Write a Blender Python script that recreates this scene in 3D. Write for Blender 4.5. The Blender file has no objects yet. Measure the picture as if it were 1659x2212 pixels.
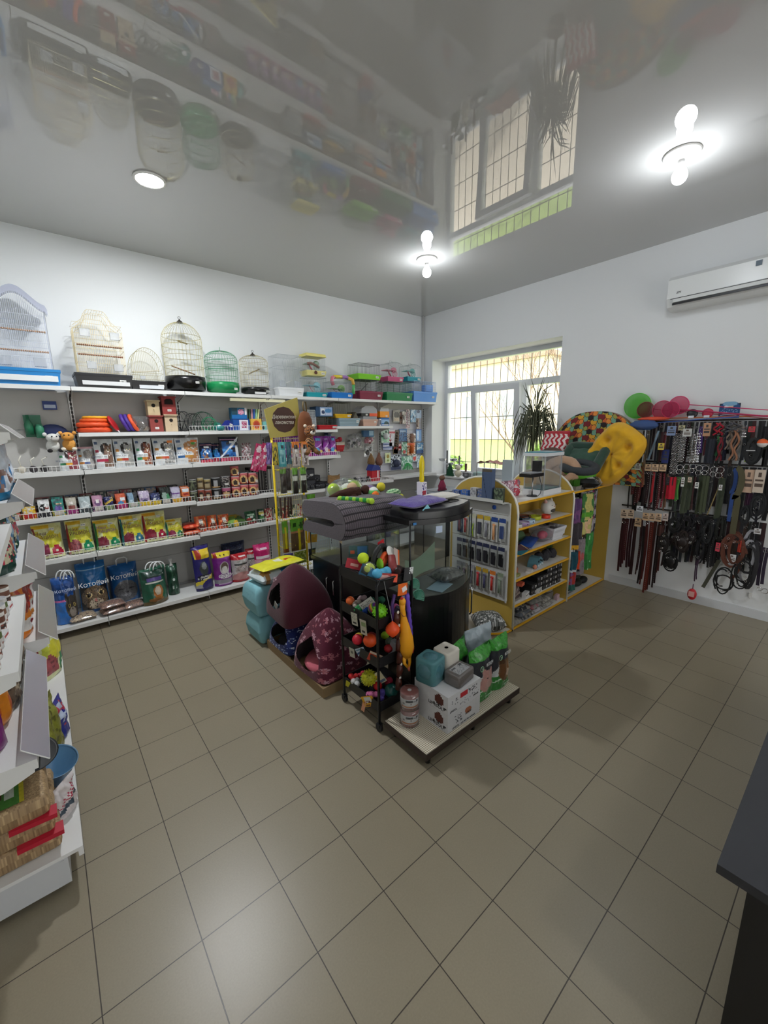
import bpy, math, random
from mathutils import Vector, Matrix, Euler, noise
R_=random.Random(11)
PI=math.pi
scene=bpy.context.scene
COL=scene.collection

# ---------------------------------------------------------------- camera
cd=bpy.data.cameras.new('camera'); cam=bpy.data.objects.new('camera',cd); COL.objects.link(cam)
cm=Matrix(((0.76816,0.13775,-0.62526),(-0.64005,0.14132,-0.75522),(-0.01566,0.98033,0.19671))).to_4x4()
cm.translation=Vector((0,0,1.7916)); cam.matrix_world=cm
cd.sensor_fit='VERTICAL'; cd.sensor_height=36; cd.sensor_width=27; cd.lens=882.17/2212*36
cd.clip_start=.02; cd.clip_end=200
scene.camera=cam
scene.view_settings.view_transform='Standard'; scene.view_settings.look='None'
scene.view_settings.exposure=0.05; scene.view_settings.gamma=1; scene.view_settings.use_curve_mapping=False

# ---------------------------------------------------------------- world and big lights
w=bpy.data.worlds.new('sky'); scene.world=w; w.use_nodes=True
nt=w.node_tree; bg=nt.nodes['Background']
sky=nt.nodes.new('ShaderNodeTexSky'); sky.sky_type='HOSEK_WILKIE'; sky.turbidity=6; sky.ground_albedo=.4
sky.sun_direction=(0.2,-.75,.6)
mixs=nt.nodes.new('ShaderNodeMixRGB'); mixs.inputs[0].default_value=.8; mixs.inputs[2].default_value=(1,1,1,1)
nt.links.new(sky.outputs[0],mixs.inputs[1]); nt.links.new(mixs.outputs[0],bg.inputs[0]); bg.inputs[1].default_value=3.8
sd=bpy.data.lights.new('sun','SUN'); sd.energy=5; sd.angle=.02; sd.color=(1,.93,.82)
so=bpy.data.objects.new('sun',sd); COL.objects.link(so); so.rotation_euler=Vector((-.25,-.7,-.75)).to_track_quat('-Z','Y').to_euler()
so.rotation_euler=Vector((.25,.72,-.62)).to_track_quat('-Z','Y').to_euler(); so.location=(8,-4,9)

# ---------------------------------------------------------------- materials
def lin(c):
    if isinstance(c,str):
        c=[int(c[i:i+2],16)/255 for i in (0,2,4)]
    return tuple((v/12.92 if v<=.04045 else ((v+.055)/1.055)**2.4) for v in c[:3])
_m={}
def M(col,rough=.5,metal=0,bump=0,bscale=60,emit=0,var=0,trans=0,alpha=1,coat=0,spec=.5,sheen=0):
    key=(col,rough,metal,bump,bscale,emit,var,trans,alpha,coat,spec,sheen)
    if key in _m: return _m[key]
    m=bpy.data.materials.new('m_'+str(col)); m.use_nodes=True; n=m.node_tree; b=n.nodes['Principled BSDF']
    L=lin(col)
    b.inputs['Base Color'].default_value=(*L,1); b.inputs['Roughness'].default_value=rough
    b.inputs['Metallic'].default_value=metal; b.inputs['Specular IOR Level'].default_value=spec
    if coat: b.inputs['Coat Weight'].default_value=coat; b.inputs['Coat Roughness'].default_value=min(.08,rough)
    if sheen: b.inputs['Sheen Weight'].default_value=sheen
    if trans: b.inputs['Transmission Weight'].default_value=trans
    if alpha<1: b.inputs['Alpha'].default_value=alpha
    if emit: b.inputs['Emission Color'].default_value=(*L,1); b.inputs['Emission Strength'].default_value=emit
    if var or bump:
        tc=n.nodes.new('ShaderNodeTexCoord'); ns=n.nodes.new('ShaderNodeTexNoise'); ns.inputs['Scale'].default_value=bscale; ns.inputs['Detail'].default_value=3
        n.links.new(tc.outputs['Object'],ns.inputs['Vector'])
    if var:
        mx=n.nodes.new('ShaderNodeMixRGB'); mx.inputs[1].default_value=(*[v*(1-var) for v in L],1); mx.inputs[2].default_value=(*[min(1,v*(1+var)) for v in L],1)
        n.links.new(ns.outputs['Fac'],mx.inputs[0]); n.links.new(mx.outputs[0],b.inputs['Base Color'])
    if bump:
        bp=n.nodes.new('ShaderNodeBump'); bp.inputs['Strength'].default_value=bump; bp.inputs['Distance'].default_value=.01
        n.links.new(ns.outputs['Fac'],bp.inputs['Height']); n.links.new(bp.outputs[0],b.inputs['Normal'])
    _m[key]=m; return m
def print_mat(name,rough,bump=0,bscale=30,coat=0,metal=0,sheen=0):
    m=bpy.data.materials.new(name); m.use_nodes=True; n=m.node_tree; b=n.nodes['Principled BSDF']
    a=n.nodes.new('ShaderNodeAttribute'); a.attribute_name='Col'
    n.links.new(a.outputs['Color'],b.inputs['Base Color']); b.inputs['Roughness'].default_value=rough; b.inputs['Metallic'].default_value=metal
    if coat: b.inputs['Coat Weight'].default_value=coat
    if sheen: b.inputs['Sheen Weight'].default_value=sheen
    if bump:
        tc=n.nodes.new('ShaderNodeTexCoord'); ns=n.nodes.new('ShaderNodeTexNoise'); ns.inputs['Scale'].default_value=bscale
        bp=n.nodes.new('ShaderNodeBump'); bp.inputs['Strength'].default_value=bump; bp.inputs['Distance'].default_value=.01
        n.links.new(tc.outputs['Object'],ns.inputs['Vector']); n.links.new(ns.outputs['Fac'],bp.inputs['Height']); n.links.new(bp.outputs[0],b.inputs['Normal'])
    return m
FOIL=print_mat('printed_foil',.32,.5,28,.2); CARD=print_mat('printed_card',.55); CLOTH=print_mat('dyed_cloth',.9,.25,120,sheen=.2)
PLAST=print_mat('coloured_plastic',.35); RUBBER=print_mat('coloured_rubber',.5)
def clear_mat(name,tint=(1,1,1),gloss=.12,rough=.03,opac=.0,ocol=(.8,.85,.88)):
    m=bpy.data.materials.new(name); m.use_nodes=True; n=m.node_tree; n.nodes.clear()
    o=n.nodes.new('ShaderNodeOutputMaterial'); t=n.nodes.new('ShaderNodeBsdfTransparent'); t.inputs[0].default_value=(*tint,1)
    g=n.nodes.new('ShaderNodeBsdfGlossy'); g.inputs['Roughness'].default_value=rough
    fr=n.nodes.new('ShaderNodeLayerWeight'); fr.inputs[0].default_value=.25
    ma=n.nodes.new('ShaderNodeMath'); ma.operation='MULTIPLY_ADD'; ma.inputs[1].default_value=.6; ma.inputs[2].default_value=gloss*.4
    n.links.new(fr.outputs['Fresnel'],ma.inputs[0])
    x=n.nodes.new('ShaderNodeMixShader'); n.links.new(ma.outputs[0],x.inputs[0]); n.links.new(t.outputs[0],x.inputs[1]); n.links.new(g.outputs[0],x.inputs[2])
    last=x
    if opac:
        d=n.nodes.new('ShaderNodeBsdfDiffuse'); d.inputs[0].default_value=(*ocol,1); y=n.nodes.new('ShaderNodeMixShader'); y.inputs[0].default_value=opac
        n.links.new(x.outputs[0],y.inputs[1]); n.links.new(d.outputs[0],y.inputs[2]); last=y
    n.links.new(last.outputs[0],o.inputs[0]); return m
GLASS=clear_mat('window_glass',gloss=.05)
TANKGLASS=clear_mat('tank_glass',(.86,.9,.9),.1)
CELLO=clear_mat('cellophane',(.97,.97,.97),.25,.12,.06)
FROST=clear_mat('frosted_plastic',(.9,.92,.95),.15,.2,.28,(.8,.82,.86))
WHITE=M('E6E5E1',.45); DARK=M('101012',.4); BLACKP=M('0A0A0B',.3); STEEL=M('B8BABD',.25,1); CHROME=M('D8D8DA',.12,1)
CREAM=M('E9E4D4',.5); RACKW=M('DEDEDC',.4); YELM=M('E8C81E',.4)

# ---------------------------------------------------------------- mesh builder
class MB:
    def __init__(s): s.v=[];s.f=[];s.c=[];s.sm=[];s.mi=[];s.cur=(.8,.8,.8);s.mat=0
    def col(s,c): s.cur=lin(c) if isinstance(c,str) else c; return s
    def face(s,idx,c=None,smooth=False): s.f.append(tuple(idx)); s.c.append(c or s.cur); s.sm.append(smooth); s.mi.append(s.mat)
    def add(s,vs): b=len(s.v); s.v.extend(tuple(v) for v in vs); return b
    def box(s,cx,cy,cz,sx,sy,sz,rot=None,smooth=False):
        hx,hy,hz=sx/2,sy/2,sz/2
        vs=[Vector((x*hx,y*hy,z*hz)) for z in (-1,1) for y in (-1,1) for x in (-1,1)]
        if rot is not None:
            rm=rot if isinstance(rot,Matrix) else Euler(rot).to_matrix(); vs=[rm@v for v in vs]
        b=s.add([(v.x+cx,v.y+cy,v.z+cz) for v in vs])
        for q in ((0,2,3,1),(4,5,7,6),(0,1,5,4),(2,6,7,3),(0,4,6,2),(1,3,7,5)): s.face([b+i for i in q])
        return s
    def bx(s,x0,x1,y0,y1,z0,z1): return s.box((x0+x1)/2,(y0+y1)/2,(z0+z1)/2,abs(x1-x0),abs(y1-y0),abs(z1-z0))
    def tube(s,pts,r,n=6,closed=False,caps=True,flat=1.0):
        pts=[Vector(p) for p in pts]; k=len(pts); base=None; rings=[]
        up=None
        for i,p in enumerate(pts):
            a=pts[i-1] if (i>0 or closed) else p; c=pts[(i+1)%k] if (i<k-1 or closed) else p
            d=(c-a); 
            if d.length<1e-9: d=Vector((0,0,1))
            d.normalize()
            if up is None: up=Vector((0,0,1)) if abs(d.z)<.9 else Vector((1,0,0))
            x=d.cross(up)
            if x.length<1e-6: x=d.orthogonal()
            x.normalize(); y=x.cross(d).normalized(); up=y
            rr=r[i] if isinstance(r,(list,tuple)) else r
            rings.append(s.add([p+x*math.cos(t)*rr+y*math.sin(t)*rr*flat for t in [2*PI*j/n for j in range(n)]]))
        for i in range(k if closed else k-1):
            a=rings[i]; b=rings[(i+1)%k]
            for j in range(n): s.face((a+j,a+(j+1)%n,b+(j+1)%n,b+j),smooth=n>4)
        if caps and not closed:
            s.face([rings[0]+j for j in range(n)][::-1]); s.face([rings[-1]+j for j in range(n)])
        return s
    def ring(s,c,r,rr,n=24,m=6,axis='z',sy=1):
        P=[]
        for i in range(n):
            t=2*PI*i/n; a,b=math.cos(t)*r,math.sin(t)*r*sy
            P.append({'z':(c[0]+a,c[1]+b,c[2]),'y':(c[0]+a,c[1],c[2]+b),'x':(c[0],c[1]+a,c[2]+b)}[axis])
        return s.tube(P,rr,m,closed=True)
    def lathe(s,prof,n=20,c=(0,0,0),sx=1,sy=1,paint=None):
        rings=[]
        for (r,z) in prof: rings.append(s.add([(c[0]+r*math.cos(2*PI*j/n)*sx,c[1]+r*math.sin(2*PI*j/n)*sy,c[2]+z) for j in range(n)]))
        K=len(prof)
        for i in range(K-1):
            for j in range(n):
                cc=paint(j/n,(i+.5)/(K-1)) if paint else None
                s.face((rings[i]+j,rings[i]+(j+1)%n,rings[i+1]+(j+1)%n,rings[i+1]+j),cc,smooth=True)
        if prof[0][0]>1e-5: s.face([rings[0]+j for j in range(n)][::-1])
        if prof[-1][0]>1e-5: s.face([rings[-1]+j for j in range(n)])
        return s
    def ball(s,c,r,n=14,m=9,sc=(1,1,1),rot=None,paint=None,dis=None):
        rings=[]; rm=Euler(rot).to_matrix() if rot else None
        for i in range(m+1):
            ph=PI*i/m
            row=[]
            for j in range(n):
                th=2*PI*j/n; v=Vector((math.sin(ph)*math.cos(th)*sc[0],math.sin(ph)*math.sin(th)*sc[1],math.cos(ph)*sc[2]))*r
                if dis: v*=1+dis(th,ph)
                if rm: v=rm@v
                row.append(v+Vector(c))
            rings.append(s.add(row))
        for i in range(m):
            for j in range(n):
                cc=paint((j+.5)/n,(i+.5)/m) if paint else None
                q=(rings[i]+j,rings[i+1]+j,rings[i+1]+(j+1)%n,rings[i]+(j+1)%n)
                s.face(q,cc,smooth=True)
        return s
    def prism(s,poly,a,b,axis='z'):
        # poly in the two other axes, extruded from a to b
        def mk(p,h): return {'z':(p[0],p[1],h),'y':(p[0],h,p[1]),'x':(h,p[0],p[1])}[axis]
        n=len(poly); i0=s.add([mk(p,a) for p in poly]); i1=s.add([mk(p,b) for p in poly])
        for j in range(n): s.face((i0+j,i0+(j+1)%n,i1+(j+1)%n,i1+j))
        s.face([i0+j for j in range(n)][::-1]); s.face([i1+j for j in range(n)])
        return s
    def grid(s,fn,nu,nv,paint=None,smooth=True,flip=False):
        b=s.add([fn(i/nu,j/nv) for j in range(nv+1) for i in range(nu+1)])
        for j in range(nv):
            for i in range(nu):
                q=(b+j*(nu+1)+i,b+j*(nu+1)+i+1,b+(j+1)*(nu+1)+i+1,b+(j+1)*(nu+1)+i)
                if flip: q=q[::-1]
                s.face(q,paint((i+.5)/nu,(j+.5)/nv) if paint else None,smooth)
        return s
    def mesh(s,name,mats):
        me=bpy.data.meshes.new(name); me.from_pydata(s.v,[],s.f)
        mats=mats if isinstance(mats,(list,tuple)) else [mats]
        for m in mats: me.materials.append(m)
        me.polygons.foreach_set('use_smooth',s.sm)
        if len(mats)>1: me.polygons.foreach_set('material_index',s.mi)
        a=me.color_attributes.new('Col','FLOAT_COLOR','CORNER')
        buf=[]
        for f,c in zip(s.f,s.c): buf.extend((c[0],c[1],c[2],1.0)*len(f))
        a.data.foreach_set('color',buf); me.update(); return me
    def obj(s,name,mats,parent=None,loc=None,rot=None,label=None,cat=None,group=None,kind=None):
        o=bpy.data.objects.new(name,s.mesh(name,mats)); COL.objects.link(o)
        if parent is not None: o.parent=parent
        if loc is not None: o.location=loc
        if rot is not None: o.rotation_euler=rot
        tag(o,label,cat,group,kind); return o
def tag(o,label=None,cat=None,group=None,kind=None):
    if label: o['label']=label
    if cat: o['category']=cat
    if group: o['group']=group
    if kind: o['kind']=kind
    return o
def thing(name,label,cat,loc=(0,0,0),rz=0,group=None,rot=None):
    o=bpy.data.objects.new(name,None); COL.objects.link(o); o.location=loc; o.rotation_euler=rot if rot else (0,0,rz); o.empty_display_size=.05
    return tag(o,label,cat,group)
def child_copy(o,parent=None):
    c=o.copy(); COL.objects.link(c); c.parent=parent
    for ch in list(o.children): child_copy(ch,c)
    return c
def copy_thing(o,loc,rz=None,label=None,group=None,rot=None,scale=None):
    c=child_copy(o); c.location=loc
    if rot: c.rotation_euler=rot
    elif rz is not None: c.rotation_euler=(0,0,rz)
    if scale: c.scale=scale
    if label: c['label']=label
    if group: c['group']=group
    return c
_txt={}
def text(s,size,mat,parent,loc,rot=(PI/2,0,0),name='lettering',depth=.0004,shear=0,sx=1.0,align='CENTER',label=None,bold=0):
    key=(s,size,depth,shear,align,bold,mat.name)
    if key not in _txt:
        cu=bpy.data.curves.new('t','FONT'); cu.body=s; cu.size=size; cu.extrude=depth; cu.align_x=align; cu.align_y='CENTER'; cu.shear=shear; cu.resolution_u=2; cu.offset=bold
        to=bpy.data.objects.new('t',cu); COL.objects.link(to)
        dg=bpy.context.evaluated_depsgraph_get(); me=bpy.data.meshes.new_from_object(to.evaluated_get(dg))
        bpy.data.objects.remove(to); bpy.data.curves.remove(cu); me.materials.clear(); me.materials.append(mat); _txt[key]=me
    o=bpy.data.objects.new(name,_txt[key]); COL.objects.link(o); o.parent=parent; o.location=loc; o.rotation_euler=rot; o.scale=(sx,1,1)
    if label: o['label']=label
    return o

# ---------------------------------------------------------------- printed packs
def painter(bg,shapes,nz=0,seed=0):
    B=lin(bg); S=[]
    for sh in shapes: S.append((sh[0],sh[1:-1],lin(sh[-1])))
    rr=random.Random(seed)
    def p(u,v):
        c=B
        for k,a,cc in S:
            if k=='r':
                if a[0]<=u<=a[2] and a[1]<=v<=a[3]: c=cc
            elif k=='e':
                if ((u-a[0])/a[2])**2+((v-a[1])/a[3])**2<=1: c=cc
            elif k=='d': # diagonal band v between a0+a1*u and a2+a3*u
                if a[0]+a[1]*u<=v<=a[2]+a[3]*u: c=cc
            elif k=='s': # speckle: region then probability
                if a[0]<=u<=a[2] and a[1]<=v<=a[3] and rr.random()<a[4]: c=cc
            elif k=='c': # blotches
                if a[0]<=u<=a[2] and a[1]<=v<=a[3] and noise.noise(Vector((u*a[4],v*a[4],seed*3.7+a[5])))>.06: c=cc
        if nz:
            q=1+rr.uniform(-nz,nz); c=(c[0]*q,c[1]*q,c[2]*q)
        return c
    return p
def pouch_mb(w,h,d,paint,back='888888',nu=16,nv=20,seed=0,wr=.004,gus=.55,seal=.06):
    m=MB(); rr=random.Random(seed)
    def prof(u,v):
        e=max(0,1-abs(2*u-1)**3)
        t=1 if v<gus else max(0,1-((v-gus)/(1-gus-seal*.5)))
        t=max(t,0)**.6
        bot=.75+.25*min(1,v/.15)
        return e*t*bot
    def wv(u,v,k): return wr*noise.noise(Vector((u*5,v*6,seed*1.7+k)))*(1 if 0<v<1 else 0)*4
    def ww(u,v): return (u-.5)*w*(1-.05*math.sin(PI*min(1,v))+ (0.0))
    m.grid(lambda u,v:(ww(u,v),-d/2*prof(u,v)-wv(u,v,0),h*v),nu,nv,paint)
    m.col(back); m.grid(lambda u,v:(ww(u,v),d/2*prof(u,v)+wv(u,v,5),h*v),4,5,None,flip=True)
    return m
def box_mb(w,h,d,paint,side='888888',nu=14,nv=14,top=None):
    m=MB()
    m.grid(lambda u,v:((u-.5)*w,-d/2,h*v),nu,nv,paint,smooth=False)
    s=lin(side); b=m.add([(x,y,z) for z in (0,h) for y in (-d/2,d/2) for x in (-w/2,w/2)])
    m.face((b+2,b+6,b+7,b+3),s); m.face((b,b+4,b+6,b+2),s); m.face((b+1,b+3,b+7,b+5),s); m.face((b,b+2,b+3,b+1),s)
    m.face((b+4,b+5,b+7,b+6),lin(top) if top else s)
    return m
def can_mb(r,h,paint,lid='B8B8BA',n=20,nv=10):
    m=MB()
    m.col(lid)
    m.lathe([(0,0),(r*.94,0),(r,.003)],n)
    m.lathe([(r,h*(.03+.94*i/nv)) for i in range(nv+1)],n,paint=lambda u,v:paint(((u*2)%1),v))
    m.lathe([(r,h*.97),(r*1.02,h*.985),(r*.97,h),(r*.93,h*.975),(0,h*.975)],n)
    return m
def pillow_mb(w,d,h,nu=14,nv=14,p=3,seed=0,wr=.0,paint=None):
    m=MB()
    def hh(u,v): return max(0,(1-abs(2*u-1)**p))**.5*max(0,(1-abs(2*v-1)**p))**.5
    def nz(u,v): return wr*noise.noise(Vector((u*6,v*6,seed)))
    m.grid(lambda u,v:((u-.5)*w,(v-.5)*d,h/2+(h/2)*hh(u,v)+nz(u,v)*hh(u,v)),nu,nv,paint)
    m.grid(lambda u,v:((u-.5)*w,(v-.5)*d,h/2-(h/2)*hh(u,v)),nu,nv,paint,flip=True)
    return m
def price_tag(parent,loc,rot=(0,0,0),w=.035,h=.02):
    m=MB(); m.box(0,0,0,w,.001,h); m.mat=1
    for i in range(4): m.box(-w*.35+w*.22*i,-.0008,0,w*.12,.0006,h*.5)
    return m.obj('price_tag',[M('F4F3EE',.6),M('3A3A3A',.6)],parent,loc,rot)
# ---------------------------------------------------------------- room shell
XW,YW,H=4.951,4.93,3.537; XL,YN=-.66,-2.6
def nodes(m): return m.node_tree.nodes,m.node_tree.links
def tile_mat():
    m=bpy.data.materials.new('floor_tiles'); m.use_nodes=True; n,l=nodes(m); b=n['Principled BSDF']
    tc=n.new('ShaderNodeTexCoord'); mp=n.new('ShaderNodeMapping'); mp.inputs['Location'].default_value=(-.5055+.0012,-1.9129+.0012,0)
    br=n.new('ShaderNodeTexBrick'); br.offset=0; br.squash=1; br.inputs['Scale'].default_value=1
    br.inputs['Mortar Size'].default_value=.0019; br.inputs['Mortar Smooth'].default_value=.15; br.inputs['Brick Width'].default_value=.3; br.inputs['Row Height'].default_value=.3
    br.inputs['Color1'].default_value=(*lin('A0957F'),1); br.inputs['Color2'].default_value=(*lin('9C917B'),1); br.inputs['Mortar'].default_value=(*lin('463E35'),1); br.inputs['Bias'].default_value=0
    l.new(tc.outputs['Object'],mp.inputs[0]); l.new(mp.outputs[0],br.inputs['Vector'])
    n1=n.new('ShaderNodeTexNoise'); n1.inputs['Scale'].default_value=160; n1.inputs['Detail'].default_value=4
    n2=n.new('ShaderNodeTexNoise'); n2.inputs['Scale'].default_value=1.3
    l.new(tc.outputs['Object'],n1.inputs['Vector']); l.new(tc.outputs['Object'],n2.inputs['Vector'])
    mx=n.new('ShaderNodeMixRGB'); mx.blend_type='MULTIPLY'; mx.inputs[0].default_value=.22; l.new(br.outputs['Color'],mx.inputs[1]); l.new(n1.outputs['Fac'],mx.inputs[2])
    mx2=n.new('ShaderNodeMixRGB'); mx2.blend_type='MULTIPLY'; mx2.inputs[0].default_value=.14; l.new(mx.outputs[0],mx2.inputs[1]); l.new(n2.outputs['Fac'],mx2.inputs[2])
    l.new(mx2.outputs[0],b.inputs['Base Color']); b.inputs['Roughness'].default_value=.34
    bp=n.new('ShaderNodeBump'); bp.invert=True; bp.inputs['Strength'].default_value=.5; bp.inputs['Distance'].default_value=.002; l.new(br.outputs['Fac'],bp.inputs['Height']); l.new(bp.outputs[0],b.inputs['Normal'])
    return m
def S(name,mb,mat): return mb.obj(name,mat,kind='structure')
WALLM=M('E4E6E7',.75,bump=.03,bscale=40); CEILM=M('B4B3B0',.01,spec=.6,coat=.6)
S('floor',MB().bx(XL-.1,XW+.4,YN-.1,YW+.1,-.1,0),tile_mat())
S('ceiling',MB().bx(XL-.1,XW+.5,YN-.1,YW+.1,H,H+.1),CEILM)
S('wall_back',MB().bx(XL-.1,XW+.5,YW,YW+.12,0,H),WALLM)
S('wall_left',MB().bx(XL-.1,XL,YN-.1,YW,0,H),WALLM)
# window wall with a deep recess: y 2.6..4.72, z 1.03..2.855
wy0,wy1,wz0,wz1=2.60,4.722,1.03,2.855; XO=XW+.45
m=MB(); m.bx(XW,XO,YN-.1,wy0,0,H); m.bx(XW,XO,wy1,YW,0,H); m.bx(XW,XO,wy0,wy1,0,wz0); m.bx(XW,XO,wy0,wy1,wz1,H)
S('wall_right',m,WALLM)
S('trim_1',MB().bx(XW-.035,XO-.1,wy0+.001,wy1-.001,wz0,wz0+.022),M('DADADA',.35))
S('baseboard_right',MB().bx(XW-.014,XW,YN,1.83,0,.085),M('D2D4D6',.5))
S('trim_2',MB().tube([(XW-.03,YW-.03,0),(XW-.03,YW-.03,H)],.014,10),M('D6D6D4',.4))
# wall behind the camera with an unseen glazed entrance added to let daylight in
dy=YN
m=MB(); m.bx(XL,.6,dy-.12,dy,0,H); m.bx(3.6,XW,dy-.12,dy,0,H); m.bx(.6,3.6,dy-.12,dy,2.5,H); S('wall_near',m,WALLM)
m=MB(); 
for x in (.6,1.55,2.5,3.54): m.bx(x,x+.06,dy-.1,dy-.04,.08,2.44)
m.bx(.6,3.6,dy-.1,dy-.04,2.44,2.5); m.bx(.6,3.6,dy-.1,dy-.04,0,.08)
d1=S('added_door_1',m,WHITE); MB().bx(.63,3.58,dy-.075,dy-.065,.05,2.46).obj('glass_pane',GLASS,d1)
MB().tube([(2.42,dy-.02,.9),(2.42,dy+.02,.95),(2.42,dy+.02,1.35),(2.42,dy-.02,1.4)],.012,8).obj('handle',STEEL,d1)
# ---- window
PV=M('DDE0E4',.3)
xf=5.30
wn=bpy.data.objects.new('window_1',None); COL.objects.link(wn); wn.location=(xf,0,0); wn['kind']='structure'
def wpart(name,mb,mat,par=wn): return mb.obj(name,mat,par)
Y0,Y1,Z0,Z1=wy0,wy1,wz0+.02,wz1
m=MB(); t=.045
for (a,b,c,d) in ((Y0,Y1,Z1-.06,Z1),(Y0,Y1,Z0,Z0+.07),(Y0,Y0+.06,Z0+.07,Z1-.06),(Y1-.06,Y1,Z0+.07,Z1-.06),(Y0+.06,Y1-.06,2.365,2.445),(4.09,4.15,Z0+.07,2.365),(3.225,3.30,Z0+.07,2.365)):
    m.bx(-t,t,a,b,c,d)
wpart('window_frame',m,PV)
g=MB(); g.bx(-.006,.006,Y0+.04,Y1-.04,2.43,Z1-.04); g.bx(-.006,.006,4.13,Y1-.04,Z0+.05,2.38); g.bx(-.006,.006,Y0+.04,3.24,Z0+.05,2.38)
wpart('glass_pane',g,GLASS)
# tilted-open middle sash, hinged at the bottom and leaning into the room
sash=bpy.data.objects.new('open_sash',None); COL.objects.link(sash); sash.parent=wn; sash.location=(-.03,0,Z0+.05); sash.rotation_euler=(0,-.075,0)
m=MB(); sy0,sy1,sh=3.27,4.10,1.31
for (a,b,c,d) in ((sy0,sy1,0,.09),(sy0,sy1,sh-.085,sh),(sy0,sy0+.085,.09,sh-.085),(sy1-.085,sy1,.09,sh-.085)): m.bx(-.035,.035,a,b,c,d)
m.obj('sash_frame',PV,sash); MB().bx(-.006,.006,sy0+.07,sy1-.07,.07,sh-.07).obj('glass_pane',GLASS,sash)
MB().bx(-.07,-.035,sy0+.03,sy0+.055,.6,.63).bx(-.08,-.065,sy0+.03,sy0+.055,.5,.63).obj('handle',WHITE,sash)
m=MB()
for i in range(19): m.tube([(0,Y0-.05+i*.125,Z0-.1),(0,Y0-.05+i*.125,Z1+.05)],.005,5)
for z in (1.25,1.62,1.97,2.42): m.tube([(0,Y0-.1,z),(0,Y1+.1,z)],.0055,5)

for z in (1.25,2.42):
    for y in (Y0-.08,Y1+.08): m.tube([(0,y,z),(-.075,y,z)],.006,5)
m.obj('window_bars',M('5A5246',.5),loc=(XO+.06,0,0),label='row of thin security bars outside the window',cat='window grille')
# ---- outdoors
def stuff(name,mb,mat,label,cat): return mb.obj(name,mat,label=label,cat=cat,kind='stuff')
m=MB(); m.bx(XO+.1,90,-40,100,-.6,-.55); m.obj('lawn',M('8AA05A',.9,var=.4,bscale=2),kind='stuff',label='sunlit grass outside the window',cat='lawn')
MB().bx(7.0,10.5,-30,60,-.549,-.53).obj('path',M('CFC6B4',.9),label='pale path across the grass outside the window',cat='path')
b=thing('building','pale distant building seen through the window behind the trees','building',(78,66,-.549))
MB().bx(-6,6,-26,26,0,15).obj('wall',M('E8DCC8',.9),b); 
for i in range(5):
    w2=MB().bx(-6.1,-6.0,-20+i*9,-16+i*9,4,9).obj('window',M('A8B4BC',.2),b)
MB().bx(-6.6,6.6,-27,27,15,15.8).obj('roof',M('B79C88',.8),b)
def tree(loc,h,seed,label,n=5):
    rr=random.Random(seed); t=thing('tree',label,'tree',loc,group=None); m=MB()
    def br(p,d,L,r,lev):
        q=p+d*L*.5+Vector((rr.uniform(-.05,.05),rr.uniform(-.05,.05),0))*L; e=p+d*L
        m.tube([p,q,e],[r*.6,r*.5,r*.32],5 if lev<2 else 3,caps=False)
        if lev<5:
            for k in range(3 if lev<4 else 4):
                dd=(d+Vector((rr.uniform(-.8,.8),rr.uniform(-.8,.8),rr.uniform(-.1,.7)))).normalized()
                br(e if k else q,dd,L*rr.uniform(.6,.82),r*.55,lev+1)
    br(Vector((0,0,0)),Vector((.05,.1,1)).normalized(),h*.3,h*.018,0)
    m.obj('branches',M('7A6854',.9),t); return t
tree((10.2,10.6,-.55),6,3,'bare tree nearest the left side of the window')
tree((13.5,8.2,-.55),7,8,'bare tree seen through the open sash')
tree((10.5,5.0,-.55),6,5,'bare tree seen through the right pane')
for i,(x,y,r) in enumerate(((15,13.0,.8),(18.5,10.2,1.2))):
    bsh=MB(); rr=random.Random(i)
    for k in range(700):
        v=Vector((rr.gauss(0,1),rr.gauss(0,1),abs(rr.gauss(0,1)))).normalized()*r*rr.uniform(.7,1.1); bsh.box(v.x,v.y,v.z*1.2,.12,.12,.02,(rr.random()*3,rr.random()*3,0))
    bsh.obj('bush',M('7FA04A',.8,var=.3,bscale=3),loc=(x,y,-.5),label=['low green bush beyond the left tree outside','taller green bush right of the open sash outside'][i],cat='bush')
# ---- ceiling lights
def led_light(x,y,label,power=48):
    t=thing('ceiling_light',label,'ceiling light',(x,y,H))
    MB().lathe([(.088,0),(.105,-.002),(.102,-.011),(.09,-.013),(.086,-.006)],32).obj('frame',WHITE,t)
    MB().lathe([(0,-.009),(.086,-.009)],32).obj('diffuser',M('FFFFFF',.5,emit=14),t)
    ld=bpy.data.lights.new('lamp','AREA'); ld.shape='DISK'; ld.size=.17; ld.energy=power; ld.color=(.93,.97,1); lo=bpy.data.objects.new('lamp',ld); COL.objects.link(lo); lo.parent=t; lo.location=(0,0,-.02)
    return t
def bulb_light(x,y,label,power=12):
    t=thing('ceiling_light',label,'ceiling light',(x,y,H))
    MB().lathe([(.104,0),(.108,-.006),(.1,-.016),(.075,-.022),(.045,-.024),(.04,-.034),(.022,-.04),(0,-.04)],32).obj('rose',WHITE,t)
    MB().lathe([(.02,-.035),(.021,-.075),(.0,-.075)],16).obj('socket',M('C9CACC',.4),t)
    MB().lathe([(.018,-.075),(.032,-.095),(.044,-.12),(.046,-.138),(.038,-.16),(.022,-.174),(0,-.178)],20).obj('bulb',M('FFFFFF',.4,emit=30),t)
    ld=bpy.data.lights.new('lamp','POINT'); ld.energy=power; ld.shadow_soft_size=.06; ld.color=(.86,.93,1); lo=bpy.data.objects.new('lamp',ld); COL.objects.link(lo); lo.parent=t; lo.location=(0,0,-.20)
    return t
led_light(.846,3.535,'round flush LED light in the left part of the ceiling')
bulb_light(3.372,3.305,'bare bulb ceiling fitting nearest the room corner')
bulb_light(3.493,1.101,'bare bulb ceiling fitting above the air conditioner side')
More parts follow.
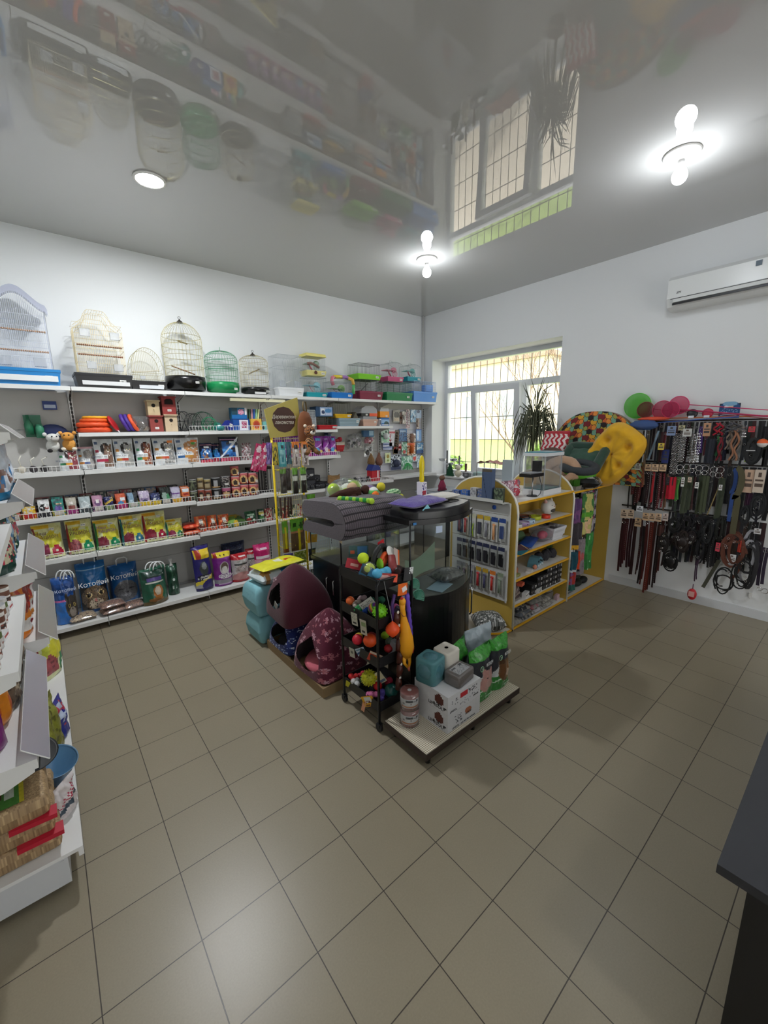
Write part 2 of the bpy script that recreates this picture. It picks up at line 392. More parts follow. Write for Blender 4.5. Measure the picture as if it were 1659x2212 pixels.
bulb_light(.9,.2,'added unseen bare bulb lighting the sales floor',9); led_light(.8,-1.6,'added unseen round LED light near the added entrance',10); bulb_light(3.4,-1.3,'added unseen bare bulb near the added entrance',4)  # three lamps out of view, added to brighten the near floor
# ---- air conditioner
ac=thing('air_conditioner','white wall-mounted air conditioner with black louvre slot','air conditioner',(XW,1.49,2.87))
prof=[(0,.02),(0,.285),(-.165,.285),(-.2,.25),(-.205,.09),(-.17,.02),(-.1,0),(0,0)]
MB().prism([(x,z) for x,z in prof],-.9,0,'y').obj('housing',M('DDDFDE',.3),ac)
MB().bx(-.2065,-.20,-.87,-.03,.082,.0855).bx(-.209,-.198,-.86,-.05,.028,.045).obj('air_slot',DARK,ac)
MB().prism([(-.212,.05),(-.214,.078),(-.205,.08),(-.19,.045)],-.85,-.055,'y').obj('louvre',M('D2D4D3',.35),ac)
text('SM',.028,M('30343A',.5),ac,(-.2065,-.09,.13),(PI/2,0,-PI/2),shear=.3)
MB().bx(-.208,-.205,-.66,-.62,.20,.24).obj('energy_sticker',M('5C6B78',.5),ac)
# ---- counter at the right edge
ct=thing('counter','black counter with overhanging top at the right edge of the photo','counter',(1.12,.11,0))
MB().bx(0,2.4,-.62,0,.725,.75).obj('countertop',M('2E2F34',.45,bump=.04,bscale=200),ct)
MB().bx(.06,2.35,-.6,-.055,0,.725).obj('body',M('141416',.5),ct)
# measured positions: x centre, width, height, kind (shelf rows); x, y, width, height, kind (base)
R3=[(0.182, 0.154, 0.211, 'pf_a'), (0.318, 0.138, 0.206, 'pf_b'), (0.454, 0.157, 0.273, 'pf_c'), (0.616, 0.166, 0.273, 'pf_d'), (0.783, 0.152, 0.273, 'pf_e'), (0.967, 0.207, 0.269, 'pf_f'), (1.188, 0.243, 0.268, 'pf_g'), (1.375, 0.133, 0.21, 'blue_a'), (1.496, 0.108, 0.201, 'blue_b'), (1.625, 0.225, 0.268, 'blue_c'), (1.819, 0.125, 0.196, 'grey'), (2.21, 0.132, 0.277, 'purp'), (2.341, 0.117, 0.274, 'purp'), (2.459, 0.108, 0.266, 'purp'), (2.595, 0.165, 0.252, 'purp'), (2.756, 0.157, 0.248, 'purp'), (2.887, 0.106, 0.245, 'purp'), (2.987, 0.108, 0.243, 'purp')]
R4=[(-0.252, 0.106, 0.083, 'g1'), (-0.148, 0.099, 0.085, 'g2'), (-0.046, 0.092, 0.133, 'b1'), (0.052, 0.096, 0.146, 'b2'), (0.147, 0.089, 0.13, 'b3'), (0.246, 0.1, 0.127, 'b4'), (0.343, 0.092, 0.128, 'b5'), (0.431, 0.081, 0.105, 'b6'), (0.53, 0.094, 0.125, 'b7'), (0.629, 0.093, 0.123, 'b8'), (0.73, 0.105, 0.13, 'b9'), (0.827, 0.096, 0.1, 'b10'), (0.919, 0.102, 0.147, 'b11'), (1.019, 0.096, 0.142, 'b12'), (1.113, 0.09, 0.142, 'b13')]
C4=[(1.197, 0.078, 0.243, 'k'), (1.273, 0.071, 0.256, 'bz'), (1.345, 0.077, 0.235, 'bz'), (1.435, 0.098, 0.242, 'ks'), (1.542, 0.101, 0.248, 'kf'), (1.652, 0.099, 0.359, 'rd'), (1.746, 0.102, 0.274, 'rd'), (1.849, 0.104, 0.266, 'rd')]
R5=[(-0.058, 0.234, 0.308, 'y_a'), (0.173, 0.224, 0.31, 'y_b'), (0.385, 0.226, 0.286, 'y_c'), (0.595, 0.222, 0.296, 'y_d'), (0.796, 0.237, 0.301, 'y_e'), (0.976, 0.185, 0.2, 'y_f'), (1.136, 0.162, 0.13, 'or_s')]
R5b=[(1.238, 0.129, 0.17, 'or'), (1.362, 0.108, 0.162, 'or'), (1.486, 0.127, 0.154, 'or'), (1.621, 0.254, 0.151, 'gy'), (1.8, 0.145, 0.148, 'gn'), (1.932, 0.092, 0.157, 'gn2')]
BS=[(-0.013, 4.512, 0.176, 0.438, 'kit'), (0.212, 4.675, 0.253, 0.486, 'kot1'), (0.478, 4.753, 0.272, 0.393, 'kot2'), (0.698, 4.476, 0.263, 0.369, 'grb'), (0.897, 4.595, 0.118, 0.333, 'vac'), (1.188, 4.565, 0.213, 0.494, 'vio'), (1.397, 4.537, 0.221, 0.385, 'pur'), (1.594, 4.51, 0.212, 0.323, 'rw'), (1.744, 4.494, 0.138, 0.324, 'rw2'), (1.897, 4.57, 0.231, 0.367, 'pink'), (1.619, 4.942, 0.34, 0.443, 'navy'), (0.087, 4.404, 0.183, 0.139, 'seed_a'), (0.315, 4.417, 0.184, 0.189, 'seed_b'), (0.494, 4.456, 0.198, 0.098, 'seed_c')]
TOP=[(0.109, 0.369, 0.766, 'white'), (0.573, 0.46, 0.74, 'beige'), (0.919, 0.314, 0.432, 'arch'), (1.298, 0.364, 0.732, 'round_gold'), (1.624, 0.356, 0.475, 'green'), (1.98, 0.339, 0.484, 'small_gold'), (2.37, 0.431, 0.453, 'wire'), (2.764, 0.373, 0.244, 'ham_teal'), (3.171, 0.424, 0.311, 'tube'), (3.577, 0.513, 0.291, 'maroon'), (4.13, 0.596, 0.275, 'greentray'), (4.696, 0.536, 0.323, 'blue')]
# hanging goods on the right wall: kind, y centre, width, top, bottom, colour
LW=[('strap', 1.573, 0.035, 1.742, 1.416, '3A382A'), ('strap', 1.543, 0.025, 1.741, 1.44, '5A5040'), ('diag', 1.484, 0.084, 1.741, 1.443, '6E8494'), ('strap', 1.424, 0.024, 1.73, 1.423, '3A1418'), ('strap', 1.398, 0.026, 1.729, 1.447, '5A1A22'), ('card', 1.401, 0.052, 1.621, 1.554, 'D8C04A'), ('card', 1.37, 0.059, 1.556, 1.42, '1C2A6A'), ('card', 1.336, 0.073, 1.787, 1.695, '7A8CB0'), ('mesh', 1.304, 0.065, 1.708, 1.288, 'A8ACAE'), ('mesh', 1.248, 0.053, 1.739, 1.427, '8E9294'), ('card', 1.256, 0.053, 1.791, 1.744, 'B8B08A'), ('card', 1.199, 0.07, 1.759, 1.686, 'C4C4C0'), ('chain', 1.197, 0.04, 1.707, 1.429, 'BFC2C4'), ('chain', 1.159, 0.039, 1.717, 1.426, 'CDD0D2'), ('chain', 1.117, 0.041, 1.728, 1.438, 'B4B8BA'), ('strap', 1.108, 0.042, 1.778, 1.512, '4A2C7A'), ('card', 1.06, 0.056, 1.808, 1.687, 'B88A6A'), ('cloth', 1.018, 0.066, 1.666, 1.438, '20242E'), ('strap', 1.069, 0.025, 1.687, 1.503, '5A2028'), ('rope', 0.976, 0.08, 1.806, 1.697, 'B81C34'), ('strap', 0.98, 0.019, 1.687, 1.506, '3A7A4A'), ('rope', 0.945, 0.044, 1.677, 1.462, '8A2430'), ('cloth', 0.915, 0.028, 1.775, 1.468, '161A2C'), ('rope', 0.885, 0.047, 1.736, 1.569, '8A7868'), ('rope', 0.834, 0.061, 1.745, 1.472, '9A6A4E'), ('rope', 0.861, 0.107, 1.808, 1.726, '4A4A50'), ('chain', 0.791, 0.03, 1.783, 1.668, '9A9EA2'), ('harness', 0.717, 0.109, 1.668, 1.458, '17191C'), ('trim', 0.766, 0.075, 1.62, 1.465, 'A8D828'), ('ball', 0.653, 0.043, 1.668, 1.593, 'E8622A'), ('cloth', 0.662, 0.038, 1.771, 1.668, '1C1C20'), ('card', 0.735, 0.044, 1.772, 1.725, 'C83A44'), ('cloth', 0.632, 0.036, 1.575, 1.424, '141416'), ('strap', 0.78, 0.019, 1.648, 1.474, '30343A'), ('card', 1.646, 0.047, 1.411, 1.34, 'B8D0A8'), ('card', 1.595, 0.049, 1.408, 1.339, 'C8CCC0'), ('card', 1.497, 0.055, 1.407, 1.338, 'C8A886'), ('card', 1.438, 0.059, 1.408, 1.335, 'D0B090'), ('card', 1.375, 0.061, 1.408, 1.339, 'CCAC88'), ('stud', 1.651, 0.034, 1.329, 1.06, '5A1A20'), ('stud', 1.614, 0.03, 1.331, 0.945, '3A1418'), ('stud', 1.583, 0.036, 1.333, 0.985, '4A1418'), ('strap', 1.544, 0.036, 1.335, 0.931, '1E1214'), ('stud', 1.513, 0.031, 1.337, 0.97, '2A1014'), ('stud', 1.478, 0.032, 1.328, 0.917, '3A1216'), ('strap', 1.455, 0.022, 1.319, 1.001, 'B02028'), ('stud', 1.422, 0.035, 1.332, 0.924, '240E10'), ('stud', 1.393, 0.024, 1.323, 0.94, '5A1820'), ('stud', 1.37, 0.022, 1.313, 0.955, '8A2434'), ('strap', 1.344, 0.026, 1.304, 0.924, '7A5A44'), ('strap', 1.676, 0.013, 1.327, 0.913, '1A1416'), ('cloth', 1.288, 0.079, 1.286, 1.066, 'B4102A'), ('card', 1.3, 0.061, 1.286, 1.204, '241C20'), ('strap', 1.228, 0.034, 1.291, 1.051, '4A8A3A'), ('strap', 1.238, 0.02, 1.081, 0.937, '2E3A30'), ('clasp', 1.222, 0.036, 1.421, 1.314, 'C0C4C6'), ('clasp', 1.178, 0.044, 1.424, 1.317, 'C0C4C6'), ('clasp', 1.131, 0.043, 1.431, 1.331, 'C0C4C6'), ('clasp', 1.067, 0.038, 1.424, 1.315, 'C0C4C6'), ('clasp', 1.022, 0.042, 1.421, 1.318, 'C0C4C6'), ('clasp', 0.963, 0.04, 1.414, 1.307, 'C0C4C6'), ('clasp', 0.916, 0.052, 1.417, 1.295, 'A8AAA8'), ('olive', 1.18, 0.043, 1.305, 0.925, '3E4632'), ('olive', 1.137, 0.041, 1.308, 0.937, '353D2C'), ('strap', 1.105, 0.026, 1.3, 0.969, '3A1A1C'), ('olive', 1.062, 0.054, 1.313, 0.932, '3C442E'), ('olive', 1.012, 0.049, 1.317, 0.945, '444C34'), ('strap', 0.972, 0.021, 1.299, 0.966, '1C1E1E'), ('cord', 0.939, 0.085, 1.312, 0.94, 'A89460'), ('olive', 0.903, 0.053, 1.304, 0.913, '3A4230'), ('card', 1.187, 0.026, 1.294, 1.203, 'D8D8D4'), ('card', 1.131, 0.029, 1.299, 1.251, 'E0C8B0'), ('card', 1.07, 0.03, 1.256, 1.198, 'E4E4E0'), ('card', 0.895, 0.025, 1.245, 1.194, 'D8D8D8'), ('loop', 0.794, 0.131, 1.412, 0.808, '4E4A32'), ('loopb', 0.83, 0.07, 1.39, 0.905, '2A4A8C'), ('card', 0.707, 0.068, 1.399, 1.194, 'C8A890'), ('card', 0.633, 0.071, 1.403, 1.202, 'C8B8A8'), ('cloth', 0.693, 0.048, 1.184, 1.046, '4A2A44'), ('bundle', 0.621, 0.117, 1.21, 0.957, '17191E'), ('bundle', 0.694, 0.067, 1.063, 0.894, '222428'), ('card', 1.681, 0.063, 0.907, 0.812, 'D0B8A0'), ('card', 1.617, 0.061, 0.912, 0.82, 'CCB49A'), ('card', 1.528, 0.061, 0.966, 0.907, 'E0E4EA'), ('card', 1.539, 0.062, 0.833, 0.738, 'C8A884'), ('card', 1.466, 0.056, 0.901, 0.822, 'D4B088'), ('card', 1.409, 0.053, 0.905, 0.825, 'D0B090'), ('card', 1.355, 0.053, 0.908, 0.825, 'D0B090'), ('card', 1.301, 0.048, 0.915, 0.836, 'C8B8B0'), ('long', 1.691, 0.044, 0.794, 0.186, '3A1218'), ('stud', 1.656, 0.033, 0.8, 0.283, '45141A'), ('stud', 1.616, 0.043, 0.805, 0.243, '35101A'), ('strap', 1.712, 0.015, 0.793, 0.547, '141012'), ('long', 1.573, 0.037, 0.806, 0.179, '2A0E12'), ('stud', 1.538, 0.029, 0.805, 0.176, '3A1216'), ('long', 1.497, 0.039, 0.739, 0.087, '241A1E'), ('long', 1.465, 0.031, 0.804, 0.097, '4A1616'), ('stud', 1.422, 0.043, 0.798, 0.011, '6A2418'), ('long', 1.387, 0.033, 0.816, 0.059, '3A1412'), ('stud', 1.353, 0.035, 0.81, 0.081, '200C0E'), ('long', 1.331, 0.029, 0.826, 0.257, '55201C'), ('cloth', 1.341, 0.063, 0.782, 0.667, '4A2A24'), ('long', 1.306, 0.026, 0.819, 0.334, '2E1012'), ('muzzle', 1.28, 0.085, 0.733, 0.504, '1E1A1A'), ('muzzle', 1.208, 0.131, 0.539, 0.326, '141416'), ('muzzle', 1.184, 0.11, 0.729, 0.594, '2A1E1C'), ('muzzle', 1.123, 0.117, 0.772, 0.539, '241A18'), ('muzzle', 1.07, 0.088, 0.772, 0.64, '1C1416'), ('bundle', 1.22, 0.097, 0.892, 0.725, '1A1A1C'), ('bundle', 1.127, 0.107, 0.906, 0.742, '232024'), ('bundle', 1.033, 0.094, 0.91, 0.715, '18181C'), ('stud', 1.032, 0.035, 0.711, 0.514, '141417'), ('bundle', 0.984, 0.111, 0.731, 0.481, '131318'), ('bundle', 0.941, 0.083, 0.902, 0.69, '1C1E20'), ('stud', 0.941, 0.041, 0.771, 0.448, '121216'), ('stud', 0.895, 0.037, 0.758, 0.437, '141418'), ('bundle', 0.864, 0.088, 0.935, 0.705, '20221E'), ('stud', 0.855, 0.041, 0.744, 0.469, '101014'), ('strap', 0.989, 0.022, 0.54, 0.264, '3A2038'), ('fish', 0.988, 0.078, 0.257, 0.078, 'C01C28'), ('card', 0.845, 0.033, 0.705, 0.621, 'C83A50'), ('diag2', 0.88, 0.124, 0.521, 0.217, '4A4A3C'), ('hloop', 0.779, 0.156, 0.491, 0.203, '17181A'), ('brown', 0.737, 0.178, 0.859, 0.373, '5E3426'), ('hstripe', 0.612, 0.162, 0.829, 0.323, '2A2A2E'), ('card', 0.736, 0.058, 0.611, 0.538, 'DCDCDC'), ('card', 0.588, 0.046, 0.889, 0.84, 'D0D0D0'), ('cloth', 0.686, 0.045, 0.758, 0.646, 'B83A2A'), ('long', 0.52, 0.051, 0.717, 0.358, '2A2034'), ('long', 0.582, 0.051, 0.756, 0.475, '38343A'), ('hloop', 0.639, 0.142, 0.619, 0.301, '141518'), ('buckle', 0.504, 0.075, 0.354, 0.253, 'A8A49C')]
# ---------------------------------------------------------------- back gondola shelving
UX=[-.65,.275,1.195,2.12,3.045,3.97,4.90]; YF=4.56; YB=4.90
gon=thing('gondola_shelving','long white metal shop shelving along the back wall, six bays wide','shelving',(0,0,0))
m=MB()
for i in range(6):
    for k in range(6): m.bx(UX[i]+.018,UX[i+1]-.018,YB,YB+.018,.12+k*.345,.12+k*.345+.342)
m.obj('back_panel',M('B9B7B3',.55),gon)
for x in UX:
    m=MB(); m.bx(x-.016,x+.016,YB-.03,YB+.018,0,2.20); m.mat=1
    for k in range(52): m.bx(x-.008,x+.008,YB-.0315,YB-.03,.2+k*.038,.2+k*.038+.024)
    m.bx(x-.004,x+.004,YB-.032,YB-.031,.15,2.18)
    m.obj('upright',[RACKW,M('2E2C2B',.6)],gon)
def shelf(x0,x1,z,yf=YF,rail=0,th=.034,par=gon,rh=.052):
    m=MB(); m.bx(x0+.003,x1-.003,yf+.012,YB-.03,z-.012,z); m.bx(x0+.003,x1-.003,yf-.004,yf+.012,z-th,z)
    for x in (x0+.01,x1-.01): m.prism([(YB-.03,z-.012),(YB-.03,z-.09),(yf+.02,z-.03),(yf+.02,z-.012)],x-.0015,x+.0015,'x')
    s=m.obj('shelf',RACKW,par)
    if rail:
        r=MB(); n=max(4,int((x1-x0)/.03)); zz=z+rh
        yy=yf+.008
        r.tube([(x0+.012,yy,z+.001),(x0+.012,yy,zz),(x1-.012,yy,zz),(x1-.012,yy,z+.001)],.0030,5)
        r.tube([(x0+.012,yy,z+.005),(x1-.012,yy,z+.005)],.002,4)
        for i in range(1,n): xx=x0+.012+(x1-x0-.024)*i/n; r.tube([(xx,yy,z+.001),(xx,yy,zz)],.0020,4,caps=False)
        r.obj('wire_rail',M('E4E2DF',.35),s)
    return s
for i in range(6): shelf(UX[i],UX[i+1],2.205,4.56)
shelf(UX[1],UX[2],1.81); shelf(UX[2],UX[3],1.81,rail=1); shelf(UX[3],UX[4]-.03,1.81); shelf(UX[4]-.03,UX[5],1.85)
for i in range(4): shelf(UX[i],UX[i+1],1.475,rail=1)
shelf(UX[0],UX[1],1.085,rail=1); shelf(UX[1],UX[2],1.085,rail=1); shelf(UX[2],UX[3],1.065,rail=1); shelf(UX[3],UX[4],1.05,rail=0)
shelf(UX[0],UX[1],.705,rail=1); shelf(UX[1],UX[2],.705,rail=1); shelf(UX[2],UX[3],.727,rail=1); shelf(UX[3],UX[4],.727)
shelf(UX[4],UX[5],1.068,rail=1); shelf(UX[5],UX[6],1.10)
for i in range(6):
    m=MB(); m.bx(UX[i]+.003,UX[i+1]-.003,4.442,YB-.03,.088,.1); m.bx(UX[i]+.003,UX[i+1]-.003,4.426,4.442,.066,.1); m.obj('base_shelf',RACKW,gon)
for x in UX:
    MB().tube([(x,4.45,.088),(x,4.45,.004),(x,4.49,.004),(x,4.49,.088)],.005,5).tube([(x,4.47,.004),(x,YB,.004)],.006,5).obj('foot',STEEL,gon)
E_=M('E8E6E2',.4)

# ---------------------------------------------------------------- printed styles
def cat_face(cu,cv,r,f='6A5A4A',l='D8D0C4',d='2A2420'):
    return [('e',cu,cv,r,r*.85,f),('e',cu-r*.7,cv+r*.75,r*.25,r*.3,f),('e',cu+r*.7,cv+r*.75,r*.25,r*.3,f),('e',cu,cv-r*.35,r*.5,r*.35,l),('e',cu-r*.4,cv+r*.15,r*.17,r*.14,'C8B060'),('e',cu+r*.4,cv+r*.15,r*.17,r*.14,'C8B060'),('e',cu-r*.4,cv+r*.15,r*.08,r*.1,'101010'),('e',cu+r*.4,cv+r*.15,r*.08,r*.1,'101010'),('e',cu,cv-r*.15,r*.1,r*.07,d)]
def pf(cat,l1,l2,dark,ex=[]):
    return ('D3D6D8',[('e',.60,.66,.27,.2,dark),('r',.44,.05,.95,.52,cat),('e',.72,.62,.24,.17,cat),('e',.56,.76,.06,.07,cat),('e',.88,.76,.06,.07,cat),('e',.64,.63,.03,.02,'E8E0B0'),('e',.8,.63,.03,.02,'E8E0B0'),('e',.72,.57,.06,.04,'DAD2CA'),('s',.5,.1,.95,.8,.16,'C9C2BC'),('r',.04,.34,.66,.45,'F2F4F4'),('r',.04,.24,.36,.34,l1),('r',.36,.24,.66,.34,l2),('r',.08,.84,.2,.9,'5A6C8C'),('e',.14,.6,.08,.05,l1)]+ex)
STY={
'pf_a':pf('8A3A44','2F7F52','E0A030','3A2C2A'),'pf_b':pf('A9A5A3','D78A3C','5A6A9A','8A8583',[('r',0,.93,1,1,'E7BCC6'),('r',.93,0,1,1,'E7BCC6')]),
'pf_c':pf('7A5C4C','B02848','B02848','2A2828'),'pf_d':pf('9A9A96','C08030','C04030','33302E'),'pf_e':pf('8A4C34','2F8F5A','C88030','4A2A22'),
'pf_f':pf('8E8E8C','B87828','C84E30','33302E',[('r',.66,.84,.96,.93,'EE8A3C')]),'pf_g':pf('B07C50','1F5F9C','C89040','B58050',[('r',.66,.84,.96,.93,'E87838'),('e',.75,.77,.09,.04,'4FA040')]),
'blue_a':('141A3C',[('r',0,.86,1,.93,'B0707A'),('e',.5,.4,.35,.22,'C9D2DC'),('e',.35,.3,.25,.14,'8A5A3A'),('e',.75,.36,.2,.16,'2C7FC0'),('c',0,.1,1,.7,6,1,'2468B0'),('r',.3,.72,.7,.8,'E8ECF0'),('r',0,0,1,.14,'C03048')]),
'blue_b':('141A3C',[('r',0,.86,1,.93,'B0707A'),('c',0,.1,1,.7,7,2,'2F86C4'),('e',.5,.35,.26,.2,'1D6FB8'),('r',.35,.66,.65,.74,'E8ECF0'),('r',.0,0,.6,.16,'A82840')]),
'blue_c':('16142C',[('r',.04,.86,.96,.93,'B58AB0'),('e',.35,.42,.24,.16,'3E8ED0'),('c',.1,.2,.8,.8,5,3,'1E5FA8'),('d',.1,.8,.2,.8,'E4E8EE'),('r',.78,.15,.94,.62,'DADDE2'),('r',.5,.75,.7,.83,'E8ECF0'),('r',0,0,1,.14,'B83A5A')]),
'grey':('8F8A8A',[('c',0,0,1,1,7,1,'B8B0B0'),('c',0,0,1,1,9,2,'7A4A50')]),
'purp':('7A1C86',[('c',0,.4,1,1,4,3,'8F2A9A'),('r',.2,.8,.8,.9,'9A7FB4'),('d',.3,.4,.36,.4,'C79AD0'),('e',.35,.3,.2,.13,'D8C6C8'),('e',.7,.22,.18,.1,'C06040'),('r',0,.02,1,.14,'B03080')]),
'purp2':('7A1C86',[('c',0,.4,1,1,4,5,'8F2A9A'),('r',.3,.78,.8,.9,'5A9AC8'),('d',.3,.3,.36,.3,'C79AD0'),('e',.35,.28,.25,.13,'4A9AC8'),('e',.75,.2,.18,.1,'E0C040'),('r',0,.02,1,.12,'8A2088')]),
}
def yel(flow,flow2,side,top='D9C64A',ban='E4B828'):
    return ('D9DCA6',[('r',0,.78,1,1,'E0DC9C'),('r',.02,.88,.6,.96,ban),('c',.1,.3,.95,.75,3,1,'C9D04A'),('c',.1,.3,.95,.8,4,4,'DCC832'),('e',.6,.5,.32,.2,'D6CF3A'),('e',.28,.27,.2,.14,flow),('e',.2,.18,.14,.1,flow),('e',.38,.2,.14,.12,flow),('e',.28,.36,.1,.08,flow),('s',.1,.08,.5,.42,.25,'7A3A44'),('e',.76,.2,.17,.13,flow2),('e',.66,.14,.09,.08,flow2),('e',.87,.15,.09,.08,flow2),('e',.76,.31,.09,.07,flow2),('e',.76,.2,.05,.04,'D9E0C8'),('r',0,0,.07,.9,side)])
STY.update({'y_a':yel('8E2A4E','B3123C','8E2A2A'),'y_b':yel('A5545A','0E8A5A','9A3030'),'y_c':yel('7E2238','0E8A5A','1E7A3C'),'y_d':yel('7E2238','1C6E8A','1C6E7A'),'y_e':yel('8A1A34','A3123A','9A1830','D9C64A','E4A828'),'y_f':yel('8E2A4E','0E7A4A','1C7A6A'),
'or':('D6562A',[('c',0,.5,1,1,5,2,'E88A4A'),('e',.5,.3,.3,.26,'6A2A20'),('s',.2,.06,.8,.5,.35,'C9B49A'),('r',.3,.58,.7,.76,'E9E4DC')]),
'or_s':('D2452A',[('r',.05,.1,.95,.2,'E88A6A'),('r',0,.44,1,.54,'A02018'),('r',.2,.78,.9,.84,'F0B090'),('r',.05,.6,.95,.68,'E88060')]),
'gy':('3E5A2C',[('c',0,0,1,1,4,2,'C9A52E'),('c',0,0,1,1,5,7,'78A04A'),('r',.1,.55,.9,.75,'C8A030')]),
'gn':('1F4A30',[('c',0,.5,1,1,5,2,'2F6A44'),('r',.15,.66,.85,.8,'A8C0A8'),('e',.28,.36,.2,.16,'9A3A34'),('r',.55,.2,.85,.34,'E0E4DE'),('r',0,0,1,.12,'A02830')]),
'gn2':('1E3E2C',[('r',.1,.55,.9,.75,'C9B85A'),('r',.15,.78,.85,.88,'C8D0C4'),('e',.5,.35,.3,.14,'4F8A4A')]),
})
BX={ # wet-food cartons: carton colour, sachet style
'g1':('46502C',('A8382C',[('c',0,0,1,1,5,2,'5A6A3A')])),'g2':('B81E22',('D8B22C',[('c',0,0,1,1,5,3,'C9C2B4'),('r',0,0,1,.3,'E0C030')])),
'b1':('20202A',('CFCFCF',[('e',.4,.62,.3,.22,'1E1E22'),('r',.55,.5,.9,.7,'8A3A34'),('c',0,0,1,1,5,3,'EAEAEA')])),
'b2':('C9A93A',('2F8A80',[('e',.5,.42,.32,.22,'6E5AA8'),('r',.2,.66,.8,.76,'D8B090'),('c',0,.5,1,1,5,1,'3E5A5C')])),
'b3':('9C2A78',('B8B2A4',[('r',.2,.3,.85,.6,'8C4A44'),('r',.3,.68,.7,.84,'E6E2DC')])),
'b4':('3A4044',('A9B6B8',[('e',.5,.5,.35,.3,'C8D2D4'),('d',.2,.3,.3,.3,'E4EAEA')])),
'b5':('2A1C48',('B98AA4',[('e',.5,.6,.3,.26,'6E4A78'),('e',.5,.7,.2,.12,'E4DEDC')])),
'b6':('7C9060',('1C2258',[('d',.4,.4,.6,.4,'C9A83A'),('e',.4,.35,.25,.1,'8FA8D8')])),
'b7':('A0256A',('C85A38',[('r',.45,.55,.95,.8,'D8DCE0'),('e',.45,.35,.34,.2,'3E8AC0')])),
'b8':('6E9A58',('7E9AB0',[('r',.55,0,1,1,'20242A'),('e',.3,.4,.3,.2,'B8CCD8')])),
'b9':('D8B82C',('B8A8C4',[('r',.1,.4,.9,.55,'8A789C'),('e',.5,.3,.3,.16,'3A3A60'),('c',0,.6,1,1,6,3,'D8D0DC')])),
'b10':('D8B82C',('202850',[('e',.5,.5,.36,.2,'C8D0D8'),('c',0,0,1,1,6,3,'34407A')])),
'b11':('2F4A60',('16201C',[('e',.4,.5,.3,.28,'8FA89C'),('e',.75,.4,.2,.25,'3E8A5A')])),
'b12':('D8A82C',('B9B4C8',[('r',0,.55,1,.7,'6A3A8C'),('e',.5,.36,.34,.24,'C8C4D8')])),
'b13':('3A2418',('D8723A',[('r',.1,.7,.9,.92,'C8D4DC'),('e',.5,.5,.4,.1,'A02A20'),('r',0,0,1,.3,'30201A')]))}
CANS={'k':('1C1C1A',[('c',0,0,1,1,7,2,'5A6048'),('r',0,.8,1,.9,'8A9078')]),'bz':('6A5438',[('e',.5,.45,.3,.3,'2A2018'),('r',.3,.2,.7,.6,'A09070'),('r',0,.85,1,1,'9A8A5A')]),'bzr':('8A4434',[('e',.5,.45,.3,.34,'2A2018'),('r',.35,.25,.65,.6,'B8A488')]),
'ks':('141416',[('e',.5,.5,.2,.3,'9A9A9C'),('r',0,.86,1,.94,'77777A'),('r',.1,.1,.9,.18,'B08A58')]),'kf':('2A2426',[('c',0,0,1,1,8,3,'8A8480'),('r',.5,.2,.7,.4,'D8D4D0')]),
'rd':('B0484A',[('e',.5,.45,.34,.36,'E0B87A'),('e',.5,.42,.2,.24,'3A2A24'),('r',.72,.15,.92,.4,'EDEBE6'),('r',0,.85,1,1,'C8686A'),('r',0,.0,1,.08,'7A2024')]),'rk':('7A2C34',[('r',0,.75,1,1,'A85A78'),('c',0,0,1,.7,7,3,'2A1C1C'),('e',.5,.4,.25,.25,'C8A878')])}
def mkp(st,seed=0): return painter(STY[st][0],STY[st][1],.06,seed)
def pouch_thing(name,st,w,h,d,loc,label,cat='pouch',group=None,rot=(-.1,0,0),letter=None,seed=0,back=None,nu=18,nv=22,tagpos=None,bulge=.55):
    p=pouch_mb(w,h,d,mkp(st,seed) if isinstance(st,str) else painter(st[0],st[1],.05,seed),back or (STY[st][0] if isinstance(st,str) else st[0]),nu,nv,seed,gus=bulge)
    if letter or tagpos:
        t=thing(name,label,cat,loc,group=group,rot=rot); p.obj('bag',FOIL,t)
        for L in (letter or []): text(L[0],L[1],M(L[2],.4),t,(L[3],-d/2*max(0,1-max(0,(L[4]/h-.55)/.42))**.6-.011,L[4]),shear=.0,sx=L[6] if len(L)>6 else 1)
        if tagpos: price_tag(t,(tagpos[0],-d/2-.006,tagpos[1]))
        return t
    return p.obj(name,FOIL,None,loc,rot,label,cat,group)
ORD=['first','second','third','fourth','fifth','sixth','seventh','eighth','ninth','tenth','eleventh','twelfth','thirteenth','fourteenth','fifteenth','sixteenth','seventeenth','eighteenth','nineteenth','twentieth','twenty-first','twenty-second','twenty-third','twenty-fourth']
pflab={'pf_a':'small white cat food pouch with a dark red cat, leftmost of the white pouches','pf_b':'small white cat food pouch edged in pink','pf_c':'white cat food pouch with brown tabby and crimson band','pf_d':'white cat food pouch with grey cat, orange and red bands','pf_e':'white cat food pouch with a ginger brown cat and green band','pf_f':'white cat food pouch with grey cat and orange corner sticker','pf_g':'white cat food pouch with ginger kitten, rightmost of the white pouches','blue_a':'dark blue pet food pouch right beside the white pouches','blue_b':'small dark blue pouch in the middle of three blue ones','blue_c':'tallest dark blue pouch with white swirl and dark top','grey':'greyish pouch between the blue pouches and the hanging pink packs'}
k=0
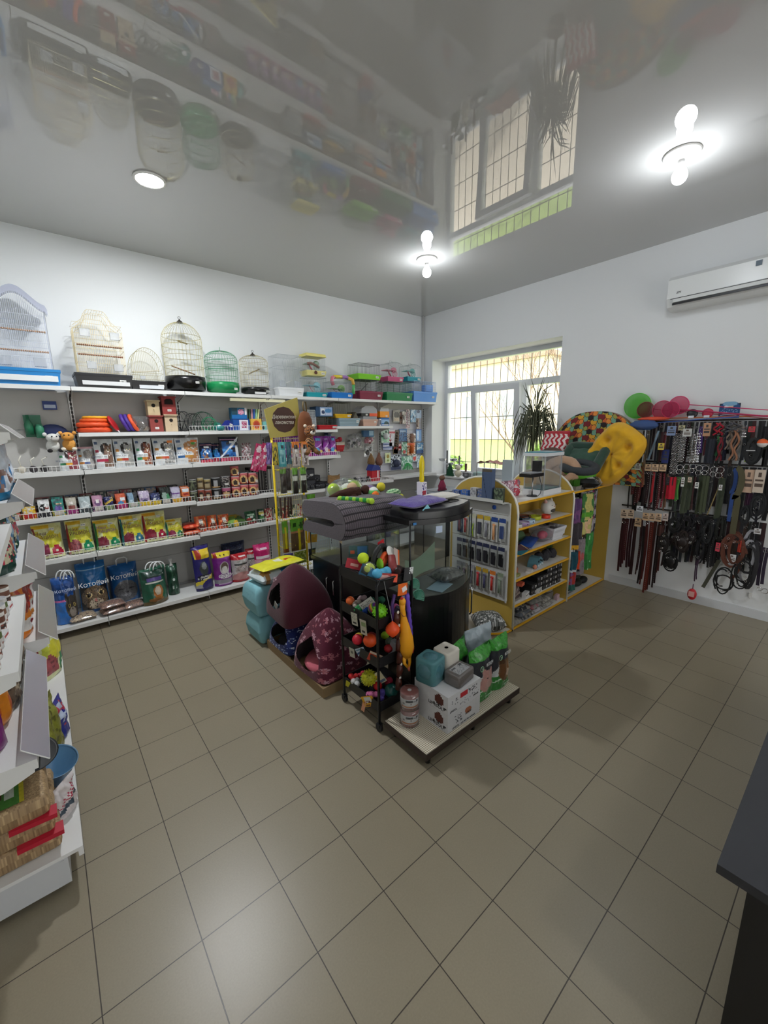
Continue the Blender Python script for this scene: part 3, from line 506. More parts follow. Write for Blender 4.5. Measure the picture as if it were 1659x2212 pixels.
for i,(x,ww,h,st) in enumerate(R3):
    L=None; d=.07
    if st.startswith('pf'): L=[('PERFECT FIT',.021*ww/.16,'3A4A66',-.05*ww/.3-.012,h*.395,.95)]
    if st=='purp':
        k+=1; st2='purp2' if k in(5,7) else 'purp'
        pouch_thing('cat_food_pouch',st2,ww*.97,h,.06,(x,4.645,1.478),'purple cat food pouch, %s of the purple row counted from the yellow rack side'%ORD[k-1],'pouch','purple cat food pouches',seed=k)
        for q in range(1,2): pouch_thing('cat_food_pouch',('6A1876',[]),ww*.9,h*1.02,.05,(x,4.645+.075,1.478),'purple cat food pouch standing behind the front purple row','pouch','purple cat food pouches in the second line',seed=k,nu=4,nv=5)
        continue
    pouch_thing('cat_food_pouch',st,ww*.97,h,d,(x,4.65+(.045 if st in('pf_b','blue_b') else 0),1.478),pflab[st],'pouch',{'p':'white cat food pouches','b':'dark blue food pouches','g':None}[st[0]],letter=L,seed=i)
# second line of white and blue pouches
for i,x in enumerate((.47,.64,.80,.98,1.19)):
    pouch_thing('cat_food_pouch',('CED2D4',[('r',.1,.8,.3,.9,'5A6C8C')]),.15,.265,.05,(x,4.78,1.478),'white cat food pouch standing behind the front white row','pouch','white cat food pouches in the second line',seed=i,nu=6,nv=6)
pouch_thing('treat_pouch',('1F6FB0',[('c',0,0,1,1,5,2,'9AC0E0'),('r',0,.85,1,1,'182A50')]),.1,.29,.05,(3.0,4.76,1.478),'blue and white pouch right behind the last purple pouch','pouch')
# ---- wet food cartons with sachets
for i,(x,ww,h,st) in enumerate(R4):
    side,(bg2,sh)=BX[st]; ww*=.96
    lab='cardboard tray of wet food sachets, %s from the left on the fourth shelf'%ORD[i]
    t=thing('food_carton',lab,'food carton',(x,4.655,1.087),group='trays of wet food sachets')
    hb=.05
    m=MB(); m.col(side); m.bx(-ww/2,ww/2,-.07,-.067,0,hb); m.bx(-ww/2,ww/2,.067,.07,0,hb+.02); m.bx(-ww/2,-ww/2+.003,-.067,.067,0,hb); m.bx(ww/2-.003,ww/2,-.067,.067,0,hb); m.bx(-ww/2+.003,ww/2-.003,-.067,.067,0,.003)
    p2=painter(side,[('c',0,0,1,1,9,i,bg2),('r',.15,.2,.85,.75,'C8C0B8' if i%3==0 else side)],.1,i)
    m.grid(lambda u,v:((u-.5)*ww,-.0705,hb*v),14,6,p2,smooth=False)
    m.obj('carton',CARD,t)
    for q in range(3):
        pm=pouch_mb(ww*.9,h-(.0 if q==0 else -.012),.02,painter(bg2,sh,.08,i*5+q),bg2,12,12,i*3+q,.002); pm.obj('sachet',FOIL,t,(0,-.048+q*.034,.004),(-.12,0,0))
# darker cartons stacked behind them
for i in range(11):
    x=-.05+i*.108; c=['2A2A2E','6A2A38','3A3440','5A3A30','2E3A34','7A4A58','8A3038','1E2226','3E5A80','6A2A28','282828'][i]
    b2=box_mb(.1,.16 if i>3 else .15,.1,painter(c,[('c',0,0,1,1,6,i,'8A8078'),('r',.2,.6,.8,.75,'A89AA0')],.1,i),c,8,10,top=['8A3038','3A3A40','4E6E94'][i%3])
    b2.obj('food_box',CARD,None,(x,4.80,1.087),None,'dark box of sachets standing behind the %s tray on the fourth shelf'%ORD[i+2],'food box',group='dark boxes at the back of the fourth shelf')
# ---- cans
for i,(x,ww,h,st) in enumerate(C4):
    n=3 if h>.3 else 2; ch=(h+.0)/n; r=ww*.47
    for q in range(n):
        s2={'bz':'bzr','kf':'rk'}.get(st,st) if q==0 else st
        cn=can_mb(r,ch-.001,painter(*CANS[s2],.06,i*3+q)); cn.obj('food_can',CARD,None,(x,4.635,1.067+q*ch),(0,0,-.5),'%s can, %s stack from the left on the can shelf'%({0:'bottom',1:'second',2:'topmost'}[q],ORD[i]),'can',group='stacked cans of pet food')
for i in range(4):
    for q in range(2):
        cn=can_mb(.046,.118,painter(*CANS['rd' if i else 'rk'],.06,i)); cn.obj('food_can',CARD,None,(1.60+i*.104,4.74,1.067+q*.119),(0,0,-.5),'can standing in the second line behind the red cans','can',group='cans in the second line of the can shelf')
# black cage crate behind cans
m=MB(); m.bx(-.14,.14,-.06,.06,0,.02); m.bx(-.14,.14,-.06,.06,.28,.31)
for i in range(8):
    for y in (-.055,.055): m.tube([(-.13+i*.037,y,.02),(-.13+i*.037,y,.28)],.004,4)
m.obj('wire_crate',M('151517',.5),None,(2.0,4.80,1.067),label='black crate with slatted sides behind the red cans',cat='crate')
# ---- big yellow bags
yl={'y_a':'yellow cat food bag with dark crimson flower, leftmost of the yellow bags','y_b':'yellow cat food bag with a green flower, second from the left','y_c':'yellow cat food bag with green side and green flower','y_d':'yellow cat food bag with a blue flower','y_e':'tallest yellow cat food bag with crimson flowers and red side','y_f':'small yellow cat food bag, rightmost of the yellow bags'}
for i,(x,ww,h,st) in enumerate(R5):
    if st=='or_s':
        for q in range(2): pillow_mb(.16,.2,.062,10,10,3,i+q,.004,painter('D2452A',[('c',0,0,1,1,5,2,'E87A58'),('r',.1,.1,.9,.3,'A02018')],.1,q)).obj('food_pack',FOIL,None,(x,4.71,.707+q*.064),None,['lower','upper'][q]+' orange red pack of the pair stacked beside the yellow bags','pack')
        continue
    c='7A3A8A' if st=='y_c' else '6A2A20'
    t=pouch_thing('pet_food_bag',st,ww*.9,h,.105,(x,4.66,.708),yl[st],'bag','yellow cat food bags',rot=(-.14,0,0),nu=24,nv=30,seed=i,
       letter=[('Наш',h*.13,c,-ww*.2,h*.73,.5),('РАЦИОН',h*.135,c,0.0,h*.61,.75,.85)],tagpos=(ww*.15,h*.84) if st!='y_f' else None)
orl=['orange pouch beside the stacked orange packs','orange pouch in the middle of three','orange pouch nearest the green bag','lying green and gold bag beside the orange pouches','dark green pouch left of the yellow rack','dark green pouch partly behind the yellow rack']
for i,(x,ww,h,st) in enumerate(R5b):
    if st=='gy': pillow_mb(.24,.26,.1,14,14,3,1,.01,painter(*STY['gy'],.05,2)).obj('pet_food_bag',FOIL,None,(x,4.73,.729),(.25,0,.1),orl[i],'bag'); continue
    pouch_thing('treat_pouch',st,ww*.95,h,.07,(x,4.65,.73),orl[i],'pouch',None,seed=i,nu=12,nv=14,tagpos=(0,h*.55))
for i in range(5):
    pouch_thing('treat_pouch',('2A4A34' if i%2 else '9A2A30',[('c',0,0,1,1,5,i,'C8C0A8')]),.1,.15,.05,(2.03+i*.11,4.66,.73),'pouch on the lower shelf hidden behind the yellow rack','pouch','pouches behind the yellow rack',seed=i,nu=8,nv=8)
# ---- base shelf bags
STY.update({'kit':('1B4E96',[('r',0,.62,1,.86,'164080'),('r',0,.48,.7,.51,'C86AA8'),('r',0,0,.6,.48,'2E6FBE')]+cat_face(.75,.34,.3,'3A3430','8A8078')),
'kot':('1767A8',[('r',0,.93,1,1,'1A5C98'),('r',.0,.86,1,.875,'8FB4D0')]+[('r',.02,.05,.98,.52,'221C18')]+[('e',.5,.3,.46,.24,'75604A'),('e',.5,.17,.26,.11,'C4B49C'),('e',.28,.36,.11,.055,'D8BE84'),('e',.72,.38,.11,.055,'D8BE84'),('e',.28,.36,.06,.045,'0E0E0E'),('e',.72,.38,.06,.045,'0E0E0E'),('e',.5,.24,.06,.035,'C88078'),('s',.1,.1,.9,.5,.25,'40342A'),('r',0,0,1,.06,'1A4C88')]),
'kot2':('1A5C9C',[('e',.5,.3,.42,.28,'68686C'),('e',.32,.36,.1,.03,'3A3A3E'),('e',.7,.36,.1,.03,'3A3A3E'),('e',.52,.2,.12,.07,'8A8A8E'),('e',.52,.26,.05,.03,'3A3A40'),('s',.1,.05,.9,.5,.2,'55555A'),('r',0,.0,.06,1,'123A70')]),
'grb':('1F5A44',[('r',0,0,1,.1,'5A4A26'),('r',.05,.72,.95,.93,'1A3A30'),('r',.15,.66,.7,.76,'5A4A90'),('r',.1,.6,.8,.63,'C8C8C0'),('e',.52,.34,.2,.2,'A8682C'),('e',.5,.38,.12,.13,'CFC0AC'),('e',.42,.14,.28,.06,'8A5A28')]),
'vac':('1E4030',[('r',.3,.2,.7,.3,'A8B0AC'),('c',0,0,1,1,6,2,'2E5A44'),('e',.5,.5,.1,.04,'C8D0CC')]),
'vio':('2A2470',[('r',.05,.72,1,.92,'E6C62C'),('r',.1,.72,.3,.92,'B03A28'),('e',.4,.5,.22,.16,'3A4040'),('e',.42,.56,.14,.08,'8A8E90'),('e',.4,.3,.32,.07,'15151C'),('d',.12,.12,.2,.16,'D9C43A'),('d',.02,.1,.12,.12,'9A9AA0'),('s',.05,.26,.7,.33,.3,'C8CCD0'),('e',.62,.12,.4,.12,'2A2470'),('r',0,0,1,.05,'1A1650')]),
'pur':('7E2A8A',[('r',0,.84,1,.97,'E0CC34'),('r',.04,.84,.2,.97,'A83028'),('r',.35,.89,.4,.92,'202020'),('r',.55,.89,.62,.92,'202020'),('e',.5,.52,.26,.2,'C9C4C8'),('e',.5,.55,.2,.15,'6A5A50'),('e',.5,.48,.16,.1,'D8D4D0'),('e',.52,.3,.36,.08,'D9D6DC'),('e',.52,.3,.33,.07,'6A2A7A'),('s',.22,.24,.82,.36,.5,'E8E4EA'),('r',0,.08,1,.2,'9A96A0'),('r',.15,.04,.95,.08,'C9B0D0')]),
'rw':('C9C6C4',[('r',0,.8,1,1,'B01E28'),('r',.1,.6,.9,.66,'4A4A4A'),('e',.5,.4,.36,.2,'B8AAA8'),('s',.08,.4,.92,.6,.12,'5A5050'),('e',.5,.16,.5,.2,'C08A88'),('r',0,0,1,.08,'A82830'),('r',.4,.88,.8,.92,'E8E0E0')]),
'pink':('C2206A',[('r',0,.0,1,.5,'D8A8B8'),('e',.45,.26,.28,.2,'C49A78'),('r',.08,.52,.85,.62,'E8E0E4'),('r',.3,.82,.7,.88,'E0C8D4')]),
'navy':('18203C',[('s',0,.45,1,1,.2,'34426A'),('r',0,.3,1,.45,'7A8290'),('r',0,0,1,.25,'3E5A30')]),
})
tagx={}
bl={'kit':'dark blue litter bag with dark kitten face, leftmost on the bottom shelf','kot1':'blue litter bag with a tabby cat face and white handle','kot2':'blue litter bag with a grey sleepy cat and white handle','grb':'dark green litter bag with white cord handles','vac':'narrow dark green bag with twisted top beside the green litter bag','vio':'tall violet and yellow litter bag','pur':'purple litter bag with white cat beside the violet one','rw':'white litter bag with red top and red base in front','rw2':'white litter bag with red top, half hidden behind the front one','pink':'pink litter bag with kitten at the right of the bottom shelf','navy':'dark navy bag with green band at the back of the bottom shelf'}
for i,(x,y,ww,h,st) in enumerate(BS):
    if st.startswith('seed'): continue
    s2={'kot1':'kot','rw2':'rw'}.get(st,st); y2=min(y,4.78)+.04
    if st in('vio','pur','rw'): y2=4.56
    if st=='rw2': y2=4.66; x+=.03
    if st=='pink': y2=4.62
    if st=='navy': h=.40; y2=4.80; ww=.3
    LET={'kot1':[('Котоffей',.062,'F2F4F4',0.0,h*.585,.95)],'kot2':[('Котоffей',.062,'F2F4F4',0.0,h*.70,.7)],'kit':[('Котоffей',.04,'C8D4E8',0.01,h*.72,.7)],'pur':[('СИБИРСКАЯ',.026,'FFFFFF',.0,h*.315,1),('КОШКА',.026,'FFFFFF',.0,h*.26,1)],'vio':[('СИБИРСКАЯ',.02,'FFFFFF',-.02,h*.32,1),('КОШКА',.02,'FFFFFF',-.02,h*.27,1)],'pink':[('BSSEP',.036,'F4E8EE',0,h*.57,.8)]}.get(st)
    dd=.16 if ww>.2 else .1
    t=thing('litter_bag',bl[st],'bag',(x,y2,.102),rot=(-.06,0,.25 if st in('grb','vio') else 0.04),group=None)
    pouch_mb(ww*.94,h,dd,mkp(s2,i),STY[s2][0],40,50,i,.003,gus=.8).obj('bag',FOIL,t)
    for Lt in (LET or []): text(Lt[0],Lt[1],M(Lt[2],.4),t,(Lt[3],-dd/2-.009,Lt[4]))
    if st in('kot1','kot2','grb','kit'):
        hw=ww*.17; ho=[0] if st.startswith('kot') else [0,.03,.05]
        for q,o in enumerate(ho):
            P=[(-hw+o,-.01-q*.01,h-.01),(-hw+o,-.02,h+.045),(-hw*.6+o,-.02,h+.062),(hw*.6+o,-.02,h+.062),(hw+o,-.02,h+.045),(hw+o,-.01,h-.01)]
            if st in('grb','kit'): P=[(-hw*1.3+o+hw*1.3*(1-math.cos(a)),-.03*q,h-.02+.075*math.sin(a)) for a in [PI*j/8 for j in range(9)]]
            MB().tube(P,.006,6,flat=1).obj('handle',M('E6E8EA',.4),t)
    if st in('kot1','kot2','grb'): price_tag(t,(ww*.22,-dd/2*.6-.008,h*.79),(0,.1,0),.045,.022)
    if st=='vac': MB().lathe([(.03,h-.02),(.008,h+.0),(.02,h+.05),(.03,h+.055)],8).obj('twisted_top',FOIL,t)
for i,(x,y,z,lab,c) in enumerate(((.087,4.545,.102,'flat bag of pale grain at the front left of the bottom shelf','B49A78'),(.33,4.535,.102,'bag of reddish grain at the bottom of the pair','8A5A44'),(.325,4.54,.158,'bag of reddish grain on top of the pair','8A5A48'),(.50,4.55,.102,'flat bag of reddish grain beside the green litter bag','80584A'))):
    t=thing('grain_bag',lab,'bag',(x,y,z),rz=.12)
    pillow_mb(.2,.15,.055,22,16,3,i,.004,painter(c,[('s',0,0,1,1,.35,{'B49A78':'C9B492'}.get(c,'B08468')),('s',0,0,1,1,.2,'5A3A2E')],.25,i)).obj('grain',print_mat('grain',.6) if i==0 else bpy.data.materials['grain'],t)
    pillow_mb(.215,.165,.062,8,8,3,i,.006).obj('clear_bag',CELLO,t)
MB().box(0,0,.015,.16,.03,.03).obj('stick_pack',M('A8382C',.4),None,(1.74,4.80,.505),(0,-.1,0),'red stick-shaped pack lying on top of the bags at the back','pack')
bpy.data.objects.remove(bpy.data.objects['stick_pack'])
# ---------------------------------------------------------------- cages on the top shelf
ZT=2.207
def tray_mb(w,d,h,fl=.012,n=0):
    m=MB(); b0=[(-w/2+fl,-d/2+fl),(w/2-fl,-d/2+fl),(w/2-fl,d/2-fl),(-w/2+fl,d/2-fl)]; t0=[(-w/2,-d/2),(w/2,-d/2),(w/2,d/2),(-w/2,d/2)]
    i0=m.add([(x,y,0) for x,y in b0]); i1=m.add([(x,y,h*.82) for x,y in t0]); i2=m.add([(x*1.02,y*1.02,h*.82) for x,y in t0]); i3=m.add([(x*1.02,y*1.02,h) for x,y in t0]); i4=m.add([(x*.97,y*.97,h) for x,y in t0]); i5=m.add([(x*.93,y*.93,h*.3) for x,y in t0])
    for a,b in ((i0,i1),(i1,i2),(i2,i3),(i3,i4),(i4,i5)):
        for k in range(4): m.face((a+k,a+(k+1)%4,b+(k+1)%4,b+k))
    m.face([i0+k for k in range(4)][::-1]); m.face([i5+k for k in range(4)]); return m
def wires_box(w,d,z0,z1,n,hz,r=.0011,top=True,horiz=False,hr=.0016):
    m=MB(); ny=max(2,int(n*d/w)); x0,x1,y0,y1=-w/2,w/2,-d/2,d/2
    if not horiz:
        for i in range(n+1):
            x=x0+w*i/n; m.tube([(x,y0,z0),(x,y0,z1)]+([(x,y1,z1),(x,y1,z0)] if top else []),r,3,caps=False)
        for i in range(1,ny):
            y=y0+d*i/ny; m.tube([(x0,y,z0),(x0,y,z1)],r,3,caps=False); m.tube([(x1,y,z0),(x1,y,z1)],r,3,caps=False)
    else:
        k=int((z1-z0)/.014)
        for i in range(k+1): z=z0+(z1-z0)*i/k; m.tube([(x0,y0,z),(x1,y0,z),(x1,y1,z),(x0,y1,z)],r,3,closed=True)
        for i in range(0,n+1,max(1,n//4)): x=x0+w*i/n; m.tube([(x,y0,z0),(x,y0,z1),(x,y1,z1),(x,y1,z0)],hr,4,caps=False)
        for i in range(n+1): x=x0+w*i/n; m.tube([(x,y0,z1),(x,y1,z1)],r,3,caps=False)
    for z in hz: m.tube([(x0,y0,z),(x1,y0,z),(x1,y1,z),(x0,y1,z)],hr,4,closed=True)
    return m
def cage_base(t,w,d,h,col,tagc=1):
    tray_mb(w,d,h).obj('tray',M(col,.35),t)
    if tagc: price_tag(t,(w*.32,-d/2*1.02-.002,h*.5),w=.05,h=.024)
def perch(t,x0,x1,y,z,col='B08A6A',slant=0,n=9):
    m=MB(); m.tube([(x0,y,z),(x1,y,z+slant)],.006,6)
    for i in range(n): f=(i+.5)/n; m.tube([(x0+(x1-x0)*f-.004,y,z+slant*f),(x0+(x1-x0)*f+.004,y,z+slant*f)],.0085,6)
    m.obj('perch',M(col,.7),t)
# white cage with ogee roof and blue drawer
t=thing('bird_cage','very large white wire bird cage with wavy roof and blue tray','bird cage',(.0,4.72,ZT))
cage_base(t,.44,.3,.13,'1C7FC2'); MB().bx(-.2,.2,-.157,-.15,.03,.075).obj('drawer',M('E2E4E4',.4),t)
m=MB(); W2,Dp=.36,.26
def ogee(x): 
    u=abs(x)/(W2/2); return .60+.13*(math.cos(PI*min(1,u*1.0))+1)/2*1.0+(.03 if u<.95 else 0)
N=30
for i in range(N+1):
    x=-W2/2+W2*i/N; zz=ogee(x)
    for y in (-Dp/2,Dp/2): m.tube([(x,y,.12),(x,y,zz)],.0011,3,caps=False)
for i in range(9):
    y=-Dp/2+Dp*i/8
    for x in (-W2/2,W2/2): m.tube([(x,y,.12),(x,y,ogee(x))],.0011,3,caps=False)
for z in (.13,.22,.34,.46,.55): m.tube([(-W2/2,-Dp/2,z),(W2/2,-Dp/2,z),(W2/2,Dp/2,z),(-W2/2,Dp/2,z)],.0016,4,closed=True)
m.obj('wire_cage',M('C9CEDA',.35),t)
m=MB(); m.grid(lambda u,v:(-W2/2*1.12+W2*1.12*u,-Dp/2-.004,ogee((-W2/2+W2*u))+(-.045+.05*v)),30,1); m.grid(lambda u,v:(-W2/2*1.12+W2*1.12*u,-Dp/2-.004+.27*v,ogee((-W2/2+W2*u))+.005),30,1); m.obj('roof_panel',clear_mat('roof_plastic',(.8,.82,.9),.1,.2,.45,(.62,.64,.76)),t)
for z,s in ((.27,0),(.43,0)): perch(t,-.17,.17,-.11,z,n=22)
for x in (-.12,.1): MB().bx(x-.04,x+.04,-.135,-.09,.15,.22).obj('feeder',FROST,t)
# beige tall cage
t=thing('bird_cage','tall cream wire bird cage with stepped roof and black tray','bird cage',(.535,4.70,ZT))
cage_base(t,.43,.28,.12,'16161A'); MB().bx(-.17,.19,-.148,-.14,.02,.055).obj('drawer',M('D8D8D8',.4),t)
m=MB(); W2,Dp=.36,.24
def st(x): u=abs(x)/(W2/2); return .66 if u<.35 else (.66-.07*(u-.35)/.25 if u<.6 else .575-.06*(u-.6)/.4)
for i in range(27):
    x=-W2/2+W2*i/26
    for y in (-Dp/2,Dp/2): m.tube([(x,y,.11),(x,y,st(x)-.035),(x,y*.75,st(x))],.0012,3,caps=False)
for i in range(9):
    y=-Dp/2+Dp*i/8
    for x in (-W2/2,W2/2): m.tube([(x,y,.11),(x,y,st(x)-.02)],.0012,3,caps=False)
for z in (.13,.21,.33,.37,.45,.54): m.tube([(-W2/2,-Dp/2,z),(W2/2,-Dp/2,z),(W2/2,Dp/2,z),(-W2/2,Dp/2,z)],.0018,4,closed=True)
for s in (-Dp/2*.75,Dp/2*.75): m.tube([(-W2/2+W2*i/20,s,st(-W2/2+W2*i/20)) for i in range(21)],.0018,4)
for s in (-Dp/2,Dp/2): m.tube([(-W2/2+W2*i/20,s,st(-W2/2+W2*i/20)-.035) for i in range(21)],.0018,4)
for i in range(7): x=-.06+.02*i; m.tube([(x,-Dp/2*.75,.66),(x,Dp/2*.75,.66)],.0012,3)
m.obj('wire_cage',M('D2C49E',.4),t)
for z in (.28,.36): perch(t,-.17,.17,-.10,z,'8E5A44',n=22)
for x,z in ((-.1,.43),(.12,.42),(-.08,.16),(.12,.15)): MB().bx(x-.035,x+.035,-.14,-.11,z,z+.06).obj('feeder',FROST,t)
# arch cage
def brass(c='D8CC94'): return M(c,.25,.6)
t=thing('bird_cage','small gold wire bird cage with rounded arch roof','bird cage',(.90,4.72,ZT))
cage_base(t,.31,.22,.085,'141418'); MB().bx(-.09,.12,-.118,-.11,.012,.045).obj('drawer',M('C9CCD0',.3),t)
m=MB(); W2,Dp=.27,.19
def arc(x): return .20+.19*math.sqrt(max(0,1-(x/(W2/2))**2))
for i in range(19):
    x=-W2/2+W2*i/18
    for y in (-Dp/2,Dp/2): m.tube([(x,y,.08),(x,y,arc(x))],.0011,3,caps=False)
for y in (-Dp/2,Dp/2): m.tube([(-W2/2*math.cos(a),y,.20+.19*math.sin(a)) for a in [PI*j/18 for j in range(19)]],.002,4)
for j in range(15): a=PI*j/14; m.tube([(-W2/2*math.cos(a),-Dp/2,.20+.19*math.sin(a)),(-W2/2*math.cos(a),Dp/2,.20+.19*math.sin(a))],.0012,3)
for z in (.1,.16): m.tube([(-W2/2,-Dp/2,z),(W2/2,-Dp/2,z),(W2/2,Dp/2,z),(-W2/2,Dp/2,z)],.0015,4,closed=True)
m.obj('wire_cage',brass(),t); MB().tube([(-.12,-.0,.17),(.12,0,.20)],.005,6).obj('perch',M('D8D0C0',.6),t); MB().bx(-.07,-.03,-.11,-.09,.1,.13).obj('feeder',FROST,t)
# round cages
def round_cage(x,r,body0,shoulder,apex,mat,basec,bh,label,nr=30,hook=1,rings=(),br=1.0):
    t=thing('bird_cage',label,'bird cage',(x,4.74,ZT))
    MB().lathe([(r*.72*br,0),(r*.78*br,.01),(r*.8*br,.02),(r*.98*br,.03),(r*1.02*br,bh*.75),(r*1.0*br,bh),(r*.96*br,bh),(r*.94*br,.03),(0,.03)],32).obj('base',M(basec,.25),t)
    m=MB(); prof=[(r*.95,body0),(r*.97,(body0+shoulder)/2),(r,shoulder)]+[(r*math.cos(a),shoulder+(apex-shoulder)*math.sin(a)) for a in [PI/2*j/9 for j in range(1,10)]]
    for i in range(nr):
        a=2*PI*i/nr; m.tube([(q*math.cos(a),q*math.sin(a),z) for q,z in prof],.0012,3,caps=False)
    for (q,z) in [(r*.96,body0+.005)]+[(r*(1 if z<shoulder else math.sqrt(max(0,1-((z-shoulder)/(apex-shoulder))**2))),z) for z in rings]: m.ring((0,0,z),q,.0022,32,4)
    m.obj('wire_cage',mat,t)
    if hook:
        MB().lathe([(.03,apex-.006),(.026,apex+.008),(.01,apex+.02),(.004,apex+.03)],14).obj('cap',M('242018',.4),t); MB().ring((0,0,apex+.043),.012,.0022,14,5,'y').obj('hook',M('242018',.4),t)
    else: MB().tube([(0,0,apex),(0,0,apex+.04)],.0025,5).obj('hook',mat,t)
    return t
t=round_cage(1.265,.19,.15,.50,.69,brass('D9CE94'),'0E0E10',.155,'tall round gold bird cage with domed top and deep black base',34,1,(.25,.36,.46,.55))
perch(t,-.05,.04,-.05,.50,'7A6A44',-.02,6); perch(t,-.12,.1,.0,.26,'8A6A50',-.07,9); price_tag(t,(.06,-.19,.09))
t=round_cage(1.645,.17,.11,.36,.455,M('2F8F5E',.4),'1E8A50',.12,'round green bird cage with domed top',34,0,(.18,.27,.34,.40)); price_tag(t,(.08,-.165,.05)); MB().tube([(-.14,0,.26),(.14,0,.28)],.004,5).obj('perch',M('2F8F5E',.4),t)
t=round_cage(2.012,.158,.09,.36,.445,brass('DDD2A4'),'101012',.085,'small round gold bird cage with black base',30,1,(.16,.25,.33,.39)); perch(t,-.06,.07,0,.24,'8A7A5A',.06,7); price_tag(t,(.09,-.14,.04)); MB().bx(-.07,.06,-.158,-.15,.008,.03).obj('drawer',M('D8D8D8',.4),t)
# rectangular clear wire cage
t=thing('bird_cage','square pale grey wire bird cage with white tray','bird cage',(2.41,4.74,ZT)); cage_base(t,.33,.26,.1,'E4E6E8')
wires_box(.31,.25,.09,.47,24,(.1,.34,.47),.001).obj('wire_cage',M('AEB6BA',.4),t)
MB().ring((-.06,-.126,.37),.035,.0015,20,4,'y',1.6).obj('door_ring',M('AEB6BA',.4),t); MB().tube([(-.08,0,.13),(.08,0,.2)],.004,5).obj('perch',WHITE,t)
for x in (-.1,.1): MB().bx(x-.035,x+.035,-.12,-.09,.11,.18).obj('feeder',FROST,t)
MB().tube([(-.04,0,.47),(-.04,0,.49),(.04,0,.49),(.04,0,.47)],.002,5).obj('handle',M('AEB6BA',.4),t)
# hamster cages
def ham(x,y,z,w,d,h,trayh,col,acc,label,arch=0,wheel=True,top=None,mat=None,rz=0):
    t=thing('hamster_cage',label,'hamster cage',(x,y,z),rz=rz); cage_base(t,w,d,trayh,col)
    mt=mat or M('9AA4A8',.4)
    if arch:
        m=MB()
        def az(xx): return h*.78+h*.22*math.sqrt(max(0,1-(xx/(w/2))**2))
        for i in range(15):
            xx=-w/2*.95+w*.95*i/14
            for yy in (-d/2*.95,d/2*.95): m.tube([(xx,yy,trayh),(xx,yy,az(xx))],.001,3,caps=False)
            m.tube([(xx,-d/2*.95,az(xx)),(xx,d/2*.95,az(xx))],.001,3,caps=False)
        for yy in (-d/2*.95,d/2*.95): m.tube([(-w/2*.95,yy,trayh)]+[(xx,yy,az(xx)) for xx in [-w/2*.95+w*.95*i/14 for i in range(15)]]+[(w/2*.95,yy,trayh)],.0025,4)
        m.obj('wire_cage',mt,t); MB().tube([(-.03,0,h),(-.02,0,h+.03),(.02,0,h+.03),(.03,0,h)],.002,4).obj('handle',mt,t)
    else: wires_box(w*.95,d*.95,trayh*.9,h,20,(h,trayh+.01),.0009,horiz=False).obj('wire_cage',mt,t)
    if top: tray_mb(w*.98,d*.98,.035,-.008).obj('roof',M(top,.4),t,(0,0,h-.01))
    am=M(acc,.3)
    MB().bx(-w*.42,w*.1,-d*.3,d*.3,h*.60,h*.63).obj('platform',am,t)
    MB().ball((w*.18,0,h*.66),w*.16,14,8,(1,.8,.85)).obj('house',am,t)
    if wheel: 
        m=MB(); m.ring((w*.12,-d*.2,trayh+h*.19),h*.16,.006,20,5,'y'); m.ring((w*.12,-d*.2,trayh+h*.19),h*.08,.003,14,4,'y')
        for k in range(6): a=PI*k/3; m.tube([(w*.12,-d*.2,trayh+h*.19),(w*.12+h*.16*math.cos(a),-d*.2,trayh+h*.19+h*.16*math.sin(a))],.0025,4)
        m.obj('wheel',am,t)
    MB().tube([(-w*.25,-d*.1,h*.6),(-w*.2,-d*.15,h*.45),(-w*.12,-d*.2,trayh+.01)],.014,6,flat=.3).obj('slide',M('B85068' if acc!='B6708A' else '9A6A78',.4),t)
    return t
ham(2.77,4.71,ZT,.29,.2,.24,.06,'1C9CA8','8FC6D2','clear hamster cage with teal tray, under the yellow one')
t=ham(2.775,4.71,ZT+.262,.27,.19,.235,.06,'E0D68A','96B09A','hamster cage with pale yellow tray and roof, on top of the teal one',top='E4D87C'); MB().lathe([(0,-.002),(.022,-.002),(.022,0)],20,sy=1).obj('badge',M('5A2E22',.4),t,(-.02,-.103,.035),(PI/2,0,0))
MB().tube([(-.11,-.05,.14),(-.06,-.06,.15),(0,-.06,.13),(.05,-.07,.10)],.016,8).obj('tunnel',M('8A5A4A',.4),t)
t=ham(3.14,4.72,ZT,.335,.24,.21,.075,'1876C8','7FA860','hamster cage with blue tray and coloured tunnel tubes')
for P,c,r in (([(-.09,-.04,.17),(-.11,-.04,.22),(-.10,-.04,.262),(-.06,-.04,.275)],'D8708A',.024),([(-.08,-.04,.275),(.0,-.04,.28),(.05,-.04,.28)],'E2CC30',.024),([(.05,-.04,.28),(.1,-.05,.28),(.13,-.07,.27)],'B080C0',.024),([(.13,-.07,.27),(.165,-.12,.24),(.168,-.13,.18)],'E0B040',.022),([(.168,-.13,.18),(.168,-.13,.06)],'4FB060',.02)): MB().tube(P,r,10).obj('tunnel',M(c,.2,trans=.2),t)
def flatcage(x,z,w,d,h,th,col,wc,label,y=4.72,horiz=True):
    t=thing('rodent_cage',label,'rodent cage',(x,y,z)); cage_base(t,w,d,th,col); wires_box(w*.94,d*.94,th*.9,h,16,(h,),.0013,horiz=horiz,hr=.0022).obj('wire_cage',M(wc,.45),t); return t
flatcage(3.61,ZT,.40,.27,.262,.11,'7E2440','4A4E52','rodent cage with dark red tray, under the lime green one'); MB().tube([(-.12,-.05,.12),(.0,-.05,.22)],.005,5).obj('ladder',M('5A5E62',.5),bpy.data.objects['rodent_cage'])
t=flatcage(3.59,ZT+.264,.39,.26,.205,.07,'7CC828','3E4246','black wire rodent cage with lime green tray, on top of the dark red one',horiz=False)
flatcage(4.13,ZT,.50,.28,.262,.115,'157A48','2F6A58','wide rodent cage with green tray under the pink hamster cage')
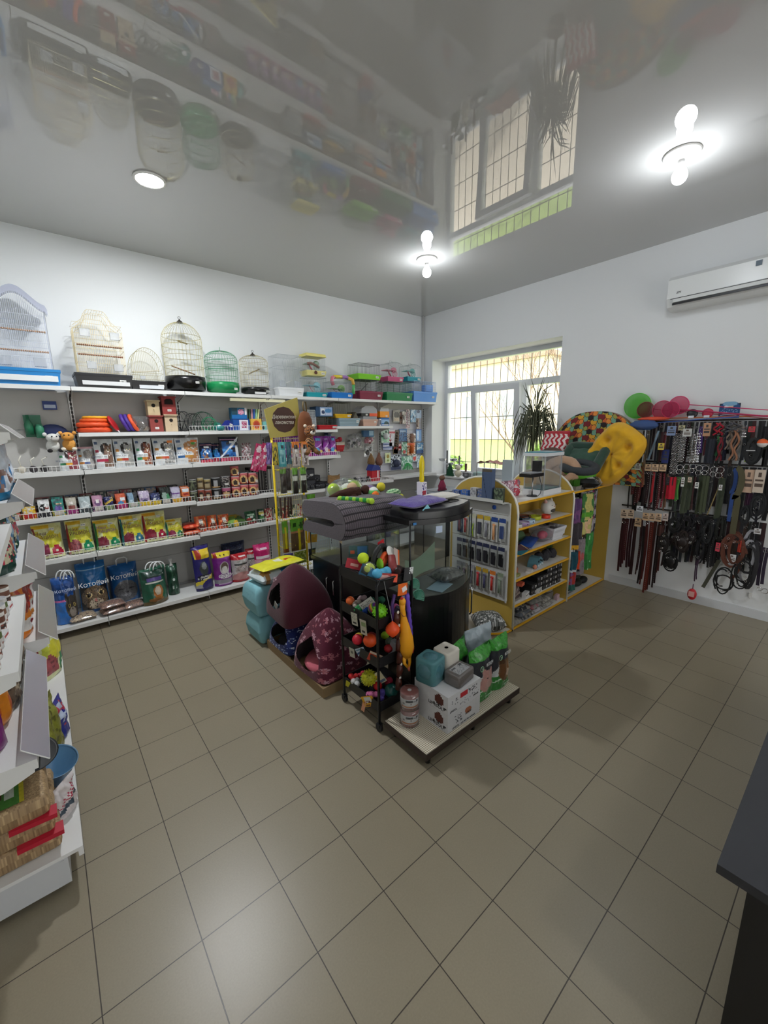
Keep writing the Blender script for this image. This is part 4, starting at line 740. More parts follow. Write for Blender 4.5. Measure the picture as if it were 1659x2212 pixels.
ham(4.08,4.72,ZT+.264,.30,.22,.27,.07,'C04A7C','D88098','pink hamster cage with arched wire roof, on the green rodent cage',arch=1)
t=flatcage(4.66,ZT,.50,.28,.30,.15,'5C94DC','B4C4DC','rodent cage with light blue tray at the window end of the top shelf'); MB().bx(.05,.2,-.10,0,.16,.26).obj('house',M('5A94E0',.4),t)
ham(4.48,4.74,ZT+.302,.28,.2,.24,.06,'1494A8','7CC0BC','small teal hamster cage with arched roof, on the blue rodent cage',arch=1)
MB().bx(-.3,.35,-.02,.02,-.03,0).obj('tube_light',M('EDEBC8',.4,emit=.4),None,(2.0,4.70,2.168),label='slim tube light fixed under the top shelf behind the yellow rack',cat='light')

# ---------------------------------------------------------------- things on the second shelf
def torus(x,y,z,r,rr,col,label,cat='ring toy',rot=None,group=None,sc=1,name='frisbee_ring'):
    m=MB()
    P=[(r*math.cos(2*PI*i/40),r*math.sin(2*PI*i/40),0) for i in range(40)]; m.tube(P,[rr*(1+.08*math.sin(i*2.2)) for i in range(40)],8,closed=True,flat=sc)
    return m.obj(name,M(col,.6,bump=.2,bscale=90),None,(x,y,z),rot,label,cat,group)
torus(.415,4.70,1.834,.115,.024,'D84A1C','bottom orange ring toy of the stack on the second shelf'); torus(.41,4.70,1.880,.112,.022,'E05020','middle orange ring toy of the stack on the second shelf')
torus(.42,4.70,1.918,.098,.016,'E05A20','small orange ring toy near the top of the stack'); torus(.43,4.70,1.946,.09,.012,'EDA81C','yellow ring toy topmost of its stack')
t=thing('frisbee','red disc standing on edge with a white tag','frisbee',(.56,4.66,1.89),rot=(.5,1.05,0.2)); MB().lathe([(0,-.01),(.06,-.01),(.075,-.004),(.08,.004),(.07,.01),(0,.006)],28).obj('disc',M('B81C24',.4),t); MB().box(.07,-.03,.006,.06,.035,.002).obj('tag',M('E8E6F0',.5),t)
for i,(x,c,l) in enumerate(((.665,'4A2C8E','left purple ring toy leaning beside the red disc'),(.70,'452A88','right purple ring toy leaning beside the red disc'),(.735,'E0562A','orange ring toy leaning behind the purple ones'))): torus(x,4.70,1.90,.072,.017,c,l,rot=(.3,1.15,0))
t=thing('toy_in_bag','clear bag with a dark toy inside, left of the bird houses','bag',(.80,4.70,1.812)); pouch_mb(.15,.15,.08,painter('B8ACA0',[]),'B0A498',8,8,2,.01).obj('clear_bag',CELLO,t); MB().ball((0,0,.055),.045,12,8,(1,.8,1)).obj('toy',M('54483E',.7,var=.5,bscale=20),t); MB().ball((.03,0,.03),.03,10,6,(1.4,.8,.8)).obj('toy',M('9A8A78',.7),t)
def birdhouse(x,z,w,h,col,label,arch=0,roof=None):
    t=thing('bird_house',label,'bird house',(x,4.70,z))
    m=MB(); d=.11; m.bx(-w/2,w/2,-d/2,d/2,.0,h-.012)
    m.obj('box',M(col,.7,var=.15,bscale=25),t); MB().bx(-w/2-.008,w/2+.008,-d/2-.015,d/2,h-.012,h).obj('roof',M(roof or col,.7),t)
    if arch: MB().prism([(-w*.32,h*.55),(w*.32,h*.55),(w*.3,h*.78),(w*.15,h*.86),(-w*.15,h*.86),(-w*.3,h*.78)],-d/2-.003,-d/2-.001,'y').obj('entrance',M('1E100C',.9),t)
    else: MB().lathe([(0,0),(.017,0),(.017,.002)],18).obj('entrance',M('1A120E',.9),t,(0,-d/2-.001,h*.66),(PI/2,0,0)); 
    if col.startswith('8'): price_tag(t,(0,-d/2-.003,h*.22))
    if not arch: MB().tube([(0,-d/2,h*.42),(0,-d/2-.02,h*.42)],.003,5).obj('peg',M(col,.7),t)
birdhouse(.925,1.811,.115,.158,'8A3A34','red bird house with round hole, lower left of the four'); birdhouse(1.06,1.811,.115,.170,'C2AC8E','natural wood bird house, lower right of the four')
birdhouse(.915,1.970,.105,.145,'C2AD88','natural wood bird house, upper left of the four'); birdhouse(1.055,1.982,.125,.175,'8A302C','red bird feeder house with wide opening, upper right of the four',arch=1)
# wheels and plastic bits
def wheel(x,y,z,r,w,col,label,rz=.5):
    t=MB(); 
    for k in (-w/2,w/2): t.ring((k,0,0),r,.003,28,5,'x')
    for i in range(26): a=2*PI*i/26; t.tube([(-w/2,r*math.cos(a),r*math.sin(a)),(w/2,r*math.cos(a),r*math.sin(a))],.0015,4)
    for i in range(6): a=PI*i/3; t.tube([(w/2,0,0),(w/2,r*math.cos(a),r*math.sin(a))],.002,4)
    t.tube([(w/2,-r*.5,-r-.004),(w/2,0,0),(w/2,r*.5,-r-.004)],.003,5)
    return t.obj('hamster_wheel_toy',M(col,.4),None,(x,y,z),(0,0,rz),label,'hamster wheel')
wheel(1.18,4.71,1.914,.10,.05,'1A1E20','large black wire exercise wheel beside the bird houses'); wheel(1.29,4.73,1.904,.09,.05,'16201E','second black wire exercise wheel, left of the green ones')
wheel(1.40,4.74,1.914,.10,.07,'0F5A40','large dark green exercise wheel',1.0); wheel(1.43,4.645,1.884,.07,.05,'158A5C','smaller bright green exercise wheel in front',.9)
MB().ball((0,0,.045),.047,16,10).obj('exercise_ball',clear_mat('teal_clear',(.3,.7,.62),.2,.08,.3,(.1,.45,.4)),None,(1.53,4.69,1.812),None,'teal see-through exercise ball behind the wire rail','exercise ball')
MB().lathe([(.05,0),(.055,.05),(.05,.05),(.045,.005),(0,.005)],20).obj('bowl',M('2F8A8C',.3,trans=.2),None,(1.52,4.61,1.812),None,'small teal bowl right behind the wire rail','bowl')
MB().ball((0,0,.022),.022,12,8).obj('cotton_ball',M('ECECEC',.8),None,(1.52,4.61,1.83),None,'white round toy in the teal bowl','toy')
t=thing('plastic_house','dark blue plastic box tilted on its corner with a white tag','box',(1.645,4.68,1.862),rot=(0,.75,.2)); MB().bx(-.05,.05,-.04,.04,-.04,.04).obj('box',M('1C2C88',.35),t); price_tag(t,(0,-.042,.01),(0,-.5,0),.035,.035)
MB().box(0,0,.015,.06,.05,.03,(0,.2,.3)).obj('plastic_scoop',M('8A1C30',.4),None,(1.555,4.80,1.813),None,'dark red plastic piece behind the teal ball','plastic piece')
def carton(name,x,y,z,w,h,d,bgc,shapes,label,rz=0,cat='box',side=None,group=None,n=22): return box_mb(w,h,d,painter(bgc,shapes,.04),side or bgc,n,n).obj(name,CARD,None,(x,y,z),(0,0,rz),label,cat,group)
carton('product_box',1.785,4.70,1.811,.185,.13,.1,'1650A0',[('r',.36,.05,.9,.9,'E6E6F0'),('r',.5,.25,.8,.75,'B04A70'),('s',.52,.27,.78,.73,.3,'E8C0D0'),('r',0,.9,1,1,'0F3C7C')],'blue box with a white picture panel behind the rail')
carton('product_box',1.775,4.71,1.942,.17,.12,.09,'1F6A90',[('e',.6,.62,.2,.25,'D878A0'),('s',.4,.4,.8,.85,.3,'F0D0E0'),('r',.85,.3,1,1,'E8E4EC'),('r',0,.0,1,.35,'1A72B8'),('r',0,.35,.35,1,'1E4A5C')],'teal and pink box standing on the blue box')
carton('product_box',1.955,4.68,1.811,.125,.13,.08,'E6B44C',[('e',.5,.5,.34,.36,'C8542A'),('e',.5,.5,.22,.24,'B03A20'),('r',0,0,1,.06,'D8D0C0')],'orange box with a round red picture')
for i,c in enumerate(('4A6A50','C89AA8','3A68C0','9AD0A8','D8E0A0')): MB().bx(-.008,.008,-.02,.02,0,.11).obj('chew_stick',M(c,.5),None,(1.90+i*.024,4.70,1.943),(0,.04*i,0),'%s coloured stick standing on the orange box'%['dark green','pink','blue','mint','pale yellow'][i],'chew stick')
carton('product_box',2.055,4.70,1.811,.06,.10,.07,'6FB8B4',[('e',.4,.3,.3,.2,'1E3A3C')],'small mint box at the right of the orange one')
MB().tube([(0,0,0),(0,0,.14),(.05,0,.19),(.09,0,.12),(.09,0,.0)],.003,5).bx(-.02,.1,-.03,.03,-.008,0).obj('bird_swing',M('A88A80',.5),None,(2.06,4.75,1.96),None,'small perch swing behind the yellow sign','bird swing')
# right half of the second shelf
t=thing('pet_carrier','clear front panel of a grey pet carrier with two white tags','pet carrier',(2.66,4.72,1.811)); MB().bx(-.09,.09,-.08,.08,0,.045).obj('base',M('6A6A6C',.4),t)
m=MB(); 
for i in range(9): m.tube([(-.08+.02*i,-.075,.05),(-.08+.02*i,-.075,.235)],.002,4)
for i in range(10): m.tube([(-.08,-.075,.055+.02*i),(.08,-.075,.055+.02*i)],.002,4)
m.tube([(-.085,-.075,.05),(-.085,-.075,.225),(-.07,-.075,.24),(.07,-.075,.24),(.085,-.075,.225),(.085,-.075,.05)],.005,6,closed=True); m.obj('front_grid',M('B4BABC',.3),t)
MB().bx(-.08,.08,-.07,.07,.045,.23).obj('cover',FROST,t)
for x in (-.04,.03): price_tag(t,(x,-.083,.022),w=.045,h=.025)
flatcage(2.90,1.811,.27,.22,.16,.055,'B01C24','3A4A3C','small wire cage with red tray behind the tiger toy',y=4.71)
carton('product_box',2.865,4.70,1.972,.25,.125,.16,'1B3E60',[('r',.25,.1,.95,.95,'8FA4C4'),('r',.28,.2,.5,.8,'D8DCE4'),('e',.4,.45,.1,.18,'2A3A60'),('e',.72,.6,.2,.2,'4A84B8'),('r',.55,.15,.9,.35,'B8C0D8')],'blue picture box on top of the cage with red tray')
t=thing('plastic_bin','grey blue plastic tub with a white tag','tub',(3.235,4.71,1.852)); tray_mb(.34,.24,.10,.02).obj('tub',M('8CA2AC',.45),t); MB().bx(-.17,.17,-.12,.12,.1,.104).obj('lid',FROST,t); price_tag(t,(.12,-.128,.06),w=.04,h=.03)
flatcage(3.15,1.958,.26,.2,.20,.05,'E0B01E','4A5040','wire cage with yellow tray on the grey blue tub',y=4.71,horiz=False)
m=MB(); m.prism([(-.05,0),(.05,0),(0,.08)],-.08,.08,'y'); m.obj('toy_tent',M('4A4438',.6),None,(3.34,4.70,1.958),(0,0,.2),'small dark tent-shaped piece beside the yellow tray','plastic piece')
t=thing('pet_carrier','beige pink rodent box with clear top','rodent box',(3.60,4.71,1.852)); tray_mb(.26,.2,.09,.015).obj('tray',M('C8A08E',.45),t); MB().bx(-.12,.12,-.09,.09,.09,.13).obj('clear_top',FROST,t); price_tag(t,(.08,-.104,.05),w=.035,h=.025)
t=thing('pet_carrier','clear carrier with black and orange base, on the beige box','pet carrier',(3.60,4.71,1.984)); MB().bx(-.15,-.01,-.09,.09,0,.04).obj('base_half',M('1E1E20',.4),t); MB().bx(-.01,.13,-.09,.09,0,.04).obj('base_half',M('E4562E',.4),t,label='orange half')
m=MB(); m.prism([(-.15,.04),(.13,.04),(.12,.10),(.06,.14),(-.08,.14),(-.14,.10)],-.09,.09,'y'); m.obj('clear_top',FROST,t); price_tag(t,(-.06,-.093,.02),w=.035,h=.02)
t=thing('pet_carrier','small clear carrier with orange yellow base','pet carrier',(3.885,4.71,1.97)); MB().bx(-.085,.085,-.07,.07,0,.085).obj('base',M('E8921A',.4),t); MB().prism([(-.09,.085),(.09,.085),(.07,.13),(-.07,.13)],-.07,.07,'y').obj('clear_top',FROST,t); price_tag(t,(.03,-.073,.02),w=.035,h=.02)
carton('product_box',3.90,4.70,1.852,.15,.115,.1,'2E6CB0',[('r',.0,.3,1,.75,'8FB0D4'),('e',.65,.3,.3,.25,'3A5050'),('r',.1,.05,.9,.2,'D8DCE0')],'blue box under the carrier with orange base')
carton('product_box',3.81,4.70,1.852,.035,.10,.1,'D8DADE',[('r',.1,.2,.9,.8,'5A5E70')],'narrow white box beside the blue one')

# ---------------------------------------------------------------- hanging toys at the right end
m=MB()
for k in range(9):
    m.bx(3.99,4.86,4.885,4.899,1.16+k*.105,1.16+k*.105+.1)
m.obj('slat_panel',M('CDCDD6',.5),gon)
def card(x,z0,w,h,bgc,shapes,label,y=4.84,rot=0,name='toy_pack',cat='toy pack',group='toys hanging on the slatted panel',toy=None):
    t=thing(name,label,cat,(x,y,z0+h),group=group,rot=(0,rot,0))
    m=MB(); m.grid(lambda u,v:((u-.5)*w,-.003-.0*v,-h+h*v),16,18,painter(bgc,shapes,.15,int(x*1000)),smooth=False); m.col(bgc); m.bx(-w/2,w/2,-.002,.002,-h,0); m.obj('card',FOIL,t)
    MB().tube([(0,.05,.005),(0,-.03,.0),(0,-.035,.008)],.0015,4).obj('hook',STEEL,t)
    if toy:
        c,shp=toy; b=MB()
        if shp=='ball': b.ball((0,-.02,-h*.55),w*.3,12,8)
        elif shp=='mouse': b.ball((0,-.02,-h*.5),w*.3,12,8,(.7,.7,1.4)).ball((-w*.15,-.03,-h*.3),w*.1,8,6).ball((w*.15,-.03,-h*.3),w*.1,8,6)
        elif shp=='stick':
            for k in range(7): b.ball((0,-.015,-h*.12-k*h*.11),w*.22,8,6,(1,.8,.8))
        elif shp=='fringe':
            for k in range(26): a=R_.uniform(-1,1); b.tube([(a*w*.1,-.01,-h*.5),(a*w*.35,-.03,-h*.75),(a*w*.5,-.02,-h*(.92+R_.random()*.1))],.003,4)
        b.obj('toy',M(c,.6,var=.4,bscale=40),t)
    return t
HANG=[
('silver and grey tin pack, top row', 'A8A49C', [('e', 0.5, 0.6, 0.4, 0.25, '5A5650'), ('r', 0.1, 0.1, 0.9, 0.4, 'C8B8A0')], 4.288, 1.905, 0.142, 0.185, None),
('pack with a brown furry mouse, top row', '7A4A34', [('c', 0, 0, 1, 1, 8, 1, '3A2418')], 4.38, 1.883, 0.057, 0.181, ('6A3A28', 'mouse')),
('pack with white furry toy, top row', 'B8ACA0', [('c', 0, 0, 1, 1, 7, 3, 'E8E4E0')], 4.438, 1.883, 0.089, 0.188, ('E4E0DC', 'mouse')),
('string of white and pink beads, top row', 'C8A0A8', [('s', 0, 0, 1, 1, 0.5, 'F0E8EC'), ('s', 0, 0, 1, 1, 0.2, '5A2A38')], 4.528, 1.815, 0.079, 0.29, ('E8DCE0', 'stick')),
('blue toy card, top row', '7FAAD0', [('c', 0, 0, 1, 1, 5, 3, 'D0E0F0'), ('e', 0.5, 0.4, 0.15, 0.1, '20304A')], 4.642, 1.91, 0.116, 0.192, None),
('light blue toy card with dark loop, top row', 'A8C0DC', [('e', 0.4, 0.8, 0.3, 0.2, '3A4A70')], 4.767, 1.973, 0.118, 0.125, None),
('brown and white striped stick toy, top row right', '5A3424', [('s', 0, 0, 1, 1, 0.45, 'F0E4DC')], 4.745, 1.802, 0.065, 0.165, ('D8C8BC', 'stick')),
('green and white toy card with balls, second row', 'C2D8C8', [('c', 0, 0.3, 1, 1, 6, 2, '2E5A48'), ('c', 0, 0, 1, 0.4, 6, 4, '8FD0A8'), ('e', 0.5, 0.45, 0.25, 0.18, 'F0F4F0')], 4.053, 1.603, 0.158, 0.216, ('E8EEE8', 'ball')),
('long red and white stick pack, second row', 'D8D4DC', [('r', 0, 0.8, 1, 0.9, 'C04050'), ('c', 0, 0, 0.4, 0.7, 7, 5, 'A02838')], 4.191, 1.544, 0.118, 0.252, None),
('long brown stick toy hanging diagonally', '5A4A3A', [('c', 0, 0, 1, 1, 9, 2, '2A201A'), ('r', 0, 0.0, 1, 0.3, 'A83028')], 4.303, 1.427, 0.091, 0.357, ('6A5040', 'stick')),
('blue toy pack, second row', '3E6CA0', [('r', 0.1, 0.75, 0.9, 0.9, '8FA8C4'), ('c', 0, 0, 1, 0.7, 6, 2, '1C3058')], 4.42, 1.614, 0.166, 0.191, None),
('pack of brown and white furry mice, second row', 'A89080', [('c', 0, 0, 1, 1, 9, 3, '5A3828'), ('c', 0, 0, 1, 1, 9, 7, 'F0EAE6')], 4.603, 1.586, 0.184, 0.143, ('8A6A58', 'mouse')),
('tall blue pack, second row right', '6C9CD4', [('r', 0.1, 0.1, 0.5, 0.85, 'B8D0EC'), ('r', 0, 0.92, 1, 1, '2A4A9A')], 4.768, 1.604, 0.12, 0.192, None),
('lilac striped card, third row', 'A8B0D0', [('r', 0, 0.7, 1, 0.85, '3E4E90'), ('r', 0, 0.3, 1, 0.42, '5A6AA0'), ('r', 0, 0.5, 1, 0.62, 'E4E4F0')], 4.098, 1.492, 0.183, 0.11, None),
('brown boxed toy, third row', '6A5438', [('e', 0.5, 0.5, 0.3, 0.3, 'D8C49A')], 4.259, 1.424, 0.098, 0.072, None),
('red ball toy pack, third row', 'A82430', [('c', 0, 0, 1, 1, 7, 2, 'E8D8D8')], 4.341, 1.476, 0.073, 0.101, ('B81C28', 'ball')),
('green and white pack with small toy, third row', 'D0E4DC', [('c', 0, 0, 1, 1, 6, 2, '4A8A6A'), ('e', 0.5, 0.2, 0.3, 0.14, 'C8404A')], 4.446, 1.409, 0.113, 0.188, None),
('orange and red toy card, third row', 'E4A87C', [('r', 0.1, 0.8, 0.9, 0.92, 'E0603C'), ('c', 0, 0, 1, 0.75, 6, 2, '8A4A20'), ('c', 0, 0, 1, 0.75, 6, 5, 'F4E8E0')], 4.598, 1.384, 0.177, 0.208, ('C8641E', 'mouse')),
('dark blue toy card, third row right', '4E88B8', [('c', 0, 0.3, 1, 1, 4, 2, 'C8DCEC'), ('r', 0, 0, 1, 0.35, '1C4A88')], 4.803, 1.403, 0.151, 0.177, None),
('pale yellow green card, bottom row', 'DCE6B8', [('e', 0.5, 0.65, 0.25, 0.18, 'A89030'), ('e', 0.5, 0.25, 0.2, 0.12, '8AA040')], 4.101, 1.292, 0.11, 0.156, None),
('black and white toy card, bottom row', 'C8D0DC', [('c', 0, 0, 1, 1, 9, 4, '20283A'), ('e', 0.75, 0.7, 0.12, 0.12, 'E8ECF0'), ('r', 0, 0, 1, 0.22, '3A4468')], 4.264, 1.174, 0.205, 0.232, ('28304A', 'ball')),
('white card with bright green fringe toy, bottom row', 'D0E8DC', [('c', 0, 0.3, 1, 1, 8, 4, '6AA88A')], 4.502, 1.157, 0.239, 0.22, ('1E9A48', 'fringe')),
('red fish toy card, bottom row', 'D8E0E8', [('e', 0.4, 0.5, 0.35, 0.4, 'D8443A'), ('e', 0.3, 0.8, 0.3, 0.14, 'E0E8F0')], 4.681, 1.28, 0.095, 0.117, None),
('pale blue card at the lower right of the panel', 'BCD8E8', [('c', 0, 0, 1, 1, 7, 4, '5A94B8'), ('c', 0, 0, 1, 1, 7, 7, 'E8F0F4')], 4.784, 1.178, 0.109, 0.196, None)]
for lab,bgc,sh,x,z0,w_,h_,toy in HANG: card(min(x,4.87-w_/2),z0,w_,h_,bgc,sh,lab,rot=.12 if "diagonally" in lab else 0,toy=toy)
# ---------------------------------------------------------------- remaining shelf goods at the right
t=thing('toy_basket','small red basket holding red and cream toys on the back panel','basket',(3.17,4.80,1.51)); tray_mb(.13,.12,.09,.015).obj('basket',M('B8202C',.4),t)
for i,c in enumerate(('E8E0D0','C8B8A8')): tray_mb(.135,.125,.02,.004).obj('tray',M(c,.5),t,(0,0,.09+i*.02))
MB().ball((.03,0,.165),.035,12,8).ball((-.03,-.01,.15),.03,12,8,(1.4,.9,.8)).obj('toy',M('B8283A',.7),t)
MB().bx(-.07,.07,.0,.10,.0,.004).obj('bracket',RACKW,t)
carton('product_box',3.69,4.80,1.70,.19,.09,.05,'3E78A8',[('r',0,0,.5,1,'2A5A88'),('r',.55,.2,.95,.9,'A8C8E0')],'blue boxed toy hung on the back panel above the fur toys')
def furbag(x,z,w,h,c1,c2,label,seed):
    t=thing('toy_in_bag',label,'bag',(x,4.80,z)); rr=random.Random(seed)
    for k in range(6): MB().ball((rr.uniform(-w*.3,w*.3),rr.uniform(-.03,.03),rr.uniform(.2,.7)*h),w*.14,10,7,(1,1,1.3)).obj('toy',M((c1,c2)[k%2],.9,bump=.4,bscale=90),t)
    pouch_mb(w,h,.09,painter(c1,[]),c1,8,8,seed,.01).obj('clear_bag',CELLO,t); MB().tube([(0,.08,h),(0,0,h+.01),(0,-.01,h-.02)],.0015,4).obj('hook',STEEL,t)
furbag(3.40,1.53,.15,.2,'4A4A4E','A8A4A8','clear bag of grey and black furry toys on the back panel',1); furbag(3.52,1.55,.14,.2,'8A8488','D8C8D0','clear bag of white and grey furry toys with a pink one',2)
furbag(3.72,1.60,.18,.11,'D8889A','A85A5C','pack of pink and red furry toys',3); furbag(3.70,1.41,.18,.18,'6A645E','3E3C3A','pack of grey furry toys under the pink ones',4)
for i,(x,z,h,c,l) in enumerate(((3.71,1.27,.19,'7A5C38','left brown woven sisal toy hanging above the red house'),(3.86,1.265,.2,'7A5444','right brown furry toy hanging above the red house'))):
    t=thing('sisal_toy',l,'toy',(x,4.76,z)); MB().lathe([(0,0),(.035,.01),(.058,.05),(.05,.10),(.022,.16),(.008,h)],16).obj('body',M(c,.95,bump=.8,bscale=70,var=.5),t); MB().tube([(0,0,h),(0,.12,h+.02)],.002,4).obj('string',M('B8A080',.8),t)
t=thing('toy_house','red toy house with blue roof on the lower shelf','toy house',(3.66,4.66,1.07)); MB().bx(-.06,.08,-.06,.06,0,.16).obj('walls',M('C01A2A',.45),t); MB().prism([(-.075,.155),(.095,.155),(.06,.225),(-.03,.235)],-.07,.07,'y').obj('roof',M('24347E',.5),t); MB().bx(.03,.06,-.062,-.060,.05,.15).obj('door',M('E8C8CC',.5),t)
t=thing('coconut_house','brown bark hide with an arched gap, on the lower shelf','pet hide',(2.98,4.66,1.052))
m=MB(); m.grid(lambda u,v:(.10*math.cos(PI*(1.08-u*1.16))*(1-.1*v),-.06*math.sin(PI*u),.155*v+(.012*math.sin(u*9) if v>.9 else 0)),24,6); m.grid(lambda u,v:(.10*math.cos(PI*(1.08-u*1.16))*(1-.1*v)*.93,-.05*math.sin(PI*u)+.006,.155*v),24,4,flip=True)
m.obj('bark',M('8A6A42',.9,bump=.6,bscale=40,var=.4),t); MB().bx(-.03,.02,-.066,-.056,0,.09).obj('gap',M('1C120C',.9),t)
def blackbox(x,y,z,w,h,d,label,tagp=True,c='1A1A1D',rz=0):
    t=thing('equipment_box',label,'box',(x,y,z),rz); box_mb(w,h,d,painter(c,[('r',.1,.55,.9,.9,'3A3A40'),('s',.1,.1,.9,.5,.3,'77777C')],.1,int(x*99)),c,10,8).obj('box',CARD,t)
    if tagp: price_tag(t,(.02,-d/2-.003,h*.4),w=.04,h=.025)
blackbox(2.66,4.76,1.052,.15,.12,.12,'black box under the picture box beside the rack'); blackbox(2.66,4.76,1.175,.13,.14,.1,'black box with white picture standing on another'); blackbox(2.80,4.72,1.052,.16,.08,.14,'low black box left of the bark hide',True,'16161A',.3); blackbox(2.77,4.80,1.135,.13,.08,.08,'small black box at the back left of the bark hide',False)
for i in range(5): MB().ball((0,0,.035),.035,10,7,(1.3,1,1)).tube([(0,0,.05),(.05,-.02,.06)],.008,6).obj('water_pump',M('202024',.35),None,(2.56+i*.075,4.635,1.052),(0,0,i),'black aquarium pump at the shelf front beside the yellow rack','pump','black pumps beside the yellow rack')
t=thing('bone_toy_tray','pink brown box with a white bag of small parts behind the yellow rack','box',(2.60,4.42,1.052)); 
bpy.data.objects.remove(t)
for i in range(13):
    c=['1C1C20','2A2A30','C8C4C8','3A3A44','88848C'][i%5]; m=MB()
    for k in range(7): m.tube([(0,0,.0),(R_.uniform(-.03,.03),R_.uniform(-.03,.03),R_.uniform(.03,.08))],.006,5)
    m.obj('air_pump_part',M(c,.4),None,(3.12+i*.04,4.64,1.07),None,'small dark spiky piece behind the wire rail left of the red house','small part','dark small parts behind the lower rail')
# floor-left bay: hanging brushes and plush
t=thing('bottle_toy','green bottle-shaped toy in a pack, hanging left of the round brush','toy pack',(-.02,4.84,1.80)); MB().bx(-.06,.06,.0,.004,-.02,.17).obj('card',M('3E7A60',.5),t); MB().lathe([(.03,0),(.032,.09),(.012,.13),(.012,.17)],14).obj('bottle',M('1F6A4A',.3),t,(-.03,-.035,.0)); MB().lathe([(.03,0),(.032,.09),(.02,.12)],14).obj('jar',M('3F8A6A',.3),t,(.04,-.035,-.03))
t=thing('hand_brush','dark blue round grooming brush hanging on the wall','brush',(.12,4.84,1.83),rot=(0,.15,0)); MB().ball((0,-.02,0),.085,24,10,(1.15,.2,.7)).obj('head',M('202E5E',.6),t); MB().tube([(.08,-.01,0),(.17,-.01,.0)],.014,8).obj('handle',M('1C2850',.5),t)
carton('toy_pack',.12,4.88,2.02,.10,.075,.02,'2A4080',[('r',.1,.2,.9,.6,'B8C4D8')],'small blue carded item high on the back panel')
def plush(x,y,z,c,c2,label,s=1.0,rz=0):
    t=thing('plush_toy',label,'plush toy',(x,y,z),rz); b=MB().ball((0,0,.05*s),.05*s,14,9,(1,.9,1.1)).ball((0,-.02*s,.12*s),.042*s,14,9,(1.15,1,.9)); b.obj('body',M(c,.95,bump=.4,bscale=90),t)
    MB().ball((0,-.062*s,.108*s),.024*s,12,8,(1.2,.7,.8)).obj('muzzle',M(c2,.9),t); MB().ball((-.05*s,-.01*s,.15*s),.017*s,8,6).ball((.05*s,-.01*s,.15*s),.017*s,8,6).obj('ears',M(c,.9),t)
    for q in (-1,1): MB().ball((q*.017*s,-.06*s,.132*s),.006*s,8,6).obj('eye',DARK,t); MB().ball((q*.04*s,-.04*s,.01*s),.02*s,10,7,(1,1.2,.8)).obj('foot',M('1C1A1C' if c=='D8D8D4' else 'E0D8C8',.9),t)
plush(.09,4.66,1.65,'D8D8D4','B8B4B0','black and white cow plush hanging above the small white pouch',1.0,.3); plush(.205,4.66,1.66,'D89A4A','C88838','orange yellow plush beside the cow plush',1.0,-.2)
MB().ball((0,0,.05),.04,14,9,(1,.6,1.2)).obj('rubber_toy',M('A81828',.25),None,(-.36+.1,4.66,1.56),None,'glossy red rubber toy at the left end of the third shelf','toy'); 
for i in range(4):
    t=thing('ceramic_toy','small cream and grey figure with a long handle behind the rail, one of four','figure',(-.22+i*.075,4.635,1.478),group='small figures on the left of the third shelf'); MB().ball((0,0,.03),.03,12,8,(1,.8,1)).obj('body',M(['D8D4C0','C8C0B0','3A3438','2A2628'][i],.5),t)
    MB().tube([(0,0,.05),(-.01,0,.11),(.01*i,0,.15-.02*(i>1))],.005,5).obj('handle',M('DCD8CC',.5),t)
# ---------------------------------------------------------------- yellow wire rack
t=thing('wire_rack','tall yellow wire display rack with a sign on top','display rack',(1.79,3.58,0))
YR=YELM
for x in (-.15,.15): MB().tube([(x,0,.03),(x,0,1.76)],.011,8).obj('post',YR,t)
MB().tube([(-.15,-.02,.02),(-.5,.06,.02)],.012,6).obj('foot',YR,t); MB().tube([(-.15,0,.02),(-.15,-.3,.02)],.012,6).obj('foot',YR,t); MB().tube([(.15,0,.02),(.15,-.3,.02)],.012,6).obj('foot',YR,t); MB().tube([(-.15,0,.02),(-.15,.3,.02)],.012,6).tube([(.15,0,.02),(.15,.3,.02)],.012,6).tube([(-.15,0,.03),(.15,0,.03)],.01,6).obj('base',YR,t)
m=MB()
for i in range(13): x=-.14+.0233*i; m.tube([(x,.0,.35),(x,.0,1.74)],.0017,4,caps=False)
for i in range(15): m.tube([(-.15,0,.36+i*.0975),(.15,0,.36+i*.0975)],.0022,4,caps=False)
m.obj('wire_grid',M('E6DE9C',.4),t)
for z in (1.69,1.45,1.22,.98,.72,.5):
    m=MB(); m.tube([(-.15,0,z),(-.17,-.12,z),(.13,-.12,z),(.15,0,z)],.003,5)
    for i in range(4): m.tube([(-.12+i*.075,0,z),(-.12+i*.075,-.14,z),(-.12+i*.075,-.145,z+.012)],.0025,4)
    m.obj('hook_rail',M('D8C41C',.4),t)
sg=MB().prism([(-.165,1.735),(.16,1.755),(.13,2.105),(-.205,1.99)],-.012,0,'y').obj('sign_board',M('C4B45C',.45),t)
MB().lathe([(0,-.002),(.118,-.002),(.118,0)],12).obj('sign_disc',M('4A2A1E',.5),sg,(-.02,-.014,1.90),(PI/2,0,0))
text('Деревенские',.043,M('EDE6D8',.5),sg,(-.02,-.018,1.925),shear=.3,sx=.86); text('лакомства',.043,M('EDE6D8',.5),sg,(-.02,-.018,1.875),shear=.3,sx=.85)
